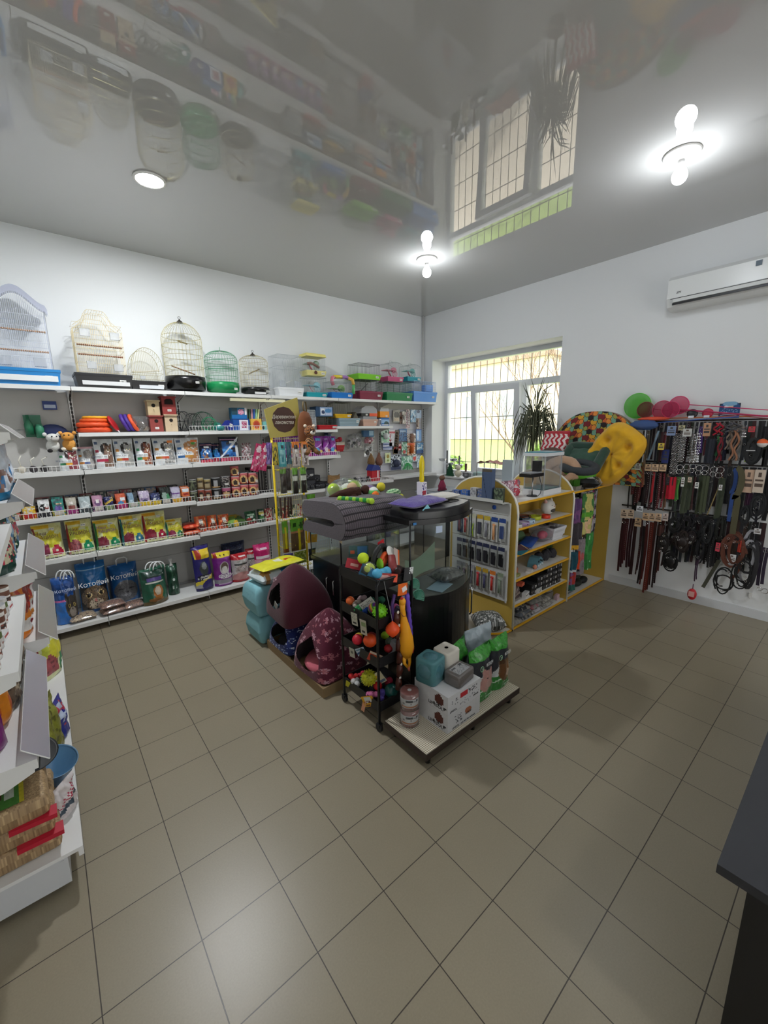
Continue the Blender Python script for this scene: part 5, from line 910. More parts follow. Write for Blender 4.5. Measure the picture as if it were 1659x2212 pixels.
# tiger backpack hung on the corner of the sign
t2=thing('tiger_backpack','brown tiger plush backpack hanging from the corner of the sign','plush backpack',(1.95,3.50,1.66))
def tigp(u,v):
    k=math.sin(v*46+3*math.sin(u*12)); return lin('3A2418') if (k>.45 and v<.62) else lin('8E5526')
m=MB(); m.lathe([(0,-.03),(.05,-.02),(.072,.03),(.078,.10),(.078,.17),(.07,.24),(.045,.30),(0,.325)],40,sy=.62,paint=lambda u,v: lin('6E3C18')); m.obj('bag',CLOTH,t2)
MB().ball((.015,-.055,.13),.056,36,28,(1,.75,1.0),paint=lambda u,v:(lin('33201A') if math.sin(v*40+4*math.cos(u*25))>.45 else lin('9A6030'))).obj('head',CLOTH,t2)
MB().ball((.02,-.098,.118),.024,12,8,(1.1,.6,.8)).obj('muzzle',M('D8D0C4',.9),t2); MB().ball((.02,-.112,.13),.010,10,6).obj('nose',M('1A1212',.6),t2)
for q in (-1,1): MB().ball((.015+q*.045,-.05,.18),.016,8,6).obj('ear',M('D8C8B4',.9),t2); MB().ball((.02+q*.017,-.094,.148),.006,8,6).obj('eye',M('201410',.3),t2)
MB().ball((.01,-.055,.02),.052,36,24,(.95,.7,1.2),paint=lambda u,v:(lin('2A1C14') if math.sin(v*38+3*math.cos(u*20))>.4 else lin('9A6C40'))).obj('body',CLOTH,t2)
for q in (-1,1): MB().tube([(.01+q*.02,-.06,-.02),(.01+q*.045,-.09,-.06),(.01+q*.07,-.11,-.075)],[.024,.022,.017],10).obj('leg',M('7A5432',.9,var=.8,bscale=60),t2)
MB().tube([(0,0,.30),(-.02,-.01,.36),(-.015,-.01,.40),(.01,-.01,.40),(.02,-.0,.36),(.02,0,.30)],.008,6).obj('strap',M('6A5A3A',.8),t2)
HP=[ # packs hanging on the rack: x, ztop, w, h, style colours
]
def hp(px0,z0,w,h,bgc,sh,label,y=3.44,tilt=0): 
    t=pouch_mb(w,h,.02,painter(bgc,sh,.08,int(px0*977)),bgc,12,16,int(px0*100),.002)
    return t.obj('treat_pack',FOIL,None,(px0,y,z0),(0,tilt,0),label,'treat pack','treat packs hanging on the yellow rack')
pk=('C01A5C',[('e',.5,.8,.3,.13,'E8D0D8'),('d',.3,.3,.42,.3,'F0E0E8'),('d',.05,.3,.12,.3,'E8C0D0'),('c',0,0,1,.6,6,2,'D84A80')])
ob=('C8B8B0',[('r',0,.72,1,1,'E07A1E'),('e',.5,.78,.28,.1,'2A1C1A'),('e',.5,.62,.2,.08,'F0ECE8'),('r',.3,.05,.7,.5,'7A6A68'),('c',0,0,1,.5,6,3,'E4DCDC')])
gs=('4C5A40',[('r',0,.72,1,1,'6AA82E'),('r',.1,.52,.9,.66,'E4E8DC'),('r',.15,.0,.85,.48,'2E2420'),('r',0,.0,.12,1,'C8D0B8'),('r',.88,0,1,1,'C8D0B8')])
rows=[(1.70,[(1.40,.075,.24,pk,.3),(1.47,.075,.24,pk,.25),(1.535,.06,.19,('5A3A8A',[('c',0,0,1,1,6,1,'8A6AB8')]),.1),(1.60,.055,.2,('C8B020',[('c',0,0,1,1,6,2,'4A4A20')]),0),(1.665,.075,.22,('4AA8B0',[('r',.2,.1,.8,.7,'8AC8CC'),('e',.5,.82,.2,.08,'1A2A3A'),('r',.3,.2,.7,.5,'3A8A9A')]),0),(1.73,.05,.2,('1F5A6A',[]),0),(1.80,.075,.22,ob,0),(1.89,.075,.22,ob,0)]),
 (1.46,[(1.655,.06,.22,('55504A',[('r',0,.8,1,1,'6A9A3A'),('r',.4,.3,.9,.7,'3A2A24')]),0),(1.715,.05,.2,('3E3430',[]),0),(1.785,.066,.24,gs,0),(1.87,.07,.24,gs,0)]),
 (1.20,[(1.62,.02,.17,('5A4038',[]),0),(1.65,.02,.19,('4A342C',[]),.1),(1.69,.02,.19,('5A4038',[]),.05),(1.72,.02,.17,('4A342C',[]),0),(1.86,.06,.22,('8A8A80',[('r',.2,.1,.8,.5,'30302C'),('r',.1,.6,.9,.8,'D8DCD0')]),0),(1.93,.09,.34,('6A5A3E',[('r',0,.66,1,1,'6AB02A'),('r',0,.60,1,.66,'B87848'),('e',.5,.82,.3,.08,'2E5A1E'),('r',.42,0,.58,.6,'D8C41C')]),0)]),
 (.98,[(1.64,.06,.30,('8A7A2A',[('r',0,.6,1,1,'6AA82A'),('r',.3,0,.7,.8,'D8C820'),('r',0,0,1,.1,'7A3A1E')]),0),(1.78,.15,.31,('6A5038',[('r',0,.62,1,1,'63A82A'),('e',.3,.8,.15,.08,'2E5A1E'),('e',.75,.78,.14,.07,'2E5A1E'),('r',0,.56,1,.61,'B87848'),('r',.52,.0,.66,.7,'D8C41C')]),0),(1.93,.105,.26,('D89A20',[('r',.15,.3,.9,.75,'B8D8DC'),('e',.5,.85,.25,.08,'B84A28'),('r',.2,.38,.8,.48,'5AA0B0')]),.15)]),
 (.66,[(1.66,.09,.1,('4A3A98',[('r',.1,.3,.9,.6,'7A6AC0')]),.1),(1.92,.08,.12,('1E2430',[('r',.3,.2,.7,.7,'3A4858')]),0),(1.79,.13,.12,('8A9A2A',[('c',0,0,1,1,7,3,'C8D080')]),0)])]
cn=0
for zt,it in rows:
    for (x,w_,h_,(b_,s_),tl) in it:
        cn+=1; hp(x,zt-h_,w_,h_,b_,s_,'treat pack on the yellow rack, %s from the left on %s'%(ORD[it.index((x,w_,h_,(b_,s_),tl))],{1.70:'the top level',1.46:'the second level',1.20:'the middle level',.98:'the fourth level',.66:'the lowest level'}[zt]),y=3.45-.003*cn%.03,tilt=tl)
# blue wire fence panel and bags behind the rack
m=MB()
for i in range(22): m.tube([(-.25+i*.024,0,.02),(-.25+i*.024,0,1.0)],.0016,4)
for i in range(9): m.tube([(-.26,0,.04+i*.12),(.26,0,.04+i*.12)],.002,4)
m.obj('wire_basket',M('A8BCC8',.4),None,(2.15,3.72,0),None,'pale blue wire panel standing behind the glass tank and yellow rack','wire panel')
# ---------------------------------------------------------------- tanks
def bow(x0,x1,yf,yb,pk,n=16):
    P=[(x0+(x1-x0)*i/n, yf-pk*math.sin(PI*i/n)) for i in range(n+1)]; return P+[(x1,yb),(x0,yb)]
def inset(P,d):
    cx=sum(p[0] for p in P)/len(P); cy=sum(p[1] for p in P)/len(P); return [(cx+(x-cx)*(1-d),cy+(y-cy)*(1-d)) for x,y in P]
def tank(label,x0,x1,yf,yb,pk,zc,zt,lid=True,cabcol='0E0E10'):
    t=thing('aquarium',label,'aquarium',((x0+x1)/2,yb,0)); ox,oy=(x0+x1)/2,yb
    P=[(x-ox,y-oy) for x,y in bow(x0,x1,yf,yb,pk)]
    c=MB().prism(inset(P,.03),0,zc-.03).obj('cabinet',M(cabcol,.28,coat=.3),t)
    MB().prism(P,zc-.03,zc).obj('bottom_rim',M('141416',.3),t); MB().prism(inset(P,.03),zc,zc+.006).obj('tank_floor',M('6E706A',.3),t)
    m=MB(); n=len(P); A=inset(P,.015)
    i0=m.add([(x,y,zc) for x,y in A]); i1=m.add([(x,y,zt) for x,y in A])
    for j in range(n): m.face((i0+j,i0+(j+1)%n,i1+(j+1)%n,i1+j),smooth=False)
    m.obj('glass',TANKGLASS,t)
    MB().prism(inset(P,-.01),zt-.012,zt+.022).obj('top_rim',M('111113',.3),t)
    m=MB()
    for k in (0,16,17,18): x,y=A[k]; m.tube([(x,y,zc),(x,y,zt)],.007 if k in(0,) else .004,6)
    m.obj('corner_seals',M('151517',.4),t)
    return t,P
tk,P=tank('black bow-front aquarium on a black cabinet, nearest the camera',1.73,2.36,1.84,2.09,.10,.70,1.205)
m=MB(); I=inset(P,.10); I2=inset(P,.16)
i0=m.add([(x,y,1.225) for x,y in I]); i1=m.add([(x,y,1.265) for x,y in I]); i2=m.add([(x,y,1.292) for x,y in I2]); n=len(P)
for j in range(n):
    m.face((i0+j,i0+(j+1)%n,i1+(j+1)%n,i1+j),smooth=True); m.face((i1+j,i1+(j+1)%n,i2+(j+1)%n,i2+j),smooth=True)
m.face([i2+j for j in range(n)]); m.obj('lid',M('18181B',.35),tk)
MB().ring((.10,-.19,1.293),.12,.0025,24,5,'z',.42).obj('lid_groove',M('060607',.3),tk); MB().box(.09,-.19,1.296,.05,.03,.008).obj('knob',M('0A0A0C',.2),tk)
MB().bx(-.30,-.26,-.272,-.268,1.197,1.212).obj('brand_sticker',M('3A7AB8',.4),tk); MB().box(-.13,-.335,1.155,.05,.002,.045,(0,0,-.2)).obj('price_sheet',M('B8C8E0',.5),tk)
MB().bx(-.02,.02,-.31,-.30,.0,.02).obj('plinth',DARK,tk)
MB().tube([(.27,-.285,.42),(.272,-.30,.44),(.272,-.30,.62),(.27,-.285,.64)],.006,8).obj('handle',CHROME,tk); MB().tube([(.20,-.30,.0),(.20,-.305,.66)],.0015,4).obj('door_gap',M('000000',.5),tk)
# objects inside and on the near tank
t=thing('fish_net','pale green mesh net lying in the near aquarium','net',(1.95,1.97,.71)); m=MB(); m.grid(lambda u,v:(-.16+.3*u,-.02+.04*math.sin(3*u),.02+.2*v*(1-.35*math.sin(PI*u))+.07*u),12,8); m.obj('mesh',M('8FA890',.7,alpha=.7),t)
t=thing('substrate_bag','clear bag of grey stones in the near aquarium','bag',(2.16,1.90,.708)); pillow_mb(.2,.14,.07,12,10,3,3,.01,painter('7A7670',[('s',0,0,1,1,.4,'4A4844')],.2,3)).obj('stones',CARD,t); pillow_mb(.24,.18,.08,8,8,3,4,.01).obj('clear_bag',CELLO,t)
MB().box(0,0,.002,.18,.12,.003).obj('paper_sheet',M('B8D4E4',.5),None,(2.02,1.84,.708),(0,0,.3),'pale blue sheet lying in the near aquarium','paper')
t=thing('shell_decor','green shell-shaped aquarium decor hanging beside the cart','aquarium decor',(1.69,1.78,.74)); 
m=MB()
for s,(dx,dz,rr) in enumerate(((0,.07,.06),(.04,-.02,.065))):
    for i in range(14): a=-.4+2.6*i/13; m.tube([(dx,0,dz),(dx+rr*math.cos(a),-.01,dz+rr*math.sin(a))],.004,4)
    m.tube([(dx+rr*math.cos(-.4+2.6*i/20),-.01,dz+rr*math.sin(-.4+2.6*i/20)) for i in range(21)],.004,4)
m.obj('shells',M('3E8A70',.4,trans=.2),t)
t=thing('cushion','purple plush mat with a diamond tag on the aquarium lid','mat',(1.90,1.93,1.296),rz=.12); pillow_mb(.38,.22,.045,18,12,5,1,.01).obj('mat',M('3E1A8A',.95,bump=.5,bscale=120,sheen=.5),t); MB().box(-.06,-.115,-.01,.05,.002,.05,(.3,PI/4,0)).obj('tag',CARD,t); bpy.data.objects[t.children[-1].name].data.materials[0]=M('8FD0E0',.4)
t=thing('cushion','white plush mat on the aquarium lid','mat',(2.19,2.00,1.296),rz=.05); pillow_mb(.30,.16,.035,18,12,5,2,.008).obj('mat',M('DCD8D0',.95,bump=.5,bscale=120),t)
t=thing('lint_roller','yellow-handled lint roller standing on its white printed end','lint roller',(2.03,2.03,1.34)); box_mb(.05,.09,.05,painter('E4E0E8',[('s',.1,.1,.9,.9,.35,'3A3A7A'),('r',.2,.0,.8,.3,'B03040')],.02),'E4E0E8',12,12).obj('sleeve',CARD,t); MB().lathe([(.014,.09),(.018,.11),(.015,.15),(.019,.19),(.018,.23),(.010,.27),(0,.275)],16).obj('handle',M('E8D010',.3),t)
# second tank, further back
tk2,P2=tank('black bow-front aquarium behind the cart, under the folded bed',1.675,2.29,2.56,3.03,.18,.74,1.02)
I=inset(P2,.02); MB().prism(I,1.02,1.08).obj('lid',M('151517',.35),tk2)
for y in (2.62,2.72): MB().tube([(-.335,y-3.03,.50),(-.35,y-3.03,.51),(-.35,y-3.03,.62),(-.335,y-3.03,.63)],.005,6).obj('handle',CHROME,tk2)
# folded checked bed
t=thing('folded_bed','thick grey-purple checked dog bed folded over on itself','dog bed',(0,0,0))
def chk(u,v):
    a=(u*36)%1; b=(v*94)%1; return lin('242024') if (a<.25 or b<.25) else (lin('6A6066') if int(v*94)%2 else lin('5F565E'))
cy0,r0=2.36,.095; zc0=1.185; NP=100
def prof(s,thick):
    # centre line of the U : lower layer, fold at -y, upper layer
    L=.34
    if s<.4: f=s/.4; return (2.62-L*f, zc0-r0*.95+.0*f, 0,-1)
    if s<.6: a=PI*(s-.4)/.2; return (2.28-math.sin(a)*.10, zc0-math.cos(a)*.088,0,0)
    f=(s-.6)/.4; return (2.28+L*f, zc0+.088-.02*f*f,0,1)
outer=[];inner=[]
for k in range(NP+1):
    s=k/NP; y,z,_,_=prof(s,0); y2,z2,_,_=prof(min(1,s+.01),0); y1,z1,_,_=prof(max(0,s-.01),0)
    d=Vector((y2-y1,z2-z1)).normalized(); nrm=Vector((d.y,-d.x)); th=.058*(min(1,math.sin(PI*min(1,max(0,s)*1.0))*6+.25))
    outer.append((y+nrm.x*th,z+nrm.y*th)); inner.append((y-nrm.x*th,z-nrm.y*th))
loop=outer+inner[::-1]; NL=len(loop)
def bedpt(u,v):
    k=v*(NL-1); i=int(k); f=k-i; a=loop[i]; b=loop[min(i+1,NL-1)]
    y=a[0]+(b[0]-a[0])*f; z=a[1]+(b[1]-a[1])*f
    e=1-.16*(abs(2*u-1)**8); cyy,czz=2.42,zc0
    # round the two ends by pulling towards the layer's middle
    puff=.004*math.sin(u*22)*math.sin(v*30)
    x=1.40+.58*u+(.10*(2.62-y) if False else 0)
    zz=z+puff-.008*(1 if z>zc0 else -1)*(abs(2*u-1)**6)
    return (x+.12*(2.6-y)*.6, y-.02*u, max(1.082,zz))
m=MB(); m.grid(bedpt,144,NL*2-2,chk)
for uu in (0,1):
    for k in range(0,NP,1):
        q=[bedpt(uu,(k)/(NL-1)),bedpt(uu,(k+1)/(NL-1)),bedpt(uu,(NL-2-k)/(NL-1)),bedpt(uu,(NL-1-k)/(NL-1))]
        mid=lambda p:p
        b=m.add(q); m.face((b,b+1,b+2,b+3) if uu else (b+3,b+2,b+1,b),lin('5A5258'))
m.obj('mattress',CLOTH,t); MB().box(1.445,2.20,1.105,.006,.045,.085,(0,0,-.3)).obj('label',M('C9B89A',.7),t); MB().ball((1.438,2.20,1.10),.014,8,6,(.2,1,1.3)).obj('leaf_print',M('6A4A2A',.8),t)
t=thing('pet_bed','pale grey round-edged pet bed behind the folded checked bed','pet bed',(1.80,2.86,1.082)); MB().ring((0,0,.07),.19,.06,30,10,'z',.75).obj('rim',M('7E8488',.95,bump=.4,bscale=60),t); MB().lathe([(0,0),(.2,0),(.2,.05),(0,.06)],24,sy=.75).obj('base',M('1A1A1C',.8),t)
# things on the folded bed
t=thing('toy_bag','clear plastic bag of pale green and white plush balls','bag of toys',(1.86,2.74,1.19)); rr=random.Random(5)
for k in range(9): MB().ball((rr.uniform(-.12,.13),rr.uniform(-.06,.06),rr.uniform(.04,.15)),.05,12,8).obj('ball',M('B8D838' if k%3 else 'E4E8DC',.8),t)
m=MB(); m.ball((0,0,.09),.19,20,12,(1.0,.62,.72),dis=lambda a,b:.08*noise.noise(Vector((a*2,b*3,1)))); m.obj('plastic_bag',CELLO,t); MB().box(-.08,-.115,.08,.12,.002,.07,(-.3,.1,-.2)).obj('paper_label',M('E4E8E4',.6),t)
t=thing('monkey_toy','dark brown plush monkey lying on the folded bed','plush toy',(1.70,2.43,1.315),rz=-.25); MB().tube([(-.16,.0,0),(-.08,.02,.02),(.0,0,.03),(.07,.0,.035)],[.02,.03,.04,.035],10).tube([(-.02,0,.02),(.03,-.06,0)],[.022,.016],8).obj('body',M('3E1F14',.95,bump=.5,bscale=90),t); MB().ball((.115,0,.045),.035,12,8).obj('head',M('42221A',.95),t); MB().ball((.14,-.02,.04),.02,10,7,(1,.6,1)).obj('ear',M('E8A0B0',.8),t); MB().ball((.03,.05,.06),.04,12,8).obj('muzzle',M('C8A888',.9),t)
t=thing('caterpillar_toy','green plush caterpillar with yellow stripes on the folded bed','plush toy',(1.60,2.245,1.338),rz=-.75,)
m=MB()
for k in range(9): m.col('1E8A3A' if k%2 else '9AD03A'); m.ball((-.1+k*.024,0,.0-.002*k),.022,12,8,(.9,1,.8))
m.obj('body',CLOTH,t); MB().ball((.115,0,-.02),.022,12,8).obj('head',M('B8DC40',.9),t); MB().box(-.12,.03,-.012,.07,.04,.002,(0,0,.4)).obj('paper_tag',M('E4A850',.5),t)
t=thing('ball_toy','green and white plush ball with an orange nose','plush toy',(1.855,2.36,1.338)); MB().ball((0,0,0),.042,16,12,paint=lambda u,v: lin('68C868') if v>.35 else lin('E4E8E0')).obj('ball',CLOTH,t); MB().ball((-.01,-.035,-.012),.028,12,8).obj('nose',M('F0782A',.8),t)
MB().ball((0,0,0),.05,14,9,(1.2,.9,.8)).obj('plush_ball',M('7A6A8C',.9),None,(1.90,2.46,1.34),None,'dusty purple plush ball behind the green one','plush toy')
MB().ball((0,0,0),.036,14,9).obj('plush_ball',M('D8C838',.9),None,(2.01,2.46,1.355),None,'yellow plush ball on the folded bed','plush toy')
t=thing('turtle_toy','pale green striped plush turtle on the folded bed','plush toy',(2.00,2.30,1.325)); MB().ball((0,0,0),.055,24,16,(1.2,.8,.6),paint=lambda u,v: lin('4A8A5A') if math.sin(v*30+u*20)>.3 else lin('B8D8A8')).obj('shell',CLOTH,t); MB().tube([(-.05,0,-.01),(-.13,.0,-.02)],[.018,.006],8).obj('tail',M('78A878',.9),t); MB().ball((-.02,-.05,-.025),.024,10,7).ball((.04,-.04,-.025),.02,10,7).obj('feet',M('D8D848',.9),t)
t=thing('parrot_toy','small green plush toy with orange feet at the right end of the folded bed','plush toy',(2.08,2.36,1.27)); MB().ball((0,0,.02),.03,12,8,(1,.8,1.2)).obj('body',M('2A8A5A',.9),t); MB().ball((.03,-.02,.0),.018,10,7).obj('foot',M('F08040',.9),t); MB().ball((-.01,-.0,.06),.012,8,6).obj('crest',M('D83040',.9),t)
# ---------------------------------------------------------------- cat houses on the box
t=thing('display_box','low brown cardboard tray under the cat houses','cardboard tray',(1.25,2.19,0)); m=MB(); m.bx(0,.40,0,.90,0,.012); m.bx(0,.012,0,.9,.012,.072); m.bx(.388,.4,0,.9,.012,.072); m.bx(.012,.388,0,.012,.012,.072); m.bx(.012,.388,.888,.9,.012,.072); m.obj('tray',M('8A7250',.75,bump=.1,bscale=50),t)
def star_paint_factory(bg,c1,c2,nstar,seed,su=1.0,big=.045):
    rr=random.Random(seed); ST=[(rr.random(),rr.random(),rr.uniform(.35,1)*big,rr.uniform(0,6.28),rr.choice((c1,c2))) for _ in range(nstar)]
    B=lin(bg); ST=[(a,b,c,d,lin(e)) for a,b,c,d,e in ST]
    def f(x,y): # metres on cloth
        for (a,b,r,ro,cc) in ST:
            dx=x-a; dy=y-b; dx-=round(dx); dy-=round(dy)
            d=math.hypot(dx,dy)
            if d<r:
                an=(math.atan2(dy,dx)+ro)%(2*PI/5)-PI/5; rad=r*.42/(math.cos(PI/5-abs(an)) if False else 1)
                lim=r*(.38+.62*max(0,(abs(an)/(PI/5)))**1.6)
                if d<lim: return cc
        return B
    return f
def cathouse(label,cx,cy,z,w,h,paintf,inner,cush,hole_side='x',rz=0,tilt=(0,0),nu=96,nv=64,hole=(.5,.34,.16,.22),pointy=0,trim=None):
    t=thing('cat_house',label,'cat house',(cx,cy,z),rot=(tilt[0],tilt[1],rz))
    m=MB(); NF=16
    def sq(a): # rounded square cross-section
        c,s=math.cos(a),math.sin(a); n=6.0; return (abs(c)**n+abs(s)**n)**(-1/n)
    def pt(u,v):
        a=u*2*PI+PI/4*0; k=math.sqrt(max(0,1-(v**2.1)))*(1-.03*v) if v<1 else 0
        k=(1-v**1.8)**.68 if v<1 else 0
        q=sq(a)*(1-v**4)+v**4
        r=w/2*q*(k*.94+.06*(1-v))
        return (r*math.cos(a),r*math.sin(a),h*v+.012*math.sin(PI*v))
    b=m.add([pt(i/nu,j/nv) for j in range(nv+1) for i in range(nu)])
    hu,hv,hw,hh=hole
    for j in range(nv):
        for i in range(nu):
            u,v=(i+.5)/nu,(j+.5)/nv
            du=(u-hu+.5)%1-.5
            if abs(du)<hw*(max(0,1-max(0,(v-hv)/hh)**1.5) if v>hv else max(0,1-((hv-v)/(hh*.75))**4 if (hv-v)<hh*.75 else 0)): continue
            arc=u*2*PI*w/2*1.1; 
            m.face((b+j*nu+i,b+j*nu+(i+1)%nu,b+(j+1)*nu+(i+1)%nu,b+(j+1)*nu+i),paintf(u*3.2,v*1.5),True)
    o=m.obj('cover',CLOTH,t)
    MB().lathe([(0,.004),(w*.46,.004),(w*.46,h*.05),(w*.40,h*.45),(w*.25,h*.78),(0,h*.92)],24).obj('lining',M(inner,.95),t)
    li=t.children[-1]; 
    # leave the lining open towards the hole: a thin inner shell seen from inside
    bpy.data.objects.remove(li)
    m=MB(); m.cur=lin(inner); b=m.add([tuple(Vector(pt(i/24,j/12))*.95+Vector((0,0,.006))) for j in range(13) for i in range(24)])
    for j in range(12):
        for i in range(24):
            u,v=(i+.5)/24,(j+.5)/12; du=(u-hu+.5)%1-.5
            if abs(du)<hw*1.25 and hv-hh*.9<v<hv+hh: continue
            m.face((b+j*24+i,b+(j+1)*24+i,b+(j+1)*24+(i+1)%24,b+j*24+(i+1)%24),None,True)
    m.obj('lining',CLOTH,t)
    if cush: MB().lathe([(0,.01),(w*.42,.01),(w*.44,.03),(w*.4,.055),(0,.06)],24).obj('cushion',M(cush,.95,bump=.3,bscale=60),t)
    else: MB().lathe([(0,.01),(w*.42,.01),(w*.4,.03),(0,.035)],24).obj('cushion',M('2A2A2E',.95),t)
    return t
sp=star_paint_factory('5A0F2C','A8606A','B88A96',46,4,big=.085)
cathouse('dark red dome cat house with pink stars and a pink cushion',1.465,2.43,.076,.44,.44,lambda u,v:sp(u*1.0,v*1.0),'2A1420','D8707E',hole=(.5,.30,.10,.30),rz=.05,nu=150,nv=90)
spb=star_paint_factory('1A2A6A','C8D0E4','8FA4D0',150,9,big=.032)
cathouse('dark blue cat house with white speckled stars under the plain one',1.45,2.90,.076,.40,.30,lambda u,v:spb(u*1.0,v*1.0),'0C0E1C',None,hole=(.5,.36,.105,.32),nu=120,nv=60)
t=cathouse('plain dark maroon cat house with an oval opening, stacked on top',1.44,2.83,.372,.44,.41,lambda u,v:lin('4A1024'),'1A1414',None,hole=(.49,.42,.075,.28),rz=-.02,tilt=(.06,-.10),nu=96,nv=50)
MB().ring((0,0,0),.012,.002,12,4,'x').ring((0,.018,.012),.006,.002,8,4,'x').ring((0,-.018,.012),.006,.002,8,4,'x').ring((0,0,.022),.006,.002,8,4,'x').obj('paw_print',M('C8A8B0',.7),t,(-.175,.0,.33),(0,.75,0)); MB().box(-.20,-.02,.13,.003,.05,.06,(.5,0,0)).obj('hang_tag',M('A8A8A4',.6),t)
# turquoise pads and packs left of the cat houses
t=thing('folded_pads','turquoise quilted pads rolled and stacked in two layers','pads',(1.40,3.27,0.0)); pillow_mb(.40,.30,.25,40,36,11,1,.003).obj('roll',M('7FB4BC',.9,bump=.3,bscale=25),t); o=pillow_mb(.42,.31,.27,40,36,11,2,.003).obj('roll',M('84BAC4',.9,bump=.3,bscale=25),t,(0,0,.25))
t=thing('diaper_pack','white and blue wrapped pack on the turquoise pads','pack',(1.43,3.25,.525),rz=.1); pillow_mb(.38,.27,.11,20,12,6,3,.006,painter('D8E4E8',[('r',.5,0,1,1,'1C7AB0'),('e',.15,.2,.12,.2,'B88A50'),('r',.3,.1,.5,.9,'C8D8D8')])).obj('wrap',FOIL,t)
t=thing('yellow_pack','bright yellow soft pack topmost beside the yellow rack','pack',(1.46,3.24,.637),rz=.15); pillow_mb(.42,.22,.05,22,12,4,5,.01,painter('E0DC30',[('r',.4,.3,.6,.7,'E8E8D8'),('r',.62,.3,.8,.5,'B83020')])).obj('wrap',FOIL,t)
# ---------------------------------------------------------------- toy cart
t=thing('toy_cart','black four-tier wheeled cart full of dog toys','cart',(1.345,1.70,0)); CW,CL=.27,.37; BK=M('0D0D0F',.35)
TZ=[.90,.665,.42,.13]
for (x,y) in ((0,0),(CW,0),(0,CL),(CW,CL)):
    MB().tube([(x,y,.045),(x,y,.93),(x+(.02 if x==0 else -.02),y,.955)],.0085,8).obj('leg',BK,t); MB().tube([(x-.009,y,.026),(x+.009,y,.026)],.025,14).box(x,y,.045,.028,.03,.02).obj('castor',M('161618',.5),t)
for z in TZ:
    m=MB(); m.bx(.005,CW-.005,.005,CL-.005,z,z+.004)
    for a,b,c,d in ((.0,CW,-.003,.003),(.0,CW,CL-.003,CL+.003),(-.003,.003,0,CL),(CW-.003,CW+.003,0,CL)): m.bx(a,b,c,d,z-.0,z+.062)
    m.obj('tray',M('141416',.4),t)
m=MB()
for y in (0,CL): m.tube([(.02,y,.955),(CW-.02,y,.955)],.007,6)
for x in (.02,CW-.02): m.tube([(x,0,.955),(x,CL,.955)],.006,6)
m.obj('top_rail',BK,t)
X0,Y0_=1.345,1.70
def toy(name,mb,mat,x,y,z,label,rot=None,cat='dog toy'): return mb.obj(name,mat,None,(X0+x,Y0_+y,z),rot,label,cat,'dog toys on the black cart')
def ballm(r,n=20,sc=(1,1,1)): return MB().ball((0,0,0),r,n,int(n*.7),sc)
def spiky(r,c):
    m=MB().ball((0,0,0),r,20,12); gold=PI*(3-math.sqrt(5))
    for i in range(60):
        zz=1-2*(i+.5)/60; q=math.sqrt(1-zz*zz); d=Vector((q*math.cos(gold*i),q*math.sin(gold*i),zz)); m.tube([d*r*.95,d*r*1.16],[r*.13,r*.05],6)
    return m
def cardtag(x,y,z,w,h,c,sh,label,rot): 
    m=MB(); m.grid(lambda u,v:((u-.5)*w,-.001,(v-.5)*h),14,14,painter(c,sh,.02),smooth=False); m.col(c); m.bx(-w/2,w/2,0,.001,-h/2,h/2); return toy('toy_card',m,CARD,x,y,z,label,rot,'card')
# top tier
toy('tennis_ball',ballm(.035),M('C8E030',.9,bump=.3,bscale=120),.06,.20,1.035,'yellow tennis ball on top of the cart'); toy('tennis_ball',ballm(.034),M('CCE040',.85,bump=.3,bscale=100),.05,.13,.99,'tennis ball in clear wrap below the first one')
MB().ball((0,0,0),.042,14,9).obj('clear_wrap',CELLO,bpy.data.objects['tennis_ball.001'])
toy('ring_toy',MB().ring((0,0,0),.058,.016,30,10,'y',1.25),M('161616',.6),.15,.16,1.035,'large black ring toy standing up on top of the cart',(.2,.5,.4)); toy('ring_toy',MB().ring((0,0,0),.03,.013,24,8,'y',1.4),M('E0561E',.5),.16,.13,1.02,'orange ring toy inside the black ring',(.2,.3,.4))
toy('bone_toy',MB().ball((-.04,0,0),.03,14,9).ball((.04,0,0),.03,14,9).tube([(-.04,0,0),(.04,0,0)],.024,12),M('4FA8D0',.5),.09,.06,.975,'light blue bone-shaped toy at the near end of the top tier',(0,.1,.1))
toy('frisbee',MB().lathe([(0,0),(.04,0),(.045,.006),(.04,.01),(0,.008)],26),M('E4E4DE',.4),.21,.12,1.055,'round white toy disc at the right of the top tier',(1.0,.2,.3)); toy('rubber_sausage',MB().tube([(0,-.03,-.04),(.0,0,0),(.02,.03,.05)],[.024,.027,.022],10),M('8A3434',.5),.17,.06,1.0,'dark red chew toy beside the blue bone')
toy('squeaky_toy',ballm(.03,14,(.5,1,1.4)),M('8CC82A',.5),.125,.12,1.0,'lime green toy beside the black ring')
cardtag(.10,.30,1.05,.13,.07,'1F4A4A',[('r',.4,.2,.95,.9,'1C5A88'),('r',.05,.3,.3,.6,'B84A28')],'dark green and blue toy card at the back of the top tier',(-.2,.1,-.3)); cardtag(.04,.27,.985,.10,.06,'B81C30',[('r',.3,.3,.8,.6,'E0A8A0')],'red toy card at the left of the top tier',(-.5,.3,-.6))
cardtag(.03,.10,.975,.13,.07,'2A5A78',[('e',.6,.5,.3,.4,'3A8AB8'),('r',.1,.2,.4,.8,'20302C')],'blue toy pack leaning over the left rim',(-.3,.3,-1.2)); cardtag(.09,.02,.955,.13,.05,'A8221E',[('e',.4,.5,.3,.3,'D8A8A0'),('r',.75,.1,1,.9,'E0522A')],'red and orange pack at the near rim',(-.2,.15,-.5))
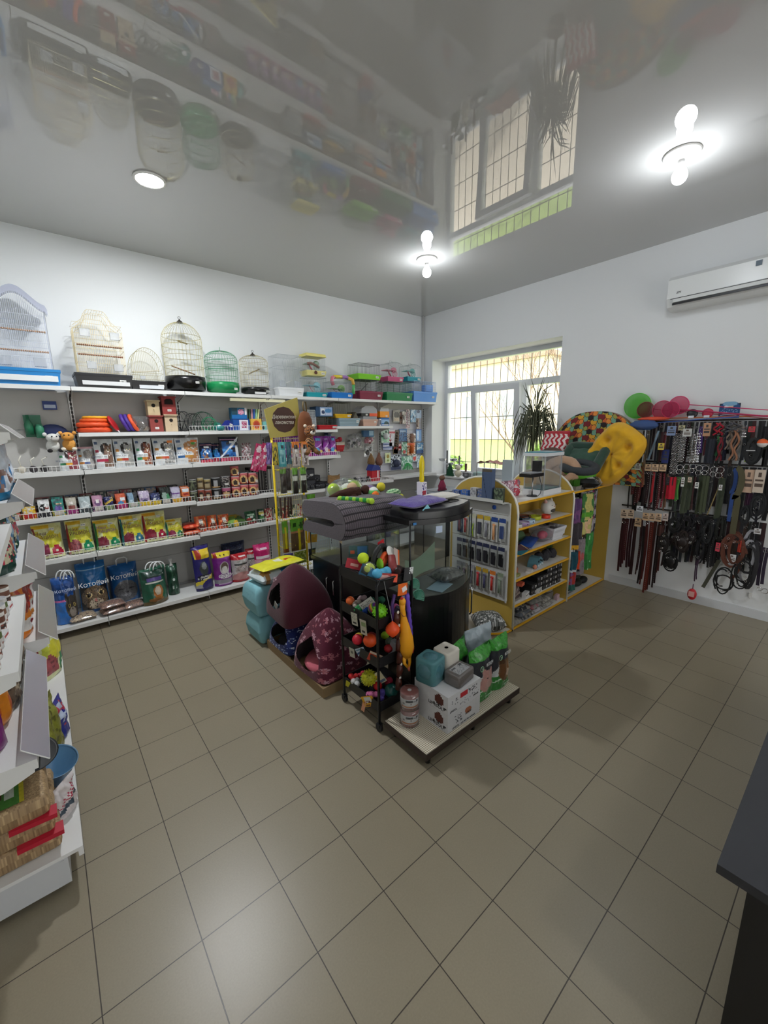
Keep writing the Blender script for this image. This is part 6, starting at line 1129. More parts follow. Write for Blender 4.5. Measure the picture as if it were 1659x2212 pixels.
cardtag(.20,.20,1.10,.06,.04,'C81C28',[('r',.2,.1,.8,.5,'E8E4E0')],'small red and white card at the top back',(0,-.2,.2)); cardtag(.24,.10,1.03,.07,.10,'C8B8B0',[('r',.7,0,1,1,'E0682A')],'white and orange card leaning at the right',(-.3,.5,.3)); cardtag(.06,.22,1.03,.045,.03,'E4E6EA',[('s',.1,.2,.9,.8,.4,'404448')],'white price card beside the tennis ball',(0,-.4,.2))
toy('rubber_toy',MB().tube([(-.05,0,0),(0,.01,.01),(.05,0,0)],[.02,.028,.02],10),M('2A1210',.4),.2,.03,.965,'dark brown ribbed toy at the near right corner',(0,.2,.6)); cardtag(.235,-.01,.95,.09,.08,'3A3A3C',[('r',.55,.5,1,1,'E4E6E8'),('s',.6,.55,.95,.95,.3,'303030')],'grey pack with a white price label hanging from the top rim',(0,.2,.2))
# second tier
toy('rubber_ball',ballm(.028),M('E0662A',.5),.03,.31,.735,'orange ball at the far left of the second tier'); toy('spiky_ball',spiky(.042,0),M('7AC81E',.45),.06,.05,.745,'lime green spiky ball on the second tier')
for i,(x,y,z,c) in enumerate(((.05,.27,.70,'B8A8A0'),(.11,.30,.71,'9A8488'),(.03,.22,.70,'2E8A4A'),(.06,.18,.705,'1C4AA0'),(.15,.26,.705,'1F5A48'),(.2,.2,.70,'2A6A50'),(.12,.15,.70,'B8C0C4'),(.2,.08,.70,'C85A90'))):
    m=MB()
    for k in range(5): m.ball((R_.uniform(-.02,.02),R_.uniform(-.02,.02),R_.uniform(0,.03)),.018,10,7)
    toy('knotted_toy',m,M(c,.8,bump=.4,bscale=80),x,y,z,'%s knotted rope toy on the second tier'%['beige','mauve','green','blue','dark green','sea green','pale grey','pink'][i])
toy('rainbow_ball',MB().ball((0,0,0),.036,24,16,paint=lambda u,v: lin(('E0D030','D88030','B83A50','6A3A9A','4A9A4A')[int(v*14)%5])),RUBBER,.07,.12,.735,'rainbow striped ball behind the spiky lime one',(.7,.5,0))
cardtag(-.012,.21,.66,.05,.085,'C8C4B4',[('r',.2,.15,.8,.3,'3A3A36'),('s',.1,.4,.9,.9,.2,'8A8678')],'left beige hang tag over the second tier rim',(.1,0,-1.4)); cardtag(-.012,.12,.64,.05,.10,'C4BCA8',[('r',.2,.6,.9,.85,'8A9A6A'),('r',.2,.15,.7,.25,'3A3A36')],'right beige hang tag over the second tier rim',(.1,0,-1.4)); cardtag(.05,.16,.76,.09,.05,'C8C8C0',[('s',.1,.2,.9,.8,.25,'606460')],'white oval hang tag on the second tier',(0,-.6,-.6))
toy('rubber_toy',MB().tube([(0,0,-.06),(0,0,.06)],.02,10),M('3A2A4A',.5),.15,.02,.70,'dark purple and pink toy at the near end of the second tier',(.3,.3,0))
# third tier
toy('rubber_ball',ballm(.034),M('C81E34',.5),.02,.23,.505,'red ball on the third tier'); toy('rubber_ball',ballm(.042),M('E0501A',.5),.05,.14,.525,'large orange ball on the third tier'); toy('rubber_ball',ballm(.04),M('9A1414',.5),.10,.19,.50,'dark red ball behind the large orange one')
for i,(x,y,c) in enumerate(((.08,.30,'D8B02A'),(.15,.25,'E0D8C8'),(.19,.12,'5A6A5A'),(.13,.06,'A81C20'),(.22,.2,'A8D020'))): toy('squeaky_toy',ballm(.028,14,(1,1,.9)),M(c,.6),x,y,.475,'%s squeaky toy on the third tier'%['yellow','cream','grey green','dark red','bright lime'][i])
cardtag(.0,.17,.455,.075,.05,'B8C4D0',[('d',.2,.4,.4,.4,'2A4A7A'),('r',.1,.7,.6,.85,'4A7A8A')],'white and blue card over the third tier rim',(.1,-.5,-1.3)); cardtag(-.014,.245,.42,.045,.065,'B8B4A4',[('r',.3,.4,.7,.7,'6A6A60')],'oval beige tag over the third tier rim',(.1,0,-1.4)); cardtag(.02,.05,.46,.09,.06,'B84028',[('e',.5,.4,.3,.3,'E86A30'),('r',0,.8,1,1,'C8B8A0')],'orange and red pack at the near end of the third tier',(0,.4,-.8))
MB().bx(-.05,.05,-.03,.03,0,.10).obj('clear_box',FROST,None,(X0+.19,Y0_+.05,.425),(.2,0,.2),'clear plastic pack at the right of the third tier','pack')
# lowest tier
toy('spiky_ball',spiky(.047,0),M('B0B01E',.45),.05,.16,.26,'olive yellow spiky ball on the lowest tier'); toy('rubber_ball',ballm(.045),M('0F4A44',.25),.13,.04,.195,'dark green glittery ball at the near end of the lowest tier'); toy('rubber_ball',ballm(.028),M('B81A1E',.5),.08,.11,.215,'red toy under the spiky ball')
for i,(x,y,z,c) in enumerate(((.03,.30,.18,'C8282A'),(.03,.26,.17,'C8C8C8'),(.08,.26,.17,'1F6A4A'),(.1,.31,.17,'B8283A'),(.15,.2,.17,'5A6A3A'),(.06,.06,.17,'4A3A8A'),(.03,.10,.17,'C86A9A'),(.2,.14,.17,'A81C3A'))):
    m=MB()
    for k in range(5): m.ball((R_.uniform(-.02,.02),R_.uniform(-.02,.02),R_.uniform(0,.03)),.019,10,7)
    toy('soft_toy',m,M(c,.8,bump=.4,bscale=80),x,y,z,'%s soft toy on the lowest tier'%['red','white','teal green','crimson','olive','violet','pink','dark crimson'][i])
cardtag(-.01,.09,.16,.09,.07,'D8A01E',[('r',.2,.35,.8,.9,'C8CCC8'),('c',.1,.1,1,.6,6,2,'5A2A1E')],'yellow card with animal picture over the lowest rim',(.1,-.4,-1.2)); cardtag(.0,.30,.155,.07,.05,'C8C020',[('r',.5,.2,.9,.8,'B88A70')],'yellow card at the far end of the lowest rim',(.2,.3,-1.2)); cardtag(.09,.11,.265,.07,.08,'C8C0A0',[('e',.4,.6,.25,.2,'C8A030'),('r',.1,.1,.9,.3,'5A6A80')],'pale card beside the olive spiky ball',(0,-.6,-.8)); cardtag(-.02,.13,.11,.025,.09,'D89A7A',[],'narrow orange tag dangling from the lowest tier',(.1,.3,-1.3))
# toys hanging on the near end of the cart
t=thing('egg_toy','orange ribbed egg-shaped rubber toy hanging on the cart','dog toy',(1.425,1.66,.66)); MB().lathe([(0,-.055)]+[(.040*math.sin(PI*(k+1)/20)*(1+.06*(k%2)),-.055+.105*(k+1)/20) for k in range(19)]+[(0,.055)],24).obj('body',M('F0521A',.45),t); MB().tube([(0,.0,.05),(-.03,.035,.29)],.002,4).obj('string',M('888888',.6),t)
t=thing('rubber_chicken','yellow rubber chicken hanging head up from an orange card','dog toy',(1.51,1.645,.46))
m=MB(); m.tube([(0.01,0,.0),(.005,-.005,.06),(.0,-.008,.12),(-.008,-.003,.20),(-.015,0,.26),(-.02,0,.31),(-.022,0,.345)],[.030,.046,.042,.030,.018,.015,.019],14)
m.ball((-.024,-.004,.358),.021,12,8,(1,1,1.1)).obj('body',M('EFA41C',.4),t)
MB().tube([(-.008,0,.01),(-.012,-.005,-.04),(.012,-.01,-.075)],[.016,.010,.008],8).obj('leg',M('EBA41E',.4),t); MB().tube([(.025,0,.01),(.03,-.005,-.05),(.018,-.01,-.08)],[.016,.010,.008],8).obj('leg',M('EBA41E',.4),t); MB().tube([(.014,-.01,-.07),(.02,-.012,-.10)],[.010,.006],8).obj('feet',M('C86A50',.5),t)
MB().box(.044,-.012,.03,.012,.02,.03,(0,.3,0)).obj('tail_patch',M('B03020',.5),t); MB().tube([(-.045,-.01,.30),(-.028,-.016,.27),(-.012,-.018,.27)],.003,5).obj('wing_line',M('9A5A18',.5),t); MB().ball((-.03,-.005,.38),.010,8,6).obj('comb',M('B8281E',.5),t)
t=thing('toy_card','orange header card with a white price label above the rubber chicken','card',(1.50,1.655,.885)); MB().box(0,0,0,.07,.004,.07,(0,.1,0)).obj('card',M('E86A1E',.5),t); MB().box(.012,-.003,0,.035,.002,.03,(0,-.3,0)).obj('price_label',M('E8E8EA',.6),t); MB().tube([(0,0,-.03),(-.01,0,-.06)],.002,4).obj('string',M('888888',.6),t)
t=thing('stick_toy','purple ribbed rubber stick hanging right of the chicken','dog toy',(1.545,1.655,.58)); m=MB(); m.tube([(.02-.03*k/14,0,.27-.28*(1-k/14)*1.0) for k in range(15)],[.012+.004*(k%2) for k in range(15)],10); m.obj('body',M('6A4AC0',.45),t)
MB().bx(-.05,-.02,.006,.008,-.02,.26).obj('backing_card',M('8A8AA8',.5),t)
t=thing('sausage_toy','string of dark brown rubber sausages hanging left of the chicken','dog toy',(1.47,1.665,.22))
for k in range(6): m=MB(); x0=.012*math.sin(k*.9); m.tube([(x0-.006,0,.03+k*.085),(x0,-.004,.07+k*.085),(x0+.004,0,.105+k*.085)],[.015,.021,.015],10); m.obj('link',M('4A1E14',.35),t)
for k in range(6): MB().ball((.012*math.sin(k*.9)+.004,-.012,.11+k*.085),.009,8,6,(1,.7,1.2)).obj('knot',M('E0DCD4',.8),t)
t=thing('stick_toy','dark violet curved rubber toy hanging at the back of the hanging toys','dog toy',(1.455,1.675,.70)); MB().tube([(0,0,.16),(-.018,0,.10),(-.015,0,.0)],.010,8).obj('body',M('4A2A6A',.45),t)
# ---------------------------------------------------------------- low platform with salt licks and feed sacks
t=thing('platform','low dark-edged platform with a pale woven-patterned top','platform',(1.35,1.31,0)); PX,PY=.875,.34
wv=bpy.data.materials.new('woven_top'); wv.use_nodes=True; n,l=nodes(wv); b=n['Principled BSDF']; tc=n.new('ShaderNodeTexCoord'); mp=n.new('ShaderNodeMapping'); mp.inputs['Rotation'].default_value=(0,0,PI/4); ck=n.new('ShaderNodeTexChecker'); ck.inputs['Scale'].default_value=120; ck.inputs['Color1'].default_value=(*lin('E2DCCC'),1); ck.inputs['Color2'].default_value=(*lin('A09278'),1)
l.new(tc.outputs['Object'],mp.inputs[0]); l.new(mp.outputs[0],ck.inputs['Vector']); l.new(ck.outputs['Color'],b.inputs['Base Color']); b.inputs['Roughness'].default_value=.5
MB().bx(0,PX,0,PY,.098,.101).obj('patterned_top',wv,t); MB().bx(-.003,PX+.003,-.003,PY+.003,.06,.098).obj('board',M('3A2C26',.5),t)
for x,y in ((.05,.04),(PX/2,.04),(PX-.06,.04),(.05,PY-.04),(PX-.06,PY-.04)): MB().lathe([(.016,0),(.018,.03),(.02,.06)],12).obj('foot',DARK,t,(x,y,0))
def salt_roll(z,label):
    t=thing('mineral_lick',label,'mineral lick',(1.452,1.548,z)); 
    def rp(u,v):
        c='A06A64'
        a=((u+.12)%1)
        if .22<v<.72 and .45<a<.95: c='DCDCDC'
        if .24<v<.34 and .58<a<.92: c='C87848'
        if .56<v<.66 and .62<a<.90 and (int(a*160)%3): c='3A3A3E'
        if .40<v<.50 and .55<a<.9 and (int(a*220)%4==0): c='8A8A90'
        return lin(c)
    MB().lathe([(.012,0),(.050,0),(.054,.006)]+[(.054,.006+.093*i/20) for i in range(1,20)]+[(.054,.099),(.050,.105),(.012,.105)],48,paint=rp).obj('body',CARD,t); MB().lathe([(0,.098),(.012,.098)],14).obj('hole',M('5A2A26',.8),t); MB().lathe([(.0555,.0),(.0555,.105)],24).obj('plastic_wrap',CELLO,t)
    text('соль-лизунец',.011,M('2E2E32',.6),t,(-.03,-.048,.066),(PI/2,0,-.55),sx=.8); return t
salt_roll(.1015,'lower pink cylindrical mineral lick with a printed label'); salt_roll(.208,'upper pink cylindrical mineral lick with a printed label')
def whitebox(z,label,upper):
    t=thing('cardboard_box',label,'cardboard box',(1.545,1.335,z)); h=.113
    sh=[('r',.02,.05,.98,.95,'D6D6D8')]
    if upper: sh+=[('r',.36,.55,.60,.85,'B81E2C'),('s',.12,.4,.3,.7,.25,'55555A'),('s',.36,.1,.95,.45,.16,'8A8A90'),('s',.62,.55,.9,.85,.3,'55555A')]
    else: sh+=[('s',.2,.3,.45,.7,.3,'55555A'),('e',.62,.62,.10,.18,'B06A4A')]
    m=box_mb(.29,h,.265,painter('D6D6D8',sh,.02,3),'D2D2D4',44,18,top='DADADC'); o=m.obj('box',CARD,t,(.145,.1325,0))
    MB().bx(-.002,.292,.131,.134,h-.0005,h+.0005).obj('flap_seam',M('9A9A9A',.7),t)
    m=MB(); rr=random.Random(4); m.grid(lambda u,v:(-.001,.265-.265*u,h*v),24,12,painter('D4D4D6',[('e',.75,.6,.12,.3,'5A2A20'),('s',.6,.2,.95,.4,.5,'2A2A2C')],.02,2),smooth=False); m.obj('printed_side',CARD,t)
    text('LIMISOL',.030,M('202024',.6),t,(-.003,.09,.022),(PI/2,0,-PI/2),shear=0,sx=1.1)
    text('LIMISOL' if upper else 'LIMISOL · salt lick for animals',.017,M('202024',.6),t,(.045 if upper else .14,-.0025,.014),(PI/2,0,0),sx=1.0)
    if upper: text('animals',.016,M('202024',.6),t,(.245,-.0025,.03),(PI/2,0,0))
    else: text('АООР',.02,M('3A2A2A',.6),t,(.18,-.0025,.055),(PI/2,0,0))
    return t
whitebox(.1015,'lower white salt lick carton',False); whitebox(.2165,'upper white salt lick carton with a red stamp',True)
def rbox(w,d,h,r=.02):
    m=MB(); n=6
    def rr_(k,ins):
        P=[]
        for (sx,sy,a0) in ((1,1,0),(-1,1,PI/2),(-1,-1,PI),(1,-1,3*PI/2)):
            for i in range(n+1): a=a0+PI/2*i/n; P.append((sx*(w/2-r)+math.cos(a)*(r-ins),sy*(d/2-r)+math.sin(a)*(r-ins)))
        return P
    L=[(0,.006),(.006,0),(h-.012,0),(h-.003,.004),(h,.012)]; rings=[m.add([(x,y,z) for x,y in rr_(0,i)]) for z,i in L]; N=4*(n+1)
    for a,b in zip(rings,rings[1:]):
        for j in range(N): m.face((a+j,a+(j+1)%N,b+(j+1)%N,b+j),smooth=True)
    m.face([rings[0]+j for j in range(N)][::-1]); m.face([rings[-1]+j for j in range(N)]); return m
ZB=.331
t=thing('mineral_lick','square mineral lick wrapped in turquoise plastic','mineral lick',(1.60,1.525,ZB),rz=.2); rbox(.14,.14,.15,.03).obj('block',M('4E8288',.35,bump=.2,bscale=15),t); m=MB(); m.ball((0,0,.08),.098,22,14,(.86,.86,.86),dis=lambda a,b:.04*noise.noise(Vector((a*3,b*4,2)))); m.obj('plastic_wrap',clear_mat('teal_film',(.55,.8,.85),.25,.15,.25,(.2,.5,.6)),t)
t=thing('mineral_lick','square cream-white mineral lick with a hole in its top','mineral lick',(1.735,1.52,ZB),rz=.05); rbox(.125,.125,.155,.022).obj('block',M('D2CCC0',.7),t); MB().lathe([(0,.156),(.011,.156)],16,sx=1.2).obj('hole',M('5A5048',.9),t)
t=thing('mineral_lick','brown rectangular mineral lick with a white paper label','mineral lick',(1.72,1.405,ZB),rz=.12); rbox(.16,.11,.075,.015).obj('block',M('6E605A',.55),t); m=MB(); m.grid(lambda u,v:(-.055+.11*u,-.04+.075*v,.0765),26,18,painter('D2D2D4',[('s',.05,.05,.95,.95,.22,'7A7A80'),('r',.05,.75,.4,.9,'50505A'),('r',.75,.7,.95,.95,'40404A')],.02,1),smooth=False); m.obj('paper_label',CARD,t); rbox(.163,.113,.078,.016).obj('film',CELLO,t)
def feedsack(x,y,w,h,rz,label,animal,txt=True,seed=1):
    t=thing('feed_sack',label,'feed sack',(x,y,.102),rz=rz,rot=(-.05,0,rz))
    sh=[('r',0,.80,1,1,'3E9A34'),('s',0,.80,1,1,.25,'2E7A28'),('r',.03,.42,.97,.80,'2C3038'),('e',.55,.30,.52,.24,'C8CCCC'),('r',0,0,1,.22,'2F8434'),('d',.10,.25,.26,.12,'2F8434'),('d',.14,.24,.17,.24,'C8D8C8'),('s',.15,.06,.9,.15,.3,'9AC89A')]
    if animal=='pig': sh+=[('e',.55,.36,.34,.20,'C09088'),('e',.42,.52,.10,.09,'B88880'),('e',.80,.50,.09,.08,'B88880'),('e',.62,.30,.14,.10,'CDA098'),('e',.52,.42,.03,.015,'3A2A2A'),('r',0,.0,1,.14,'2F8434')]
    else: sh+=[('e',.50,.38,.30,.22,'6A4528'),('e',.70,.36,.16,.20,'8A6036'),('e',.74,.26,.12,.07,'C8B09A'),('e',.36,.54,.12,.05,'4A2E1A'),('e',.84,.54,.1,.04,'4A2E1A'),('e',.68,.42,.03,.02,'1A1210'),('r',0,.0,1,.13,'2F8434')]
    if animal=='none': sh=[('r',0,.72,1,1,'3E9A34'),('s',0,.7,1,1,.25,'2E7A28'),('r',0,0,1,.7,'1E2A28')]
    pouch_mb(w,h,.10,painter('2C3038',sh,.05,seed),'2C6A30',40,44,seed,.0035,gus=.8).obj('sack',FOIL,t)
    if animal!='none':
        text('ФЕЛУЦЕН',.030 if w<.25 else .03,M('E4E8E8',.5),t,(.018,-.062,h*.70),sx=.5); MB().ring((-.070,-.066,h*.70),.016,.0018,22,4,'y').obj('round_logo',M('9ACFA0',.5),t); text('F',.02,M('DDE8DD',.5),t,(-.070,-.070,h*.70),name='logo_letter')
        text('ДЛЯ СВИНЕЙ' if animal=='pig' else 'ДЛЯ ТЕЛЯТ',.014,M('CDE4CD',.5),t,(.0,-.062,h*.12),sx=.8)
    return t
feedsack(1.955,1.42,.235,.35,.05,'green topped feed sack with a pig picture','pig',seed=2); feedsack(2.15,1.42,.20,.35,.05,'green topped feed sack with a brown calf picture','cow',seed=3); feedsack(1.90,1.56,.24,.34,.25,'green topped feed sack behind the pig sack','none',seed=4)
t=thing('feed_sack','plain pale silver sack standing open behind the green sacks','feed sack',(2.14,1.56,.102),rot=(-.1,0,-.1)); m=pouch_mb(.26,.36,.08,painter('A8B4BC',[],.03),'98A4AC',20,20,7,.007); m.obj('sack',FOIL,t)
# ---------------------------------------------------------------- yellow shelf unit
YW_=M('C2A24A',.45); YD=M('BC9A46',.5); EDG=M('E6E2D6',.4)
yu=thing('shelf_unit','yellow double-sided shelf unit with white rounded edges','shelf unit',(0,0,0)); FY,BY=1.88,2.62; SX=[3.03,4.02,4.93]
def sidepoly(d=0):
    P=[(FY+d,0),(FY+d,1.08)]; 
    for i in range(1,14): a=PI-PI*i/14; P.append((2.25+ (.37-d)*math.cos(a),1.08+(.285-d)*math.sin(a)))
    return P+[(BY-d,1.08),(BY-d,0)]
for x in SX[:2]:
    MB().prism(sidepoly(),x-.009,x+.009,'x').obj('side_panel',YW_,yu)
    P=sidepoly(); m=MB(); m.tube([(x,a,b) for a,b in P],.0105,6); m.obj('white_edge',EDG,yu)
MB().bx(4.922,4.935,FY,BY,0,1.16).obj('side_panel',YW_,yu)
MB().bx(SX[0]+.01,SX[1]-.01,2.245,2.255,.03,1.17).obj('back_panel',YD,yu); MB().bx(SX[1]+.01,4.92,2.245,2.255,.03,1.17).obj('back_panel',YD,yu)
SZ=[1.172,.942,.709,.478,.238,.025]
def ysh(x0,x1,z): s=MB().bx(x0,x1,FY+.012,2.244,z-.014,z).bx(x0,x1,2.256,BY-.01,z-.014,z).obj('shelf',M('DEDCD8',.45),yu); MB().bx(x0,x1,FY,FY+.012,z-.016,z+.001).obj('yellow_edge',M('E8AE22',.4),s)
for z in SZ: ysh(SX[0]+.011,SX[1]-.011,z)
ysh(SX[1]+.011,4.92,1.156); ysh(SX[1]+.011,4.92,.025)
m=MB(); n_=14; P=[(3.02,1.87)]+[(3.02-.30*math.sin(PI/2*i/n_),2.25-.37*math.cos(PI/2*i/n_)) for i in range(n_+1)]+[(2.72,2.62),(3.02,2.62)]; m.prism(P,.006,.024); m.obj('rounded_end_shelf',M('E8AE22',.4),yu)
MB().prism([(a,b) for a,b in inset(P,.04)],.024,.026).obj('shelf_top',M('DCDAD6',.5),yu)
# slat board with grooming tools on the end
m=MB()
for (z0,z1) in ((1.06,1.165),(.80,1.055),(.57,.795),(.28,.565)): m.bx(2.985,3.0,1.93,2.56,z0,z1)
m.bx(2.98,2.985,1.925,1.94,.27,1.165); m.obj('slat_board',M('C8C8C6',.5),yu); MB().lathe([(0,0),(.02,0),(.02,.006),(0,.006)],10).obj('blue_bow',M('2A5AB8',.5),yu,(2.98,2.085,1.115),(0,-PI/2,0))
m=MB(); m.bx(2.90,3.0,1.95,2.56,1.165,1.17); m.bx(2.90,2.903,1.95,2.56,1.165,1.20); m.obj('end_tray',M('C8C8C4',.5),yu)
def toolcard(y,z,w,h,bgc,sh,label,toolc=None,kind='rod'):
    t=thing('grooming_tool',label,'grooming tool',(2.965,y,z),group='grooming tools hanging on the end board'); m=MB(); m.grid(lambda u,v:(-.002,w/2-w*u,-h+h*v),12,16,painter(bgc,sh,.06,int(y*999)),smooth=False); m.col(bgc); m.bx(0,.002,-w/2,w/2,-h,0); m.obj('card',CARD,t)
    MB().tube([(.02,0,.004),(-.02,0,0),(-.022,0,.006)],.0015,4).obj('hook',STEEL,t)
    if toolc:
        m=MB()
        if kind=='rod': m.tube([(-.012,0,-h*.3),(-.014,0,-h*.9)],[.009,.012],8); m.ball((-.012,0,-h*.3),.018,10,7,(.5,1,.7))
        elif kind=='scis': m.tube([(-.01,-.012,-h*.4),(-.01,.0,-h*.7),(-.01,.012,-h*.98)],.004,6).tube([(-.01,.012,-h*.4),(-.01,.0,-h*.7),(-.01,-.012,-h*.98)],.004,6)
        else: m.box(-.012,0,-h*.6,.014,w*.5,h*.55)
        m.obj('tool',M(toolc,.4),t)
y0s=[2.45,2.38,2.30,2.22,2.145,2.065,1.985]
TT=[('3A4A6A','7A3A4A','rod'),('C8C4B8','B8282A','rod'),('D4D4C8','A8C828','scis'),('C8B84A','4A4A58','box'),('D8D8D4','8A8A94','rod'),('B8C4D0','D89A68','rod'),('C0C8D8','3A4A78','box')]
for i,y in enumerate(y0s): toolcard(y,1.03,.066,.20+.01*(i%3),TT[i][0] if i<1 else 'C9CAC6',[('r',0,.8,1,1,('C8A030','C8A030','C8C8B0','C8A030','C8B040','2A4A90','2A4A90')[i]),('e',.5,.4,.3,.28,'A8AAA8')],'top row grooming tool, %s from the window side'%ORD[i],TT[i][1],TT[i][2])
for i,y in enumerate(y0s): toolcard(y,.775,.066,.19,'A0A2A0',[('r',0,.82,1,1,'2A3050'),('r',.15,.05,.85,.5,'2E2E34'),('e',.3,.5,.2,.2,'B8B8B0')],'middle row grooming tool, %s from the window side'%ORD[i],('2A2A30','33333A','1E1E22','3A3A40','2A2A2E','26262C','1C1C20')[i],'box')
for i,y in enumerate(y0s): toolcard(y,.54,.06,.20,'A8A8A0' if i!=5 else 'D8D4D0',[('r',0,.82,1,1,('8A8A90','8A8A90','9A9AA0','C8A030','C8A030','E08030','8A9A80')[i])],'bottom row grooming tool, %s from the window side'%ORD[i],('6A6A78','6A5A68','7A7A88','B82A34','4A4A70','C02A20','7A8A78')[i],'rod')
for i,(y,c,h) in enumerate(((2.48,'3A5A9A',.06),(2.38,'2A60B0',.07),(2.27,'B8B8BC',.10),(2.20,'5A6A9A',.09))): carton('product_box',2.95,y,1.172,.08,h,.05,c,[('c',0,0,1,1,5,i,'8A8A90')],'%s small boxed item in the tray on the end board, from the window side'%ORD[i],rz=-PI/2)
carton('product_box',2.93,2.12,1.172,.10,.28,.05,'4A5A78',[('r',0,.9,1,1,'5A5040'),('d',.9,-1.6,1.0,-1.6,'1C2A4A')],'tall slate blue box standing in the end tray',rz=-PI/2); carton('product_box',2.95,2.02,1.172,.08,.12,.05,'3A4238',[('c',0,0,1,1,5,8,'6A7A60')],'dark green box leaning beside the tall blue box',rz=-PI/2+.3)
t=thing('gravel_bag','bag of grey and white chips on the rounded end shelf behind the aquarium','bag',(2.86,2.02,.027),rz=-.6); pillow_mb(.26,.22,.16,26,22,3,3,.01,painter('5E605C',[('s',0,0,1,1,.4,'B8B8B4'),('s',0,0,1,1,.2,'2A2C2A')],.2,3)).obj('chips',CARD,t)
# goods on the shelf unit
def on(y,z): return (y,z+.001)
for i,(x,y,r,h,c) in enumerate(((3.10,1.93,.045,.03,'C8C8CC'),(3.20,1.93,.052,.034,'A890B8'),(3.32,1.95,.055,.036,'A8C4DC'),(3.36,2.02,.055,.038,'3A4A58'),(3.50,1.99,.055,.036,'B8C030'),(3.43,2.06,.06,.036,'8A4A34'),(3.62,1.95,.042,.034,'D84028'),(3.15,2.03,.055,.03,'B8B8BC'),(3.25,2.10,.06,.035,'5A5048'),(3.12,2.12,.05,.05,'4A4440'),(3.58,2.08,.055,.03,'B8A898'),(3.35,2.14,.06,.04,'9A9A9E'))):
    t=thing('pet_bowl','%s pet bowl on the second yellow shelf'%['pale grey','lilac spotted','pale blue','dark blue grey','lime green','brown','small orange red','light grey at the left','dark brown','dark taupe','beige','grey metal'][i],'bowl',(x,y,.943)); MB().lathe([(r*.95,0),(r*.98,h*.4),(r,h),(r*.93,h),(r*.85,h*.3),(0,h*.25)],26).obj('bowl',M(c,.3),t)
    if i in(1,2): MB().lathe([(r*1.0,h*.35),(r*1.01,h*.7)],26,paint=lambda u,v: lin('3A3A5A') if int(u*26)%3==0 else lin(('A890B8','C0D4E4')[i-1])).obj('pattern',CARD,t)
for i in range(5): MB().lathe([(0,0),(.06,0),(.075,.008),(.07,.010),(0,.004)],24).obj('plate',M(['A8A8AA','7A7068','B8B4B0','8A8A8C','A09890'][i],.3),None,(3.15+.03*i,2.14,1.0+.011*i-.02),(0,0,0),'%s shallow dish of the stack at the back of the second shelf'%['lowest','second lowest','middle','second highest','highest'][i],'dish')
t=thing('cat_face_house','white ceramic cat-shaped holder with a smiling open mouth','ceramic cat',(3.80,2.03,.943)); MB().ball((0,0,.075),.085,24,16,(1,.75,.88)).obj('body',M('DDDAD4',.35),t)
for q in (-1,1): MB().lathe([(.022,0),(.012,.022),(0,.04)],10).obj('ear',M('D8A8A0' if q<0 else 'DCD8D2',.4),t,(q*.05,0,.125),(0,q*.3,0)); MB().tube([(q*.035-.012,-.062,.10),(q*.035,-.066,.107),(q*.035+.012,-.062,.10)],.002,5).obj('eye',DARK,t)
m=MB(); m.ball((0,-.052,.05),.04,20,12,(1,.4,.55)); m.obj('mouth',M('4A4640',.6),t); MB().ball((0,-.066,.087),.005,8,6).obj('nose',M('D87A70',.5),t)
# third shelf
t=thing('litter_tray','white rectangular litter tray holding small speckled packs','tray',(3.82,2.04,.71)); tray_mb(.24,.28,.12,.025).obj('tray',M('DADCE2',.35),t); 
for k in range(10): MB().box(0,0,0,.05,.04,.03).obj('speckled_pack',M(['8A8488','B8B4B8','5A5458'][k%3],.5,var=.6,bscale=90),t,(R_.uniform(-.08,.08),R_.uniform(-.1,.08),.11),(0,0,R_.random()*3))
t=thing('mat','blue folded mat on the third yellow shelf','mat',(3.42,2.0,.711),rz=.35); pillow_mb(.36,.13,.05,16,10,4,1,.006).obj('mat',M('1E4A9A',.5,bump=.3,bscale=30),t); t=thing('toy_bag','clear bag with a pink ball on the third shelf','bag',(3.63,1.98,.711)); MB().ball((0,0,.06),.05,14,9,(1.2,.9,.8)).obj('toy',M('C83A60',.6,var=.5,bscale=40),t); pillow_mb(.22,.14,.12,10,10,3,2,.012).obj('clear_bag',CELLO,t)
t=thing('slicker','maroon triangular slipper-shaped toy at the left of the third shelf','toy',(3.16,1.96,.711),rz=-.3); m=MB(); m.prism([(-.11,0),(.11,0),(.09,.03),(0,.07),(-.08,.05)],-.05,.05,'y'); m.obj('body',M('4A2830',.6),t); MB().tube([(.10,-.05,.005),(.05,-.052,.04),(0,-.052,.07)],.004,5).obj('trim',M('B89A70',.6),t)
t=thing('plastic_bag','green tinted clear bag at the back of the third shelf','bag',(3.34,2.14,.711)); pillow_mb(.3,.16,.13,12,10,3,5,.01).obj('bag',M('5A7A54',.3,alpha=.8),t); MB().box(0,0,.006,.2,.12,.012).obj('leaflet',M('2A7A8A',.4),None,(3.15,1.93,.711),(0,0,.2),'teal leaflet at the front left of the third shelf','leaflet')
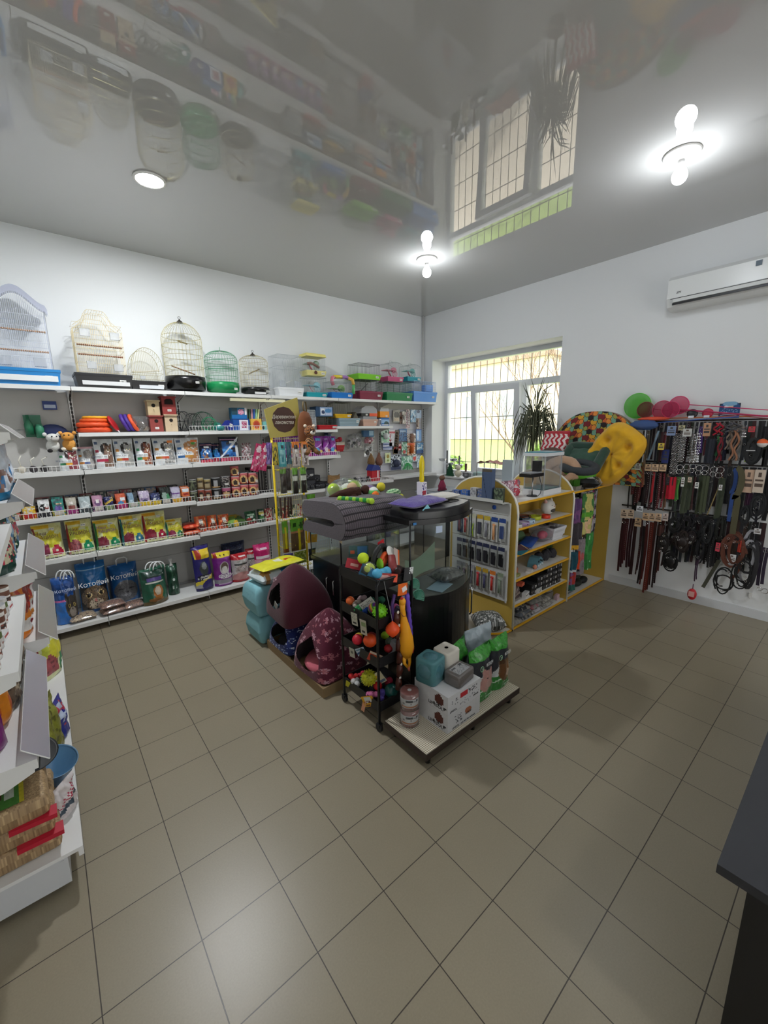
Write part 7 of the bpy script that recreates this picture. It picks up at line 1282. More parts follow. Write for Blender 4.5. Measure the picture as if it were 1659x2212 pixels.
# fourth shelf: aquarium decor
t=thing('castle_decor','terracotta castle tower aquarium ornament','aquarium decor',(3.20,2.02,.479)); MB().lathe([(.06,0),(.055,.02),(.04,.05),(.035,.09),(.042,.095),(.03,.13),(.01,.165),(0,.17)],14,sy=.9).ball((.05,0,.02),.03,10,7).ball((-.05,-.01,.02),.03,10,7).obj('tower',M('C07A5A',.8,bump=.6,bscale=50),t); MB().lathe([(0,0),(.013,0)],14).obj('doorway',M('1E1410',.9),t,(0,-.045,.06),(PI/2,0,0))
t=thing('castle_decor','dark red wooden-looking ornament behind the terracotta tower','aquarium decor',(3.09,2.06,.479)); MB().ball((0,0,.05),.045,12,8,(1,1,1.3)).obj('body',M('7A3A2C',.8,bump=.6,bscale=40),t); MB().bx(.12,.18,-.03,.03,0,.16).obj('column',M('5A2E20',.7),t)
t=thing('shell_decor','flat yellow green ornament at the front left of the fourth shelf','aquarium decor',(3.13,1.94,.479)); MB().ball((0,0,.012),.055,14,8,(1.3,.6,.3)).obj('body',M('8A8A50',.7,bump=.4,bscale=50),t)
t=thing('ship_decor','pale blue ship-like aquarium ornament with dark windows','aquarium decor',(3.55,1.99,.479),rz=.2)
m=MB(); m.prism([(-.10,0),(.10,0),(.08,.05),(.02,.09),(-.04,.085),(-.09,.04)],-.045,.045,'y'); m.obj('hull',M('5A8A98',.6,bump=.3,bscale=40),t)
for x,z in ((-.045,.055),(.0,.06),(.045,.045)): MB().box(x,-.048,z,.022,.006,.018,(0,.3,0)).obj('window',M('101820',.5),t)
for x in (-.05,.0,.05): MB().box(x,-.05,.015,.03,.008,.018,(0,.5,0)).obj('stripe',M('D8E0E4',.5),t)
MB().ball((0,0,.022),.022,10,7).obj('pebble_decor',M('D08A70',.7),None,(3.44,1.93,.479),None,'small orange pink stone ornament beside the blue ship','aquarium decor'); MB().box(0,0,.006,.09,.05,.012).obj('paper_card',M('DCD8D4',.6),None,(3.34,1.93,.479),(0,0,.4),'white card in front of the terracotta tower','card')
for i in range(4):
    t=thing('cave_decor','dark grey rocky cave ornament on the fourth shelf, %s from the left'%ORD[i],'aquarium decor',(3.68+.075*i,2.03-.02*(i%2),.479)); MB().ball((0,0,.045),.045,14,9,(1,1,1.1),dis=lambda a,b:.3*noise.noise(Vector((a*2,b*3,i)))).obj('rock',M('34343A',.8,bump=.8,bscale=40,var=.4),t)
t=thing('plastic_plant','green plastic plant at the right of the fourth shelf','plastic plant',(3.93,2.06,.479)); m=MB()
for k in range(40): a=R_.random()*6.28; m.tube([(0,0,0),(.02*math.cos(a),.02*math.sin(a),.08),(.04*math.cos(a),.04*math.sin(a),.10+.08*R_.random())],.0025,4)
m.obj('leaves',M('3A5A2E',.6),t)
# fifth shelf: black boxes
for q in range(4):
    for i in range(6):
        if q>1 and i==0 or (q==3 and i<3): continue
        x=3.42+i*.092; wob=.008*((i*7+q*3)%3-1)
        t=thing('black_box','black box on the fifth shelf, %s column from the left, %s'%(ORD[i],['lowest','second up','third up','topmost'][q]),'box',(x+wob,1.985,.239+q*.053),rz=.03*((i+q)%3-1),group='black boxes stacked on the fifth shelf')
        box_mb(.088,.05,.15,painter('1A1A1D',[('r',.08,.2,.5,.8,'2E2E34'),('s',.1,.3,.5,.7,.3,'8A8A90')],.05,i+q*7),'141416',14,8,top='2A2A2E').obj('box',CARD,t); price_tag(t,(.028,-.077,.022),w=.022,h=.02)
carton('product_box',3.52,1.915,.239,.12,.04,.03,'D8D8D8',[('d',.2,.4,.5,.3,'5A5A60')],'white flat box leaning in front of the black boxes',rz=.3); t=thing('dice_toy','white box with black dots at the front of the fifth shelf','box',(3.31,1.935,.239),rz=.2); MB().bx(-.045,.045,-.02,.02,0,.045).obj('box',M('DCDCDC',.4),t)
for k in range(3): MB().lathe([(0,0),(.008,0)],10).obj('dot',DARK,t,(-.028+.028*k,-.0205,.022),(PI/2,0,0))
for i in range(5): MB().box(0,0,.012,.16,.12,.022).obj('folded_pack',M(['8A8078','4A3A3A','9A8A80','6A5A5C','A89890'][i],.5,var=.3,bscale=40),None,(3.13+.005*i,1.99,.239+.024*i),(0,0,.1*i),'%s flat pack of the pile at the left of the fifth shelf'%['lowest','second','middle','fourth','topmost'][i],'pack')
MB().box(0,0,.015,.07,.05,.03).obj('orange_box',M('D8664A',.5),None,(3.24,1.95,.362),(0,0,.2),'small salmon orange box resting on the pile of packs','box')
# lowest shelf: clothes and sacks
for i,(x,y,z,w_,c,l) in enumerate(((3.12,1.96,.026,.15,'9A9484','cream patterned folded cloth at the front left of the lowest shelf'),(3.28,1.97,.026,.22,'3C4048','lowest dark grey folded cloth'),(3.28,1.98,.065,.22,'5A5E64','middle grey folded cloth on the dark one'),(3.27,1.99,.105,.2,'2C3036','upper black folded cloth'),(3.50,1.98,.026,.2,'B8B4B8','white folded cloth beside the grey pile'),(3.50,1.99,.065,.2,'A8606A','dusty red folded cloth on the white one'),(3.51,2.0,.105,.18,'7A7A74','grey green folded cloth on the red one'),(3.70,1.98,.026,.18,'A8A49C','beige folded cloth near the right end'),(3.70,2.0,.065,.16,'B8B4AC','pale folded cloth on the beige one'))):
    pillow_mb(w_,.16,.042,14,12,6,i,.012,painter(c,[('c',0,0,1,1,6,i,'8A8680')],.08,i)).obj('folded_cloth',CLOTH,None,(x,y,z),(0,0,.1*((i%3)-1)),l,'cloth')
MB().ring((0,0,.02),.07,.018,24,8).obj('pet_collar_bed',M('9A948C',.9,bump=.4,bscale=60),None,(3.86,2.05,.12),None,'grey round soft ring on top of the cloths at the right','soft ring'); MB().box(0,0,.03,.05,.03,.06).obj('candy_box',M('C8A8B0',.5,var=.5,bscale=60),None,(3.93,1.94,.026),None,'small pink and white box at the front right of the lowest shelf','box'); MB().box(0,0,.035,.16,.12,.09).obj('cloth_bundle',M('7A766E',.9,var=.3,bscale=20),None,(3.85,2.04,.028),None,'grey bundle under the soft ring','cloth')
# top of the unit
t=thing('acrylic_tank','tall clear acrylic tank with a teal and white lid','acrylic tank',(3.66,2.02,1.173)); MB().bx(-.16,.16,-.10,.12,.0,.05).obj('base',M('DADCDE',.4),t); MB().bx(-.15,.15,-.09,.11,.05,.055).obj('inner_floor',M('3A7A80',.4),t)
m=MB(); x_,y0_,y1_=.15,-.09,.11
for a in (((-x_,y0_),(x_,y0_)),((x_,y0_),(x_,y1_)),((x_,y1_),(-x_,y1_)),((-x_,y1_),(-x_,y0_))): b=m.add([(a[0][0],a[0][1],.05),(a[1][0],a[1][1],.05),(a[1][0],a[1][1],.36),(a[0][0],a[0][1],.36)]); m.face((b,b+1,b+2,b+3))
m.obj('clear_walls',FROST if False else CELLO,t); MB().bx(-.165,.165,-.105,.125,.36,.39).obj('lid',M('D4D8DC',.4),t); MB().bx(-.155,.155,-.095,.115,.39,.397).obj('lid_top',M('2A8090',.35),t)
for x in (-x_,x_):
    for y in (y0_,y1_): MB().bx(x-.004,x+.004,y-.004,y+.004,.05,.36).obj('corner',FROST,t)
t=thing('clip_lamp','black clip-on aquarium lamp on a stand with a cable','lamp',(3.42,1.99,1.173)); MB().bx(-.13,.08,-.06,.06,.185,.215).bx(.03,.09,-.03,.03,.215,.32).obj('lamp_head',M('17171A',.35),t); MB().tube([(.0,0,.0),(.0,0,.185)],.006,6).obj('stand',STEEL,t); MB().bx(-.12,.06,-.05,.05,.215,.225).obj('glass_top',FROST,t); MB().tube([(.05,-.03,.185),(.07,-.05,.1),(.04,-.06,.03),(.0,-.06,.01),(-.02,-.04,.006)],.003,5).obj('cable',DARK,t); MB().lathe([(.05,0),(.045,.01),(0,.012)],16).obj('base',DARK,t)
t=thing('acrylic_tank','low clear tank with dark gravel behind the shelf end arch','acrylic tank',(3.87,2.10,1.173)); 
m=MB()
for a in (((-.04,-.09),(.13,-.09)),((.13,-.09),(.13,.09)),((.13,.09),(-.04,.09)),((-.04,.09),(-.04,-.09))): b=m.add([(a[0][0],a[0][1],.0),(a[1][0],a[1][1],.0),(a[1][0],a[1][1],.32),(a[0][0],a[0][1],.32)]); m.face((b,b+1,b+2,b+3))
m.obj('clear_walls',CELLO,t); MB().bx(-.035,.125,-.085,.085,0,.04).obj('gravel',M('3A4038',.9,var=.6,bscale=90),t)
for i in range(3): t=thing('tinsel_pack','pinkish glittering pack behind the clip lamp, %s from the left'%ORD[i],'pack',(3.16+i*.10,2.12,1.173)); pouch_mb(.09,.15,.05,painter(['8A5A6A','A87A8A','C8485A'][i],[('s',0,0,1,1,.35,'D8C8D0')],.2,i),'8A6A78',10,10,i,.006).obj('bag',FOIL,t)
t=thing('grass_pot','small tray of green pet grass on the shelf','pet grass',(4.16,1.95,1.157)); tray_mb(.12,.09,.045,.01).obj('tray',M('8A8478',.6),t); m=MB()
for k in range(160): x,y=R_.uniform(-.05,.05),R_.uniform(-.035,.035); m.tube([(x,y,.04),(x+R_.uniform(-.01,.01),y,.085+R_.random()*.03)],.0015,3,caps=False)
m.obj('grass',M('4F8A2A',.6),t); t.children[-1]['kind']='stuff'
# ---------------------------------------------------------------- pet clothes hanging in the right bay
def clothes(name,x,z,w,h,c,sh,label,y=2.02,d=.07,ph=0):
    x=4.07+(x-4.03)*1.12; w*=1.2; y-=.03
    t=thing(name,label,'pet clothes',(x,y,z+h),group='pet clothes hanging in the yellow unit'); m=MB(); pt_=painter(c,sh,.12,int(x*100))
    def f(u,v): return ((u-.5)*w*(1-.25*(v>.85)*(v-.85)/.15)+.008*math.sin(v*9+ph),-d/2*math.sin(PI*u)**.5+.012*math.sin(u*14+v*3+ph),-h+h*v)
    m.grid(f,22,26,pt_); m.grid(lambda u,v:(f(u,v)[0],d/2*math.sin(PI*u)**.5,f(u,v)[2]),8,8,None,flip=True); m.obj('garment',CLOTH,t); MB().tube([(0,0,-.01),(0,0,.02),(.0,.01,.03)],.003,5).obj('hanger',DARK,t)
clothes('pet_coat',4.10,.60,.15,.42,'1A2A7A',[('c',0,0,1,1,4,2,'26388A')],'royal blue pet coat hanging at the left of the bay',ph=1); clothes('pet_coat',4.19,.80,.14,.26,'5A3A6A',[('c',0,0,1,1,4,3,'7A4A7A')],'purple pet coat beside the blue one',1.99,ph=2)
clothes('pet_coat',4.36,.66,.20,.44,'C8C070',[('c',0,.3,1,1,5,2,'3E7A3A'),('r',0,.42,1,.54,'5AA02A'),('c',0,0,1,.4,5,5,'E0B890')],'yellow and green leafy pet coat',1.97,.1,3); clothes('pet_coat',4.53,.60,.14,.50,'4A4A56',[('c',0,0,1,1,9,2,'B8B0B8'),('c',0,0,1,1,9,7,'8A2A5A')],'grey floral pet coat with pink spots',2.02,ph=4); clothes('pet_coat',4.64,.55,.13,.55,'2C2E3A',[('c',0,0,1,1,10,3,'A8A4A8')],'dark blue floral pet coat nearest the wall',2.05,ph=5)
clothes('pet_coat',4.20,.52,.16,.28,'3A343A',[('r',0,0,1,.14,'D8A020')],'dark grey pet coat with a yellow hem',1.97,ph=6); clothes('pet_coat',4.42,.24,.14,.42,'2E7A34',[('d',-2,8,-1.6,8,'B8D8B8'),('d',-4,8,-3.8,8,'B8D8B8'),('c',0,0,1,1,4,4,'3A9040')],'green striped mesh pet vest',1.95,ph=1.5); clothes('pet_coat',4.26,.22,.12,.40,'7A7074',[('c',0,0,1,1,4,6,'8A8084'),('e',.5,.5,.15,.1,'B85A5A')],'grey translucent pet vest with a pink edge',1.95,ph=.5)
clothes('pet_coat',4.17,.28,.06,.22,'D8461E',[('r',0,.0,1,.12,'1A1A1C')],'narrow orange pet vest',1.94,ph=2.5); clothes('pet_coat',4.09,.30,.10,.22,'0F4A5A',[('r',0,0,1,.1,'C8D0D4')],'teal pet vest with a white edge',1.93,ph=3.5); clothes('pet_coat',4.55,.32,.12,.28,'55565A',[('c',0,0,1,1,4,3,'7A7A7E'),('r',0,0,1,.15,'15151A')],'grey pet coat low at the back',2.03,ph=1); clothes('pet_coat',4.12,.08,.09,.22,'B83A34',[('c',0,0,1,1,4,3,'8A5A8A'),('r',0,.0,1,.3,'2A6A60')],'red and purple pet coat low at the left',1.95,ph=2)
clothes('pet_coat',4.30,.85,.45,.25,'1A1C20',[('s',0,.5,1,1,.12,'8A8A8E')],'row of black coat collars at the top of the bay',2.10,.1)
t=thing('pet_boots','pair of dark boots or slippers on the floor of the bay','pet footwear',(4.52,2.0,.028))
for k in range(3): MB().ball((0,0,.04),.06,14,9,(1.3,.8,.7)).obj('boot',M(['1E221A','2A2E22','17191A'][k],.6),t,(k*.07-.07,.05*(k%2)-.02,.04*(k==1)))
t=thing('folded_pile','pile of grey and white packs on the floor of the bay','packs',(4.18,1.99,.027)); 
for k in range(4): MB().box(0,0,.012,.2,.12,.022).obj('pack',M(['6A7274','A8B0B0','3A4A48','8A9494'][k],.5,var=.3,bscale=30),t,(.01*k,0,.024*k),(0,0,.15*k))
# ---------------------------------------------------------------- patterned headboard and pet beds
def hb(u,v): # overlapping circles print
    x,y=u*7.5,v*5.2; best=None
    for k,(cx,cy,r,c) in enumerate(((.5,.5,.42,'C8602E'),(.0,.2,.34,'6FA08A'),(1.0,.2,.34,'6FA08A'),(.25,.85,.3,'7A2228'),(.75,.95,.26,'D8A030'),(.5,.25,.2,'241A1C'),(.8,.55,.2,'E0883A'),(.2,.5,.18,'9A9A4A'))):
        dx=(x%1)-cx; dy=((y+.5*(int(x)%2))%1)-cy; d=math.hypot(dx,dy)
        if d<r: best=c if d<r*.86 else '2A1E1E'
    return lin(best) if best else lin('B8A03A')
t=thing('headboard','large curved board in a colourful circle-print fabric','headboard',(4.86,2.10,1.16)); m=MB()
W_=1.12
def hbf(u,v,dx=0):
    yy=(u-.5)*W_; top=.80*math.sqrt(max(0,1-(abs(yy)/(W_/2))**2.6)); top=max(top,.02)
    return (-.03+dx-.03*math.sin(PI*u)*math.sin(PI*min(1,v)),-yy,top*v)
m.grid(hbf,200,150,hb); m.grid(lambda u,v:(.05,hbf(u,v)[1],hbf(u,v)[2]),30,10,None,flip=True)
b=m.add([hbf(i/30,1) for i in range(31)]+[(.05,hbf(i/30,1)[1],hbf(i/30,1)[2]) for i in range(31)])
for i in range(30): m.face((b+i,b+i+1,b+31+i+1,b+31+i),lin('7A5A34'))
m.obj('fabric',CLOTH,t)
# yellow tufted bed
t=thing('pet_bed','large mustard yellow tufted pet bed leaning at the end of the shelf','pet bed',(4.66,1.80,1.50),rot=(0,.0,0)); m=MB()
def yb(u,v):
    a=u*2*PI; q=(abs(math.cos(a))**3.5+abs(math.sin(a))**3.5)**(-1/3.5); R0=.30*q*v; x=R0*math.cos(a)*.78; z=R0*math.sin(a)*1.08
    th=.08*(math.sin(PI*min(1,v*1.0))**.4 if v<1 else 0); rim=.03*math.exp(-((v-.78)/.15)**2)
    tuft=sum(-.06*math.exp(-(((x-cx)/.035)**2+((z-cz)/.035)**2)) for cx,cz in ((.12,.10),(-.10,.16),(.02,-.12),(-.14,-.04)))
    c,s=math.cos(.62),math.sin(.62); X,Z=x*c-z*s,x*s+z*c
    return (-(th+rim+tuft)-.02-.01*math.sin(a*11)*v,X,Z)
m.grid(yb,64,26); m.grid(lambda u,v:(.05*math.sin(PI*v) ,yb(u,v)[1],yb(u,v)[2]),40,8,None,flip=True); m.obj('cushion',M('D8A416',.9,bump=.3,bscale=25,sheen=.3),t)
# dark green square bed
t=thing('pet_bed','dark green square pet bed with raised cushioned rim','pet bed',(4.52,2.05,1.44),rot=(.05,-.75,-.05)); m=MB(); P=[(-.17,-.19),(.17,-.19),(.17,.19),(-.17,.19)]
def rr2(s): 
    return s
Q=[]
for (a,b2) in zip(P,P[1:]+P[:1]):
    for i in range(8): Q.append((a[0]+(b2[0]-a[0])*i/8,a[1]+(b2[1]-a[1])*i/8,.03))
m.tube(Q,[.05 if i%8 else .042 for i in range(len(Q))],10,closed=True); m.obj('rim',M('143A2C',.85,bump=.3,bscale=20,sheen=.4),t); pillow_mb(.34,.38,.05,16,16,4,1,.01).obj('pad',M('1A4434',.85,sheen=.4,bump=.3,bscale=20),t)
# others
t=thing('pet_bed','beige round donut pet bed behind the clear tank','pet bed',(4.22,2.14,1.33),rot=(0,-1.0,.1)); MB().tube([(.13*math.cos(2*PI*i/30),.15*math.sin(2*PI*i/30),0) for i in range(30)],[.055*(1+.06*math.sin(i*1.9)) for i in range(30)],12,closed=True).obj('rim',M('AE8A6E',.9,bump=.4,bscale=30,sheen=.3),t); MB().lathe([(0,-.02),(.13,-.03),(.14,.0),(0,.01)],24,sy=1.1).obj('pad',M('9A7A62',.9,bump=.5,bscale=40),t)
t=thing('pet_bed','dark grey oval pet bed with a lime green base','pet bed',(4.33,2.0,1.33),rot=(.12,-.30,.0)); MB().tube([(.11*math.cos(2*PI*i/30),.16*math.sin(2*PI*i/30),.05) for i in range(30)],.045,12,closed=True).obj('rim',M('34383C',.9,bump=.3,bscale=40),t); MB().lathe([(0,-.045),(.13,-.045),(.15,.02),(.13,.03),(0,-.01)],26,sx=.95,sy=1.25).obj('base',M('5AA82A',.7),t)
t=thing('bundle','black plastic bundle with white scribbled print','bundle',(4.30,1.93,1.158),rz=.2); pillow_mb(.16,.34,.14,18,18,3,4,.015,painter('141518',[('c',.1,0,1,.6,9,3,'B8B4B0'),('s',0,.5,1,1,.05,'8A8A8C')],.1,3)).obj('bag',FOIL,t)
t=thing('pet_bed','red and white zigzag pillow behind the green bed','cushion',(4.66,2.44,1.56),rot=(0,-1.15,.1)); pillow_mb(.36,.30,.12,40,40,3,2,.006,lambda u,v: lin('A81C2C') if (v*9+abs(((u*8)%2)-1)*.9)%1.6<.8 or u>.85 else lin('D8CCC8')).obj('cushion',CLOTH,t)
t=thing('pet_bed','brown fluffy cushion between the zigzag pillow and the clear tank','cushion',(4.36,2.34,1.50),rot=(0,-.4,0)); MB().ball((0,0,0),.11,20,12,(1,1.1,.6)).obj('cushion',M('5A4238',.95,bump=.6,bscale=60),t)
# ---------------------------------------------------------------- leash wall
t=thing('wall_rack','wall-mounted peg rails for leads and collars','rack',(4.93,0,0)); 
for z,y0,y1 in ((1.835,1.66,-.3),(1.425,1.74,-.3),(.93,1.76,.75),(1.02,.75,-.3)):
    MB().tube([(-.01,y0,z),(-.01,y1,z)],.008,6).obj('rail',M('3A3230',.4,.5),t)
BLACKL=M('131315',.5); _cnt={}
LB={'strap':('dog_leash','flat lead','lead'),'stud':('dog_collar','studded leather strap','collar'),'long':('dog_leash','long leather lead','lead'),'diag':('dog_leash','slanting webbing lead','lead'),'diag2':('dog_leash','slanting webbing strap','lead'),'card':('header_card','header card','card'),'mesh':('chain_collar','wide mesh chain collar','collar'),'chain':('chain_leash','bundle of steel chain','chain'),'cloth':('dog_vest','hanging fabric piece','pet clothes'),'rope':('rope_leash','coiled rope lead','lead'),'harness':('dog_harness','padded black harness','harness'),'trim':('dog_harness','lime harness edge','harness'),'ball':('toy_ball','orange and white ball','toy'),'clasp':('dog_collar','steel choke chain clasp','collar'),'olive':('dog_leash','wide olive canvas lead','lead'),'cord':('dog_leash','thin tan cord lead','lead'),'loop':('dog_leash','big looped olive webbing','lead'),'loopb':('dog_leash','blue webbing inside the olive loop','lead'),'bundle':('dog_harness','tangle of black straps','harness'),'muzzle':('dog_muzzle','dark leather muzzle','muzzle'),'fish':('dog_toy','red fish-shaped toy','toy'),'hloop':('dog_harness','black strap loops','harness'),'brown':('dog_harness','brown leather harness','harness'),'hstripe':('dog_harness','black-grey striped harness','harness'),'buckle':('dog_harness','metal buckle','buckle')}
def ribbon(m,P,w,th=.003,c=None):
    # flat strap facing -x along points (y,z)
    V=[]; n=len(P)
    for i,(x,y,z) in enumerate(P):
        a=P[max(0,i-1)]; b=P[min(n-1,i+1)]; d=Vector((0,b[1]-a[1],b[2]-a[2])); d=d.normalized() if d.length>0 else Vector((0,0,-1)); nn=Vector((0,-d.z,d.y))*w/2
        V+=[(x,y+nn.y,z+nn.z),(x,y-nn.y,z-nn.z),(x+th,y-nn.y,z-nn.z),(x+th,y+nn.y,z+nn.z)]
    b=m.add(V)
    for i in range(n-1):
        for j in range(4): m.face((b+4*i+j,b+4*i+(j+1)%4,b+4*(i+1)+(j+1)%4,b+4*(i+1)+j),c)
    m.face((b,b+1,b+2,b+3)); k=b+4*(n-1); m.face((k+3,k+2,k+1,k)); return m
rr=random.Random(21)
ROWN=lambda zt: 'top rail' if zt>1.5 else ('middle rail' if zt>1.05 else 'bottom rail')
for idx,(k,y,w_,zt,zb,c) in enumerate(LW):
    nm,dsc,cat=LB[k]; row=ROWN(zt); key=(dsc,row); _cnt[key]=_cnt.get(key,0)+1
    lay=rr.uniform(4.80,4.895) if k not in('card','clasp','muzzle','brown','hloop','hstripe','fish','loop','harness','ball') else rr.uniform(4.76,4.82)
    lab='%s %s at the %s, %s one from the window'%({'B02028':'red','4A2C7A':'purple','4A8A3A':'green'}.get(c,''),dsc,row,ORD[min(23,_cnt[key]-1)]); lab=' '.join(lab.split())
    t=thing(nm,lab,cat,(lay,y,zt),group='leads and harnesses on the right wall'); h=zt-zb
    m=MB(); mt=M(c,.45 if k in('stud','long') else .7)
    sw=rr.uniform(-.012,.012)
    if k in('strap','stud','long','olive','cord','diag','diag2'):
        ww=w_ if k not in('diag','diag2','cord') else (.018 if k=='diag' else (.03 if k=='diag2' else .008)); dx=0 if k not in('diag','diag2','cord') else (w_/2)*(-1)
        sgn=-1 if k in('diag','cord','diag2') else 0
        n=10
        if sgn: P=[(0,(w_/2-ww/2)*(-1+2*i/n),-h*i/n) for i in range(n+1)]
        else: P=[(0,sw*math.sin(PI*i/n),-h*i/n) for i in range(n+1)]
        if ww>.02 and not sgn:
            hw=ww*.47; ribbon(m,[(p[0],p[1]+ww*.26+sw*.3,p[2]) for p in P],hw); ribbon(m,[(p[0]-.008,p[1]-ww*.26,p[2]*rr.uniform(.9,.99)) for p in P],hw)
        else: ribbon(m,P,max(ww,.006))
        m.obj('strap',mt,t)
        if k=='stud':
            s=MB()
            for j in range(int(h/.022)): s.ball((-.006,sw*math.sin(PI*j*.022/h)+ww*.0,-.02-j*.022),.0035,6,4)
            s.obj('studs',CHROME,t)
        if k in('stud','strap','long') and rr.random()<.55: MB().ring((-.010,0,-.02-.02*rr.random()),max(.008,w_*.32),.002,12,4,'x').obj('buckle',CHROME,t)
    elif k=='card':
        m.bx(-.002,.002,-w_/2,w_/2,-h,0); m.obj('card',M(c,.6),t); s=MB(); s.bx(-.003,-.0022,-w_*.38,w_*.38,-h*.75,-h*.6); s.bx(-.003,-.0022,-w_*.38,w_*.38,-h*.5,-h*.42); s.bx(-.003,-.0022,-w_*.15,w_*.15,-h*.32,-h*.12); s.obj('print',M('5A4A40' if c[0] in 'CD' else '3A3A3E',.6),t)
    elif k=='mesh':
        for j in range(int(h/.012)):
            for q in range(5): m.ball((-.004*(j%2),-w_/2+w_*(q+.5+.5*(j%2)-.25)/5,-j*.012),.0055,5,4)
        m.obj('links',CHROME,t); MB().bx(.004,.006,-w_/2,w_/2,-h,0).obj('backing',M('1E1E20',.6),t)
    elif k=='chain':
        for q in range(4):
            o=-w_/2+w_*(q+.5)/4
            for j in range(int(h/.013)): m.ring((-.004*(q%2),o+.004*math.sin(j*.5+q),-.006-j*.013),.006,.0016,7,3,'x' if j%2 else 'y')
        m.obj('links',CHROME,t)
    elif k=='cloth':
        m.grid(lambda u,v:(-.03*math.sin(PI*u)**.6-.006*math.sin(u*15),(u-.5)*w_,-h*v),12,10); m.grid(lambda u,v:(.01,(u-.5)*w_,-h*v),3,3,None,flip=True); m.obj('fabric',M(c,.85,bump=.3,bscale=30),t)
    elif k=='rope':
        for q in range(4):
            o=(-.5+(q+.5)/4)*w_; P=[(-.01-.012*(q%2)+.008*math.sin(i*1.4),o+.2*w_*math.sin(i*.9+q),-h*i/12) for i in range(13)]; m.cur=lin(c if q%2 else '6A6460'); m.tube(P,.008,6)
        m.obj('rope',CLOTH,t)
    elif k in('harness','bundle','hloop','hstripe','brown','muzzle'):
        N=dict(harness=10,bundle=9,hloop=5,hstripe=6,brown=6,muzzle=6)[k]
        for q in range(N):
            a0=rr.random()*6.28; rx=w_*rr.uniform(.22,.48); rz_=h*rr.uniform(.25,.5); oy=rr.uniform(-.1,.1)*w_; oz=-h/2+rr.uniform(-.1,.1)*h; xx=-.004*q
            if k in('bundle','muzzle','harness'): P=[(xx,oy+rx*math.cos(a0+2*PI*i/16),oz+rz_*math.sin(a0+2*PI*i/16)) for i in range(17)]
            else: P=[(xx,oy+rx*math.cos(a0+PI*1.3*i/12),oz+rz_*math.sin(a0+PI*1.3*i/12)) for i in range(13)]
            ribbon(m,P,.012 if k in('bundle','hloop') else (.022 if k!='muzzle' else .014),.004,lin('9A9AA0') if (k=='hstripe' and q%3==0) else lin(c))
        if k in('harness','muzzle'): m.cur=lin(c); m.ball((-.02,0,-h*.5),min(w_,h)*.36,14,9,(.35,1,1.1))
        m.obj('straps',RUBBER,t)
        s=MB()
        for q in range(4): s.ring((-.03,rr.uniform(-.35,.35)*w_,-h*rr.uniform(.1,.9)),.009,.002,10,4,'x')
        s.obj('rings',CHROME,t)
        if k=='harness': MB().bx(-.075,-.07,-.03,.03,-h*.5,-h*.46).obj('patch',M('B8B8BA',.4),t)
    elif k=='trim': ribbon(m,[(0,w_*.5*math.cos(2.2+i*.2),-h*.5+h*.5*math.sin(2.2+i*.2)) for i in range(14)],.014,.006); m.obj('band',M(c,.5),t)
    elif k=='ball': m.ball((0,0,-h/2),h/2,16,10,paint=lambda u,v: lin('E8622A') if v<.5 else lin('D8D4D0')); m.obj('ball',RUBBER,t)
    elif k=='clasp': m.ring((-.004,0,-h*.3),h*.24,.0028,16,5,'x'); m.ring((-.006,.004,-h*.7),h*.2,.0028,16,5,'x'); m.obj('ring',CHROME,t); MB().tube([(.0,0,0),(0,0,-h*.1)],.003,5).obj('stem',CHROME,t)
    elif k in('loop','loopb'): ribbon(m,[(-.01 if k=='loop' else 0,w_*.36*math.cos(PI/2+2*PI*i/28),-h*.22+h*.22*math.sin(PI/2+2*PI*i/28)) if i<15 else (-.01,-w_*.3+.0*i,-h*.4-h*.6*(i-14)/14) for i in range(29)],.045 if k=='loop' else .028,.004); m.obj('webbing',mt,t); 
    elif k=='fish': m.ball((0,0,-h*.6),w_*.5,14,10,(.5,1,1.5)); m.obj('body',M(c,.5),t); MB().bx(-.03,-.026,-w_*.3,w_*.3,-h*.7,-h*.4).obj('tag',M('D8A098',.6),t); MB().tube([(0,0,0),(0,0,-h*.3)],.004,5).obj('string',M('5A2A4A',.6),t)
    elif k=='buckle': m.ring((0,-w_*.25,-h*.5),w_*.3,.004,16,5,'x'); m.ring((0,w_*.25,-h*.4),w_*.22,.003,14,5,'x'); m.obj('ring',CHROME,t)
BG2=['1A1416','241214','2E1216','14161A','1E2220','30343A','3A2A22','101114','2A2A2E','3E1A1C','28301F','1C1C2A']
for row,(zt,zb0,y0,y1,n) in enumerate(((1.82,1.47,1.60,.50,34),(1.41,.98,1.66,.50,40),(.92,.50,1.30,.55,30))):
    for i in range(n):
        y=y0+(y1-y0)*(i+.5)/n+rr.uniform(-.006,.006); h=zt-zb0+rr.uniform(-.08,.10); c=BG2[rr.randrange(12)]
        t=thing('dog_leash','dark lead hanging behind the front row on the %s'%['top rail','middle rail','bottom rail'][row],'lead',(4.905+rr.uniform(-.008,.008),y,zt),group='darker leads hanging behind on the %s'%['top rail','middle rail','bottom rail'][row]); m=MB(); s_=rr.uniform(-.01,.01)
        ribbon(m,[(0,s_*math.sin(PI*j/8),-h*j/8) for j in range(9)],rr.uniform(.018,.032)); m.obj('strap',M(c,.6),t)
        if rr.random()<.4: MB().ring((-.006,0,-.03-rr.random()*.05),.010,.002,10,4,'x').obj('buckle',CHROME,t)
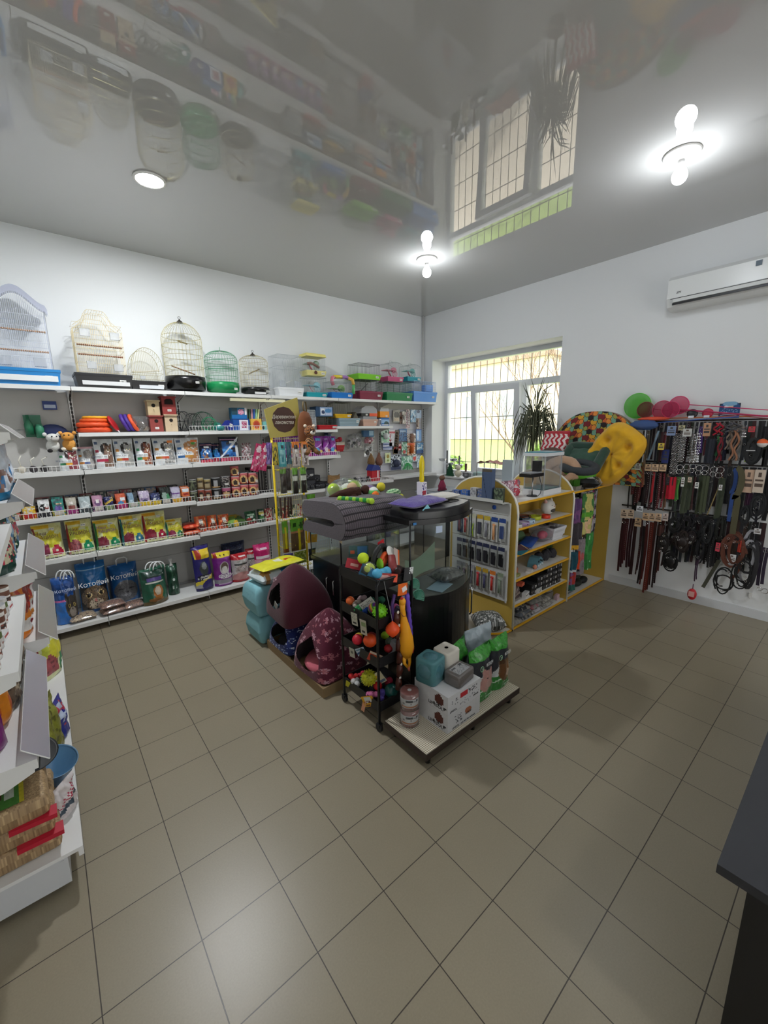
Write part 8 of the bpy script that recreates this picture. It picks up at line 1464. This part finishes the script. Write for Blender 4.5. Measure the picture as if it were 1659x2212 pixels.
# landing nets on top of the rail
def net(y,z,r,c,label,pole=True,x=4.87,tl=0,rz=0):
    t=thing('landing_net',label,'net',(x,y,z),rot=(tl,0,rz)); MB().ring((0,0,0),r,.0035,36,6,'x').obj('hoop',M(c,.4),t)
    mm=clear_mat('net_'+c,tuple(min(1,.6+.5*v) for v in lin(c)),.02,.5,.30,lin(c)); m=MB(); m.ball((0,0,0),r,24,14,(.22,1,1)); m.obj('mesh',mm,t)
    if pole: MB().tube([(0,-r,0),(-.02,-r-.9,-.12)],.004,5).obj('pole',M(c,.4),t)
net(1.70,2.00,.128,'6ACB4A','large green landing net at the left of the net row',False,4.90); net(1.61,1.955,.078,'8A3A40','small dark red landing net in front of the green one',True,4.87); net(1.45,1.945,.09,'C0325E','first pink landing net, left of the others',True,4.85); net(1.375,1.945,.075,'C83A6A','middle pink landing net',True,4.83); net(1.32,1.985,.085,'D0346C','rightmost and highest pink landing net',True,4.86)
t=thing('net_bundle','crumpled orange mesh lying on the top rail','net',(4.85,1.52,1.862)); MB().ball((0,0,0),.10,20,12,(.4,1.5,.2),dis=lambda a,b:.2*noise.noise(Vector((a*2,b*3,3)))).obj('mesh',M('E8583A',.7,alpha=.85),t); MB().tube([(0,-.1,0),(-.01,-1.9,.0)],.005,5).obj('pole',M('D8703A',.5),t)
t=thing('net_bundle','crumpled steel blue mesh hanging over the left end of the rail','net',(4.81,1.59,1.80)); MB().ball((0,0,0),.10,20,14,(.5,1.35,.5),dis=lambda a,b:.2*noise.noise(Vector((a*2,b*3,5)))).obj('mesh',M('3E5A90',.7,alpha=.85),t); MB().tube([(0,-.1,.02),(-.01,-.75,.06)],.005,5).obj('pole',M('3A5AA8',.5),t)
t=thing('pole','slim white pole hanging below the blue mesh','pole',(4.80,1.565,1.42)); MB().tube([(0,0,0),(0,.0,.34)],.007,6).obj('tube',M('B8BCC0',.4),t)
for i,(y,c,l) in enumerate(((1.20,'26262A','dark round reel pack on top of the rail'),(1.08,'B82A4A','red round reel pack on top of the rail'))):
    t=thing('reel_pack',l,'pack',(4.87,y,1.90)); MB().lathe([(0,0),(.042,0),(.044,.02),(.03,.03),(0,.03)],20).obj('reel',M(c,.4),t,(0,0,0),(0,-PI/2,0)); MB().bx(-.034,-.03,-.02,.025,-.04,-.02).obj('label',M('D8DCE4',.5),t)
t=thing('toy_card','blue arched cardboard header standing on top of the rail','card',(4.86,.925,1.85)); m=MB(); m.grid(lambda u,v:(0,.075-.15*u,.145*v*(1-.35*abs(2*u-1)**4)),30,26,painter('1E4A80',[('r',.25,.62,.45,.75,'D8DCE0'),('r',.45,.6,.65,.76,'D8B8A0'),('e',.5,.95,.35,.22,'7AA8C8'),('r',.1,.15,.85,.28,'A8D0E4'),('s',.1,.35,.9,.55,.2,'8AB0D0')],.04),smooth=False); m.obj('card',CARD,t); MB().bx(.001,.003,-.075,.075,0,.13).obj('backing',M('24303E',.6),t)
t=thing('wall_hook','small white hook low on the right wall','hook',(XW,.585,.20)); MB().bx(-.012,0,-.012,.012,0,.035).tube([(-.01,0,.0),(-.035,0,-.01),(-.035,0,.012)],.003,5).obj('hook',WHITE,t)
# ---------------------------------------------------------------- window sill
t=thing('dracaena_plant','tall spiky-leaved potted plant in front of the window','potted plant',(4.78,2.80,1.08)); MB().lathe([(.07,0),(.09,.12),(.085,.12),(.07,.10),(0,.10)],20).obj('pot',M('6A4A3A',.6),t); MB().tube([(0,0,.1),(.01,.01,.5),(0,0,.85)],[.016,.014,.011],8).obj('stem',M('6A5A44',.8),t)
m=MB(); rr=random.Random(3)
for k in range(190):
    a=rr.random()*6.28; L=rr.uniform(.32,.52); up=rr.random(); hz=.82+rr.uniform(-.22,.1)
    if k<26: e1=(.10*math.cos(a),.10*math.sin(a),hz+.25); e2=(.26*math.cos(a)*rr.uniform(.4,1),.26*math.sin(a)*rr.uniform(.4,1),hz+rr.uniform(.2,.48))
    else: q=rr.uniform(.09,.2); e1=(q*math.cos(a),q*math.sin(a),hz+rr.uniform(-.02,.10)); e2=(q*1.5*math.cos(a),q*1.5*math.sin(a),hz-L*rr.uniform(.4,1.0))
    m.tube([(0,0,hz-.05),e1,((e1[0]+e2[0])/2*1.05,(e1[1]+e2[1])/2*1.05,(e1[2]+e2[2])/2),e2],[.004,.006,.005,.0008],4,flat=1)
m.obj('leaves',M('4A4F38',.6,var=.3,bscale=6),t)
ZS=1.053
def sillobj(n_,mb,mt,x,y,label,cat,rz=0): return mb.obj(n_,mt,None,(x,y,ZS),(0,0,rz),label,cat)
t=thing('wooden_tree','dark green fir tree cut-out standing on the sill','ornament',(5.0,4.36,ZS)); MB().prism([(-.085,0),(.085,0),(.05,.07),(.065,.07),(.035,.125),(.045,.125),(0,.20),(-.045,.125),(-.035,.125),(-.065,.07),(-.05,.07)],-.012,.012,'x').obj('cutout',M('0F4A2C',.6),t)
t=thing('snowman_figure','cream round-bodied snowman figure on the sill','ornament',(4.98,4.18,ZS)); MB().ball((0,0,.055),.055,18,12).ball((0,0,.145),.042,16,11).obj('body',M('D8D2BC',.8,bump=.3,bscale=80),t)
t=thing('bowl_stand','metal stand with steel feeding bowls on the sill','bowl stand',(5.06,4.48,ZS)); MB().tube([(0,0,0),(0,0,.40)],.012,8).obj('post',M('3A3A3E',.4,.6),t); MB().tube([(-.10,0,.005),(.10,0,.005)],.008,6).obj('foot',M('3A3A3E',.4,.6),t)
for y,z in ((.10,.26),(-.06,.20),(-.14,.27)): MB().lathe([(.02,-.04),(.05,-.03),(.065,0),(.068,.002),(.06,0),(.045,-.025),(0,-.03)],22).obj('bowl',STEEL,t,(0,y,z))
t=thing('bowl_stand','second shorter bowl stand on the sill','bowl stand',(5.12,4.28,ZS)); MB().tube([(0,0,0),(0,0,.32)],.010,8).obj('post',M('4A4A4E',.4,.6),t); MB().lathe([(.02,-.04),(.05,-.03),(.065,0),(.06,0),(.0,-.03)],20).obj('bowl',STEEL,t,(0,.0,.18)); MB().tube([(0,-.14,0),(0,-.14,.2)],[.012,.02],8).obj('bottle',M('5A2A24',.4),t)
for i,(y,h,c,l) in enumerate(((4.02,.07,'8A8A8C','grey steel bowl set on the sill right of the snowman'),(3.90,.06,'B0B4B6','shiny steel bowls on the sill'),(3.78,.10,'8AC4BC','pale teal wire goods on the sill'),(3.62,.12,'C8D8D4','pale wire rack goods on the sill'))):
    m=MB()
    if i<2:
        for q in range(3): m.lathe([(.03,q*.02),(.055,.02+q*.02),(.07,.045+q*.02),(.06,.04+q*.02),(0,.01+q*.02)],20)
    else:
        for q in range(9): m.tube([(-.05+.0*q,-.06+q*.015,0),(-.05,-.06+q*.015,h),(.05,-.06+q*.015,h),(.05,-.06+q*.015,0)],.0025,4)
    sillobj('sill_goods',m,M(c,.3,.7 if i<2 else 0),4.99,y,l,'goods')
t=thing('pet_hammock','small table-like hammock with a brown pink cloth on the sill','pet hammock',(5.02,3.62,ZS)); m=MB()
for x in (-.09,.09):
    for y in (-.16,.16): m.tube([(x,y,0),(x,y,.24)],.006,6)
m.obj('frame',STEEL,t); m=MB(); m.grid(lambda u,v:(-.11+.22*u,-.2+.4*v,.245+.03*math.sin(PI*v)-.02*math.sin(PI*u)+.01*math.sin(v*20)),12,18); m.obj('cloth',M('A87A70',.9),t)
MB().bx(-.02,.02,-.08,.08,0,.3).obj('bird_figure',M('B8C4CC',.6),None,(5.05,3.33,ZS),None,'pale upright box by the middle window post','box')
# items on the low table under the window corner
t=thing('glass_terrarium','low glass terrarium on a dark stand under the window corner','terrarium',(4.35,3.95,0)); MB().bx(-.35,.35,-.2,.2,.0,.62).obj('stand',M('2A2624',.6),t); 
m=MB()
for a in (((-.33,-.18),(.33,-.18)),((.33,-.18),(.33,.18)),((.33,.18),(-.33,.18)),((-.33,.18),(-.33,-.18))): b=m.add([(a[0][0],a[0][1],.62),(a[1][0],a[1][1],.62),(a[1][0],a[1][1],.92),(a[0][0],a[0][1],.92)]); m.face((b,b+1,b+2,b+3))
m.obj('glass',TANKGLASS,t); MB().bx(-.34,.34,-.19,.19,.92,.94).obj('lid',M('8A9098',.4),t); MB().bx(-.25,.0,-.1,.1,.94,.955).obj('clear_tray',FROST,t)
t=thing('plush_bird','pink-red plush bird with a brown head standing under the window','plush toy',(4.25,3.85,.955)); MB().lathe([(.05,0),(.055,.06),(.03,.12),(.02,.15)],14).obj('body',M('8A2A4A',.9,bump=.5,bscale=60),t); MB().ball((0,0,.17),.04,14,9,(1.2,.9,.9)).obj('head',M('7A5A48',.9),t); MB().tube([(-.04,0,.02),(-.08,0,-.0)],[.02,.012],8).tube([(.04,0,.03),(.09,0,.0)],[.018,.01],8).obj('wings',M('7A2440',.9),t)
# ---------------------------------------------------------------- left gondola, close to the camera
gl=thing('gondola_shelving','white shop shelving along the left edge of the photo with tilted price holders','shelving',(0,0,0))
GX=-.57
m=MB(); m.bx(GX-.02,GX,1.83,3.73,.05,2.15); m.obj('back_panel',M('B9B7B3',.55),gl)
for y in (1.825,2.78,3.73): MB().bx(GX-.04,GX+.03,y-.015,y+.015,0,2.2).obj('upright',RACKW,gl)
def gsh(y0,y1,z,xf,plate=None,th=.05):
    m=MB(); m.bx(GX,xf-.014,y0+.003,y1-.003,z-.012,z); m.bx(xf-.014,xf+.003,y0+.003,y1-.003,z-.038,z)
    for y in (y0+.004,y1-.007): m.prism([(GX,z-.012),(GX,z-.11),(xf-.10,z-.085),(xf-.01,z-.05),(xf-.005,z-.012)],y,y+.003,'y')
    s=m.obj('shelf',RACKW,gl)
    if plate:
        p=MB(); (ax,az),(bx_,bz)=plate; dx,dz=bx_-ax,bz-az; L=math.hypot(dx,dz); nx,nz=dz/L*.002,-dx/L*.002
        i0=p.add([(ax,y0+.01,az),(bx_,y0+.01,bz),(bx_-nx,y0+.01,bz-nz),(ax-nx,y0+.01,az-nz)]); i1=p.add([(ax,y1-.01,az),(bx_,y1-.01,bz),(bx_-nx,y1-.01,bz-nz),(ax-nx,y1-.01,az-nz)])
        for j in range(4): p.face((i0+j,i0+(j+1)%4,i1+(j+1)%4,i1+j))
        p.face((i0+3,i0+2,i0+1,i0)); p.face((i1,i1+1,i1+2,i1+3))
        q=p.obj('price_holder',clear_mat('holder_%d'%int(z*100),(.9,.9,.9),.2,.25,.5,(.36,.34,.33) if xf>-.15 else (.46,.44,.52)),s)
        e=MB(); mx_,mz=(ax+bx_)/2,(az+bz)/2
        for (u0,v0) in ((ax,az),(bx_,bz),(mx_,mz)): e.tube([(u0,y0+.01,v0),(u0,y1-.01,v0)],.0022,4)
        for yy in (y0+.01,y1-.01): e.tube([(ax,yy,az),(bx_,yy,bz)],.0025,4)
        e.obj('holder_edges',M('D8D8D6',.4),s)
for z in (.70,1.08,1.46,1.81): gsh(2.785,3.73,z,-.11,((-.145,z+.045),(-.072,z-.03)))
gsh(1.83,2.775,.62,-.17,((-.206,.672),(-.134,.597))); gsh(1.83,2.775,.978,-.17); gsh(1.83,2.775,1.36,-.17); gsh(1.83,2.775,1.74,-.17)
m=MB(); m.bx(GX,-.105,1.83,3.73,.155,.17); m.bx(-.105,-.088,1.83,3.73,.13,.17); m.obj('base_deck',RACKW,gl)
m=MB(); m.bx(GX,-.14,1.832,1.84,.035,.155); m.bx(-.148,-.14,1.84,3.73,.035,.155); m.bx(-.165,-.152,1.830,1.832,.125,.148); m.obj('plinth',M('C4C6C8',.45),gl)
for y in (1.90,3.6): MB().lathe([(.0,-.01),(.024,-.01),(.024,.01),(0,.01)],18).obj('castor',DARK,gl,(-.17,y,.026),(0,PI/2,0))
# compressed litter bales at the near end
def bale(z,label,lab,edge,x=-.36,y=2.02,w=.42,d=.30,h=.088,rz=.03):
    t=thing('litter_bale',label,'bale',(x,y,z),rz=rz); pillow_mb(w,d,h,90,70,30,int(z*100),.003,painter('A08460',[('s',0,0,1,1,.25,'8A7050'),('s',0,0,1,1,.2,'B89C74')],.08,3)).obj('bale',CARD,t)
    if lab:
        m=MB(); m.grid(lambda u,v:(-.03+.17*u,-.13+.24*v,h+.004),24,20,painter('4F8A3A',[('r',.9,0,1,1,'C8B830'),('e',.35,.45,.3,.35,'5A3A2A'),('r',.68,.2,.84,.5,'C8D0C0'),('s',.05,.1,.6,.9,.3,'8A6A50')],.1,4),smooth=False); m.obj('printed_label',CARD,t)
    if edge: MB().box(w/2-.06,-d/2+.005,h-.002,.14,.05,.02,(.1,.05,0)).obj('red_wrap_edge',M('B81C34',.35),t)
bale(.171,'lowest compressed wood litter bale with a red wrap edge','',True); bale(.262,'middle compressed wood litter bale','',True,x=-.365,rz=.0); bale(.353,'topmost litter bale with a green printed label','1',False,x=-.375,y=2.0,rz=.05)
t=thing('plastic_bowl','round black bowl lying on the topmost bale','bowl',(-.21,2.12,.443),rot=(.35,.2,0)); MB().lathe([(0,0),(.06,0),(.085,.03),(.088,.033),(.08,.03),(0,.028)],28).obj('bowl',M('0E0E10',.5),t)
t=thing('storage_container','round clear container with a metal rim on the topmost bale','container',(-.40,1.97,.443)); MB().lathe([(.07,0),(.085,.05),(.088,.055),(.083,.055)],28).obj('rim',M('7A7C80',.3,.5),t); MB().lathe([(0,.05),(.083,.052)],28).obj('lid',FROST,t)
t=thing('plastic_basin','translucent blue plastic scoop basin at the front of the deck','basin',(-.155,2.22,.30),rot=(.1,.1,.2)); MB().lathe([(.03,-.10),(.05,-.08),(.075,0),(.088,.03),(.092,.032),(.083,.025),(.04,-.075),(0,-.085)],30,sx=1,sy=1.25).obj('basin',M('6FA0C8',.3,trans=.35),t)
t=thing('price_card','pale yellow price card with an animal picture above the blue basin','price card',(-.215,2.16,.50),rot=(.5,-.3,.5)); m=MB(); m.grid(lambda u,v:(-.045+.09*u,0,-.06+.12*v),22,26,painter('C8C49A',[('r',.05,.75,.95,.92,'6A9A4A'),('e',.5,.35,.3,.14,'8A4A28'),('r',.7,.05,.95,.2,'5A6A8A'),('s',.1,.5,.9,.72,.25,'6A8A50')],.05),smooth=False); m.grid(lambda u,v:(-.045+.09*u,.002,-.06+.12*v),2,2,None,flip=True); m.obj('card',CARD,t)
pouch_thing('paper_bag',('D0C8C8',[('d',.1,.5,.25,.5,'3A4A5A'),('d',.3,.5,.35,.5,'A83A50'),('d',.4,.5,.43,.5,'A83A50')]),.12,.15,.06,(-.13,2.06,.171),'small white pack with grey and red stripes behind the bales','pack',rot=(0,0,.9),seed=3)
pouch_thing('food_bag',('7A7C2E',[('c',0,0,1,1,4,2,'8E9040'),('s',0,0,1,1,.2,'5A5A24')]),.22,.32,.10,(-.175,2.50,.171),'olive green full bag on the deck below the lilac holder','bag',rot=(0,0,1.2),seed=4)
pouch_thing('food_bag',('1C2C8A',[('r',0,.75,1,1,'3A3A8A'),('c',0,.3,1,.9,6,2,'B83A50'),('c',0,.3,1,.9,6,5,'B8C4DC')]),.15,.22,.07,(-.13,2.66,.171),'small dark blue bag at the deck edge beyond the olive bag','bag',rot=(0,0,1.3),seed=5)
t=pouch_thing('food_bag','y_b',.26,.38,.11,(-.16,3.45,.171),'yellow and green bag on the deck under the far price holders','bag',rot=(0,0,1.1),seed=6)
for i in range(4): pouch_thing('food_bag',(['8A7A6A','7A6A5C','9A8A78','6A5C50'][i],[('s',0,0,1,1,.3,'5A4A3E'),('s',0,0,1,1,.2,'B8A890')]),.26,.34,.1,(-.36,2.42+.20*i,.171),'brown clear bag of grain standing deep on the deck, %s from the near end'%ORD[i],'bag',rot=(0,0,1.45),seed=i+20)
# near bay shelf contents
pouch_thing('food_bag',('7A1C72',[('r',0,.75,1,1,'A83AA0'),('d',.45,.3,.6,.3,'B8A8B8'),('c',0,.45,1,.7,5,2,'9A9AA8')]),.24,.30,.12,(-.36,1.96,.621),'purple bag at the near end of the low left shelf','bag',rot=(0,0,.5),seed=7)
pouch_thing('food_bag',('D8821E',[('d',.2,.5,.35,.5,'C8C0B8'),('c',0,0,1,.5,4,3,'B8501E')]),.24,.34,.12,(-.32,2.16,.621),'orange bag behind the purple one','bag',rot=(0,0,1.0),seed=8)
for i in range(4): pouch_thing('food_bag',(['6A5A4C','7A6A5A','5A4C40','8A7868'][i],[('s',0,0,1,1,.35,'4A3C32'),('s',0,0,1,1,.2,'A89880')]),.18,.27,.10,(-.27,2.30+.14*i,.621),'clear bag of brown grain on the low left shelf, %s from the orange bag'%ORD[i],'bag',rot=(0,0,1.35),seed=i+30)
k=0
for i in range(9):
    for j in range(3):
        k+=1; x=-.25-.10*j; y=1.90+.095*i; q=(i*5+j*3)%4
        if q<3: can_mb(.036,.09,painter(['D8D4CE','E0DCD8','C8C4C0'][q],[('r',0,.5,1,.8,['6A4434','7A5440','5A6A3A'][q]),('e',.5,.3,.3,.15,'3A2A24'),('s',.1,.1,.9,.4,.3,'8A4A3A')],.1,k),lid='C8C8CA' if q else '6A4A38').obj('food_jar',CARD,None,(x,y,.979),(0,0,R_.random()*3),'white and brown labelled jar on the left shelf, row %s from the near end'%ORD[i],'jar',group='jars in rows on the left shelf, row %d'%(i+1) if False else 'labelled jars on the left shelf')
        else: box_mb(.07,.03,.08,painter('DCDCDC',[('r',.1,.3,.9,.6,'A83A3A')],.05,k),'D8D8D8',8,6).obj('food_jar',CARD,None,(x,y,.979),(0,0,1.4),'white flat box among the jars on the left shelf','box',group='flat boxes among the jars')
for i in range(6): pouch_thing('food_bag',(['D88AA0','C8C8C8','2E5A4A'][i%3],[('c',0,0,1,1,5,i,'8A2A3A')]),.15,.24,.07,(-.33,1.92+.15*i,1.362),'bag on the upper left near shelf, %s from the near end'%ORD[i],'bag',rot=(0,0,1.4),seed=i+40)
# far bay contents
for i in range(5): pouch_thing('pet_food_bag',(['D87A1E','8A1C2E','D8862A','7A1426','C8A0A8'][i],[('r',.1,.15,.9,.35,'D8D4D0'),('c',0,.4,1,1,4,i,'B83A2A'),('e',.5,.65,.2,.14,'8A2A1C')]),.17,.27,.08,(-.22,2.90+.165*i,.701),'%s pack on the lower far left shelf, %s from the near end'%(['orange','dark red','orange yellow','wine red','pale pink'][i],ORD[i]),'bag',rot=(0,0,1.15),seed=i+50)
for i in range(6): pouch_thing('pet_food_bag',(['123C32','16463A','4A86B8','10382E','1A4A3E','3A6AA0'][i],[('c',0,.2,1,.9,5,i,'C83A50' if i!=2 else 'A8C4DC'),('c',0,.2,1,.9,6,i+4,'D8D0B0'),('r',.1,.7,.5,.85,'A8D0C8')]),.16,.29,.08,(-.24,2.88+.145*i,1.081),'%s pack on the middle far left shelf, %s from the near end'%(['dark green','green','sky blue','deep green','bottle green','blue'][i],ORD[i]),'bag',rot=(0,0,1.1),seed=i+60)
for i in range(3): pouch_thing('pet_food_bag',('C4CCD8',[('d',.75,.15,.79,.15,'A83A48'),('r',.1,.2,.6,.5,'2E6CA0'),('c',0,.1,1,.5,5,i,'8A6A60'),('r',0,0,1,.12,'1C7AA8'),('d',-.4,3,-.3,3,'3A3A60')]),.26,.32,.14,(-.24,2.93+.26*i,1.461),'large white and blue bag on the third far left shelf, %s from the near end'%ORD[i],'bag',rot=(0,0,1.0),seed=i+70,nu=26,nv=30)
for i in range(3): pouch_thing('pet_food_bag',('D0D2D6',[('d',.62,.1,.66,.1,'A8283A'),('e',.5,.35,.3,.14,'8A2A30'),('r',.2,.1,.8,.2,'4A4A50'),('r',.3,.72,.8,.78,'C83A48')]),.24,.30,.12,(-.25,2.93+.25*i,1.811),'white bag with red lettering on the top far left shelf, %s from the near end'%ORD[i],'bag',rot=(0,0,1.0),seed=i+80,nu=26,nv=30)
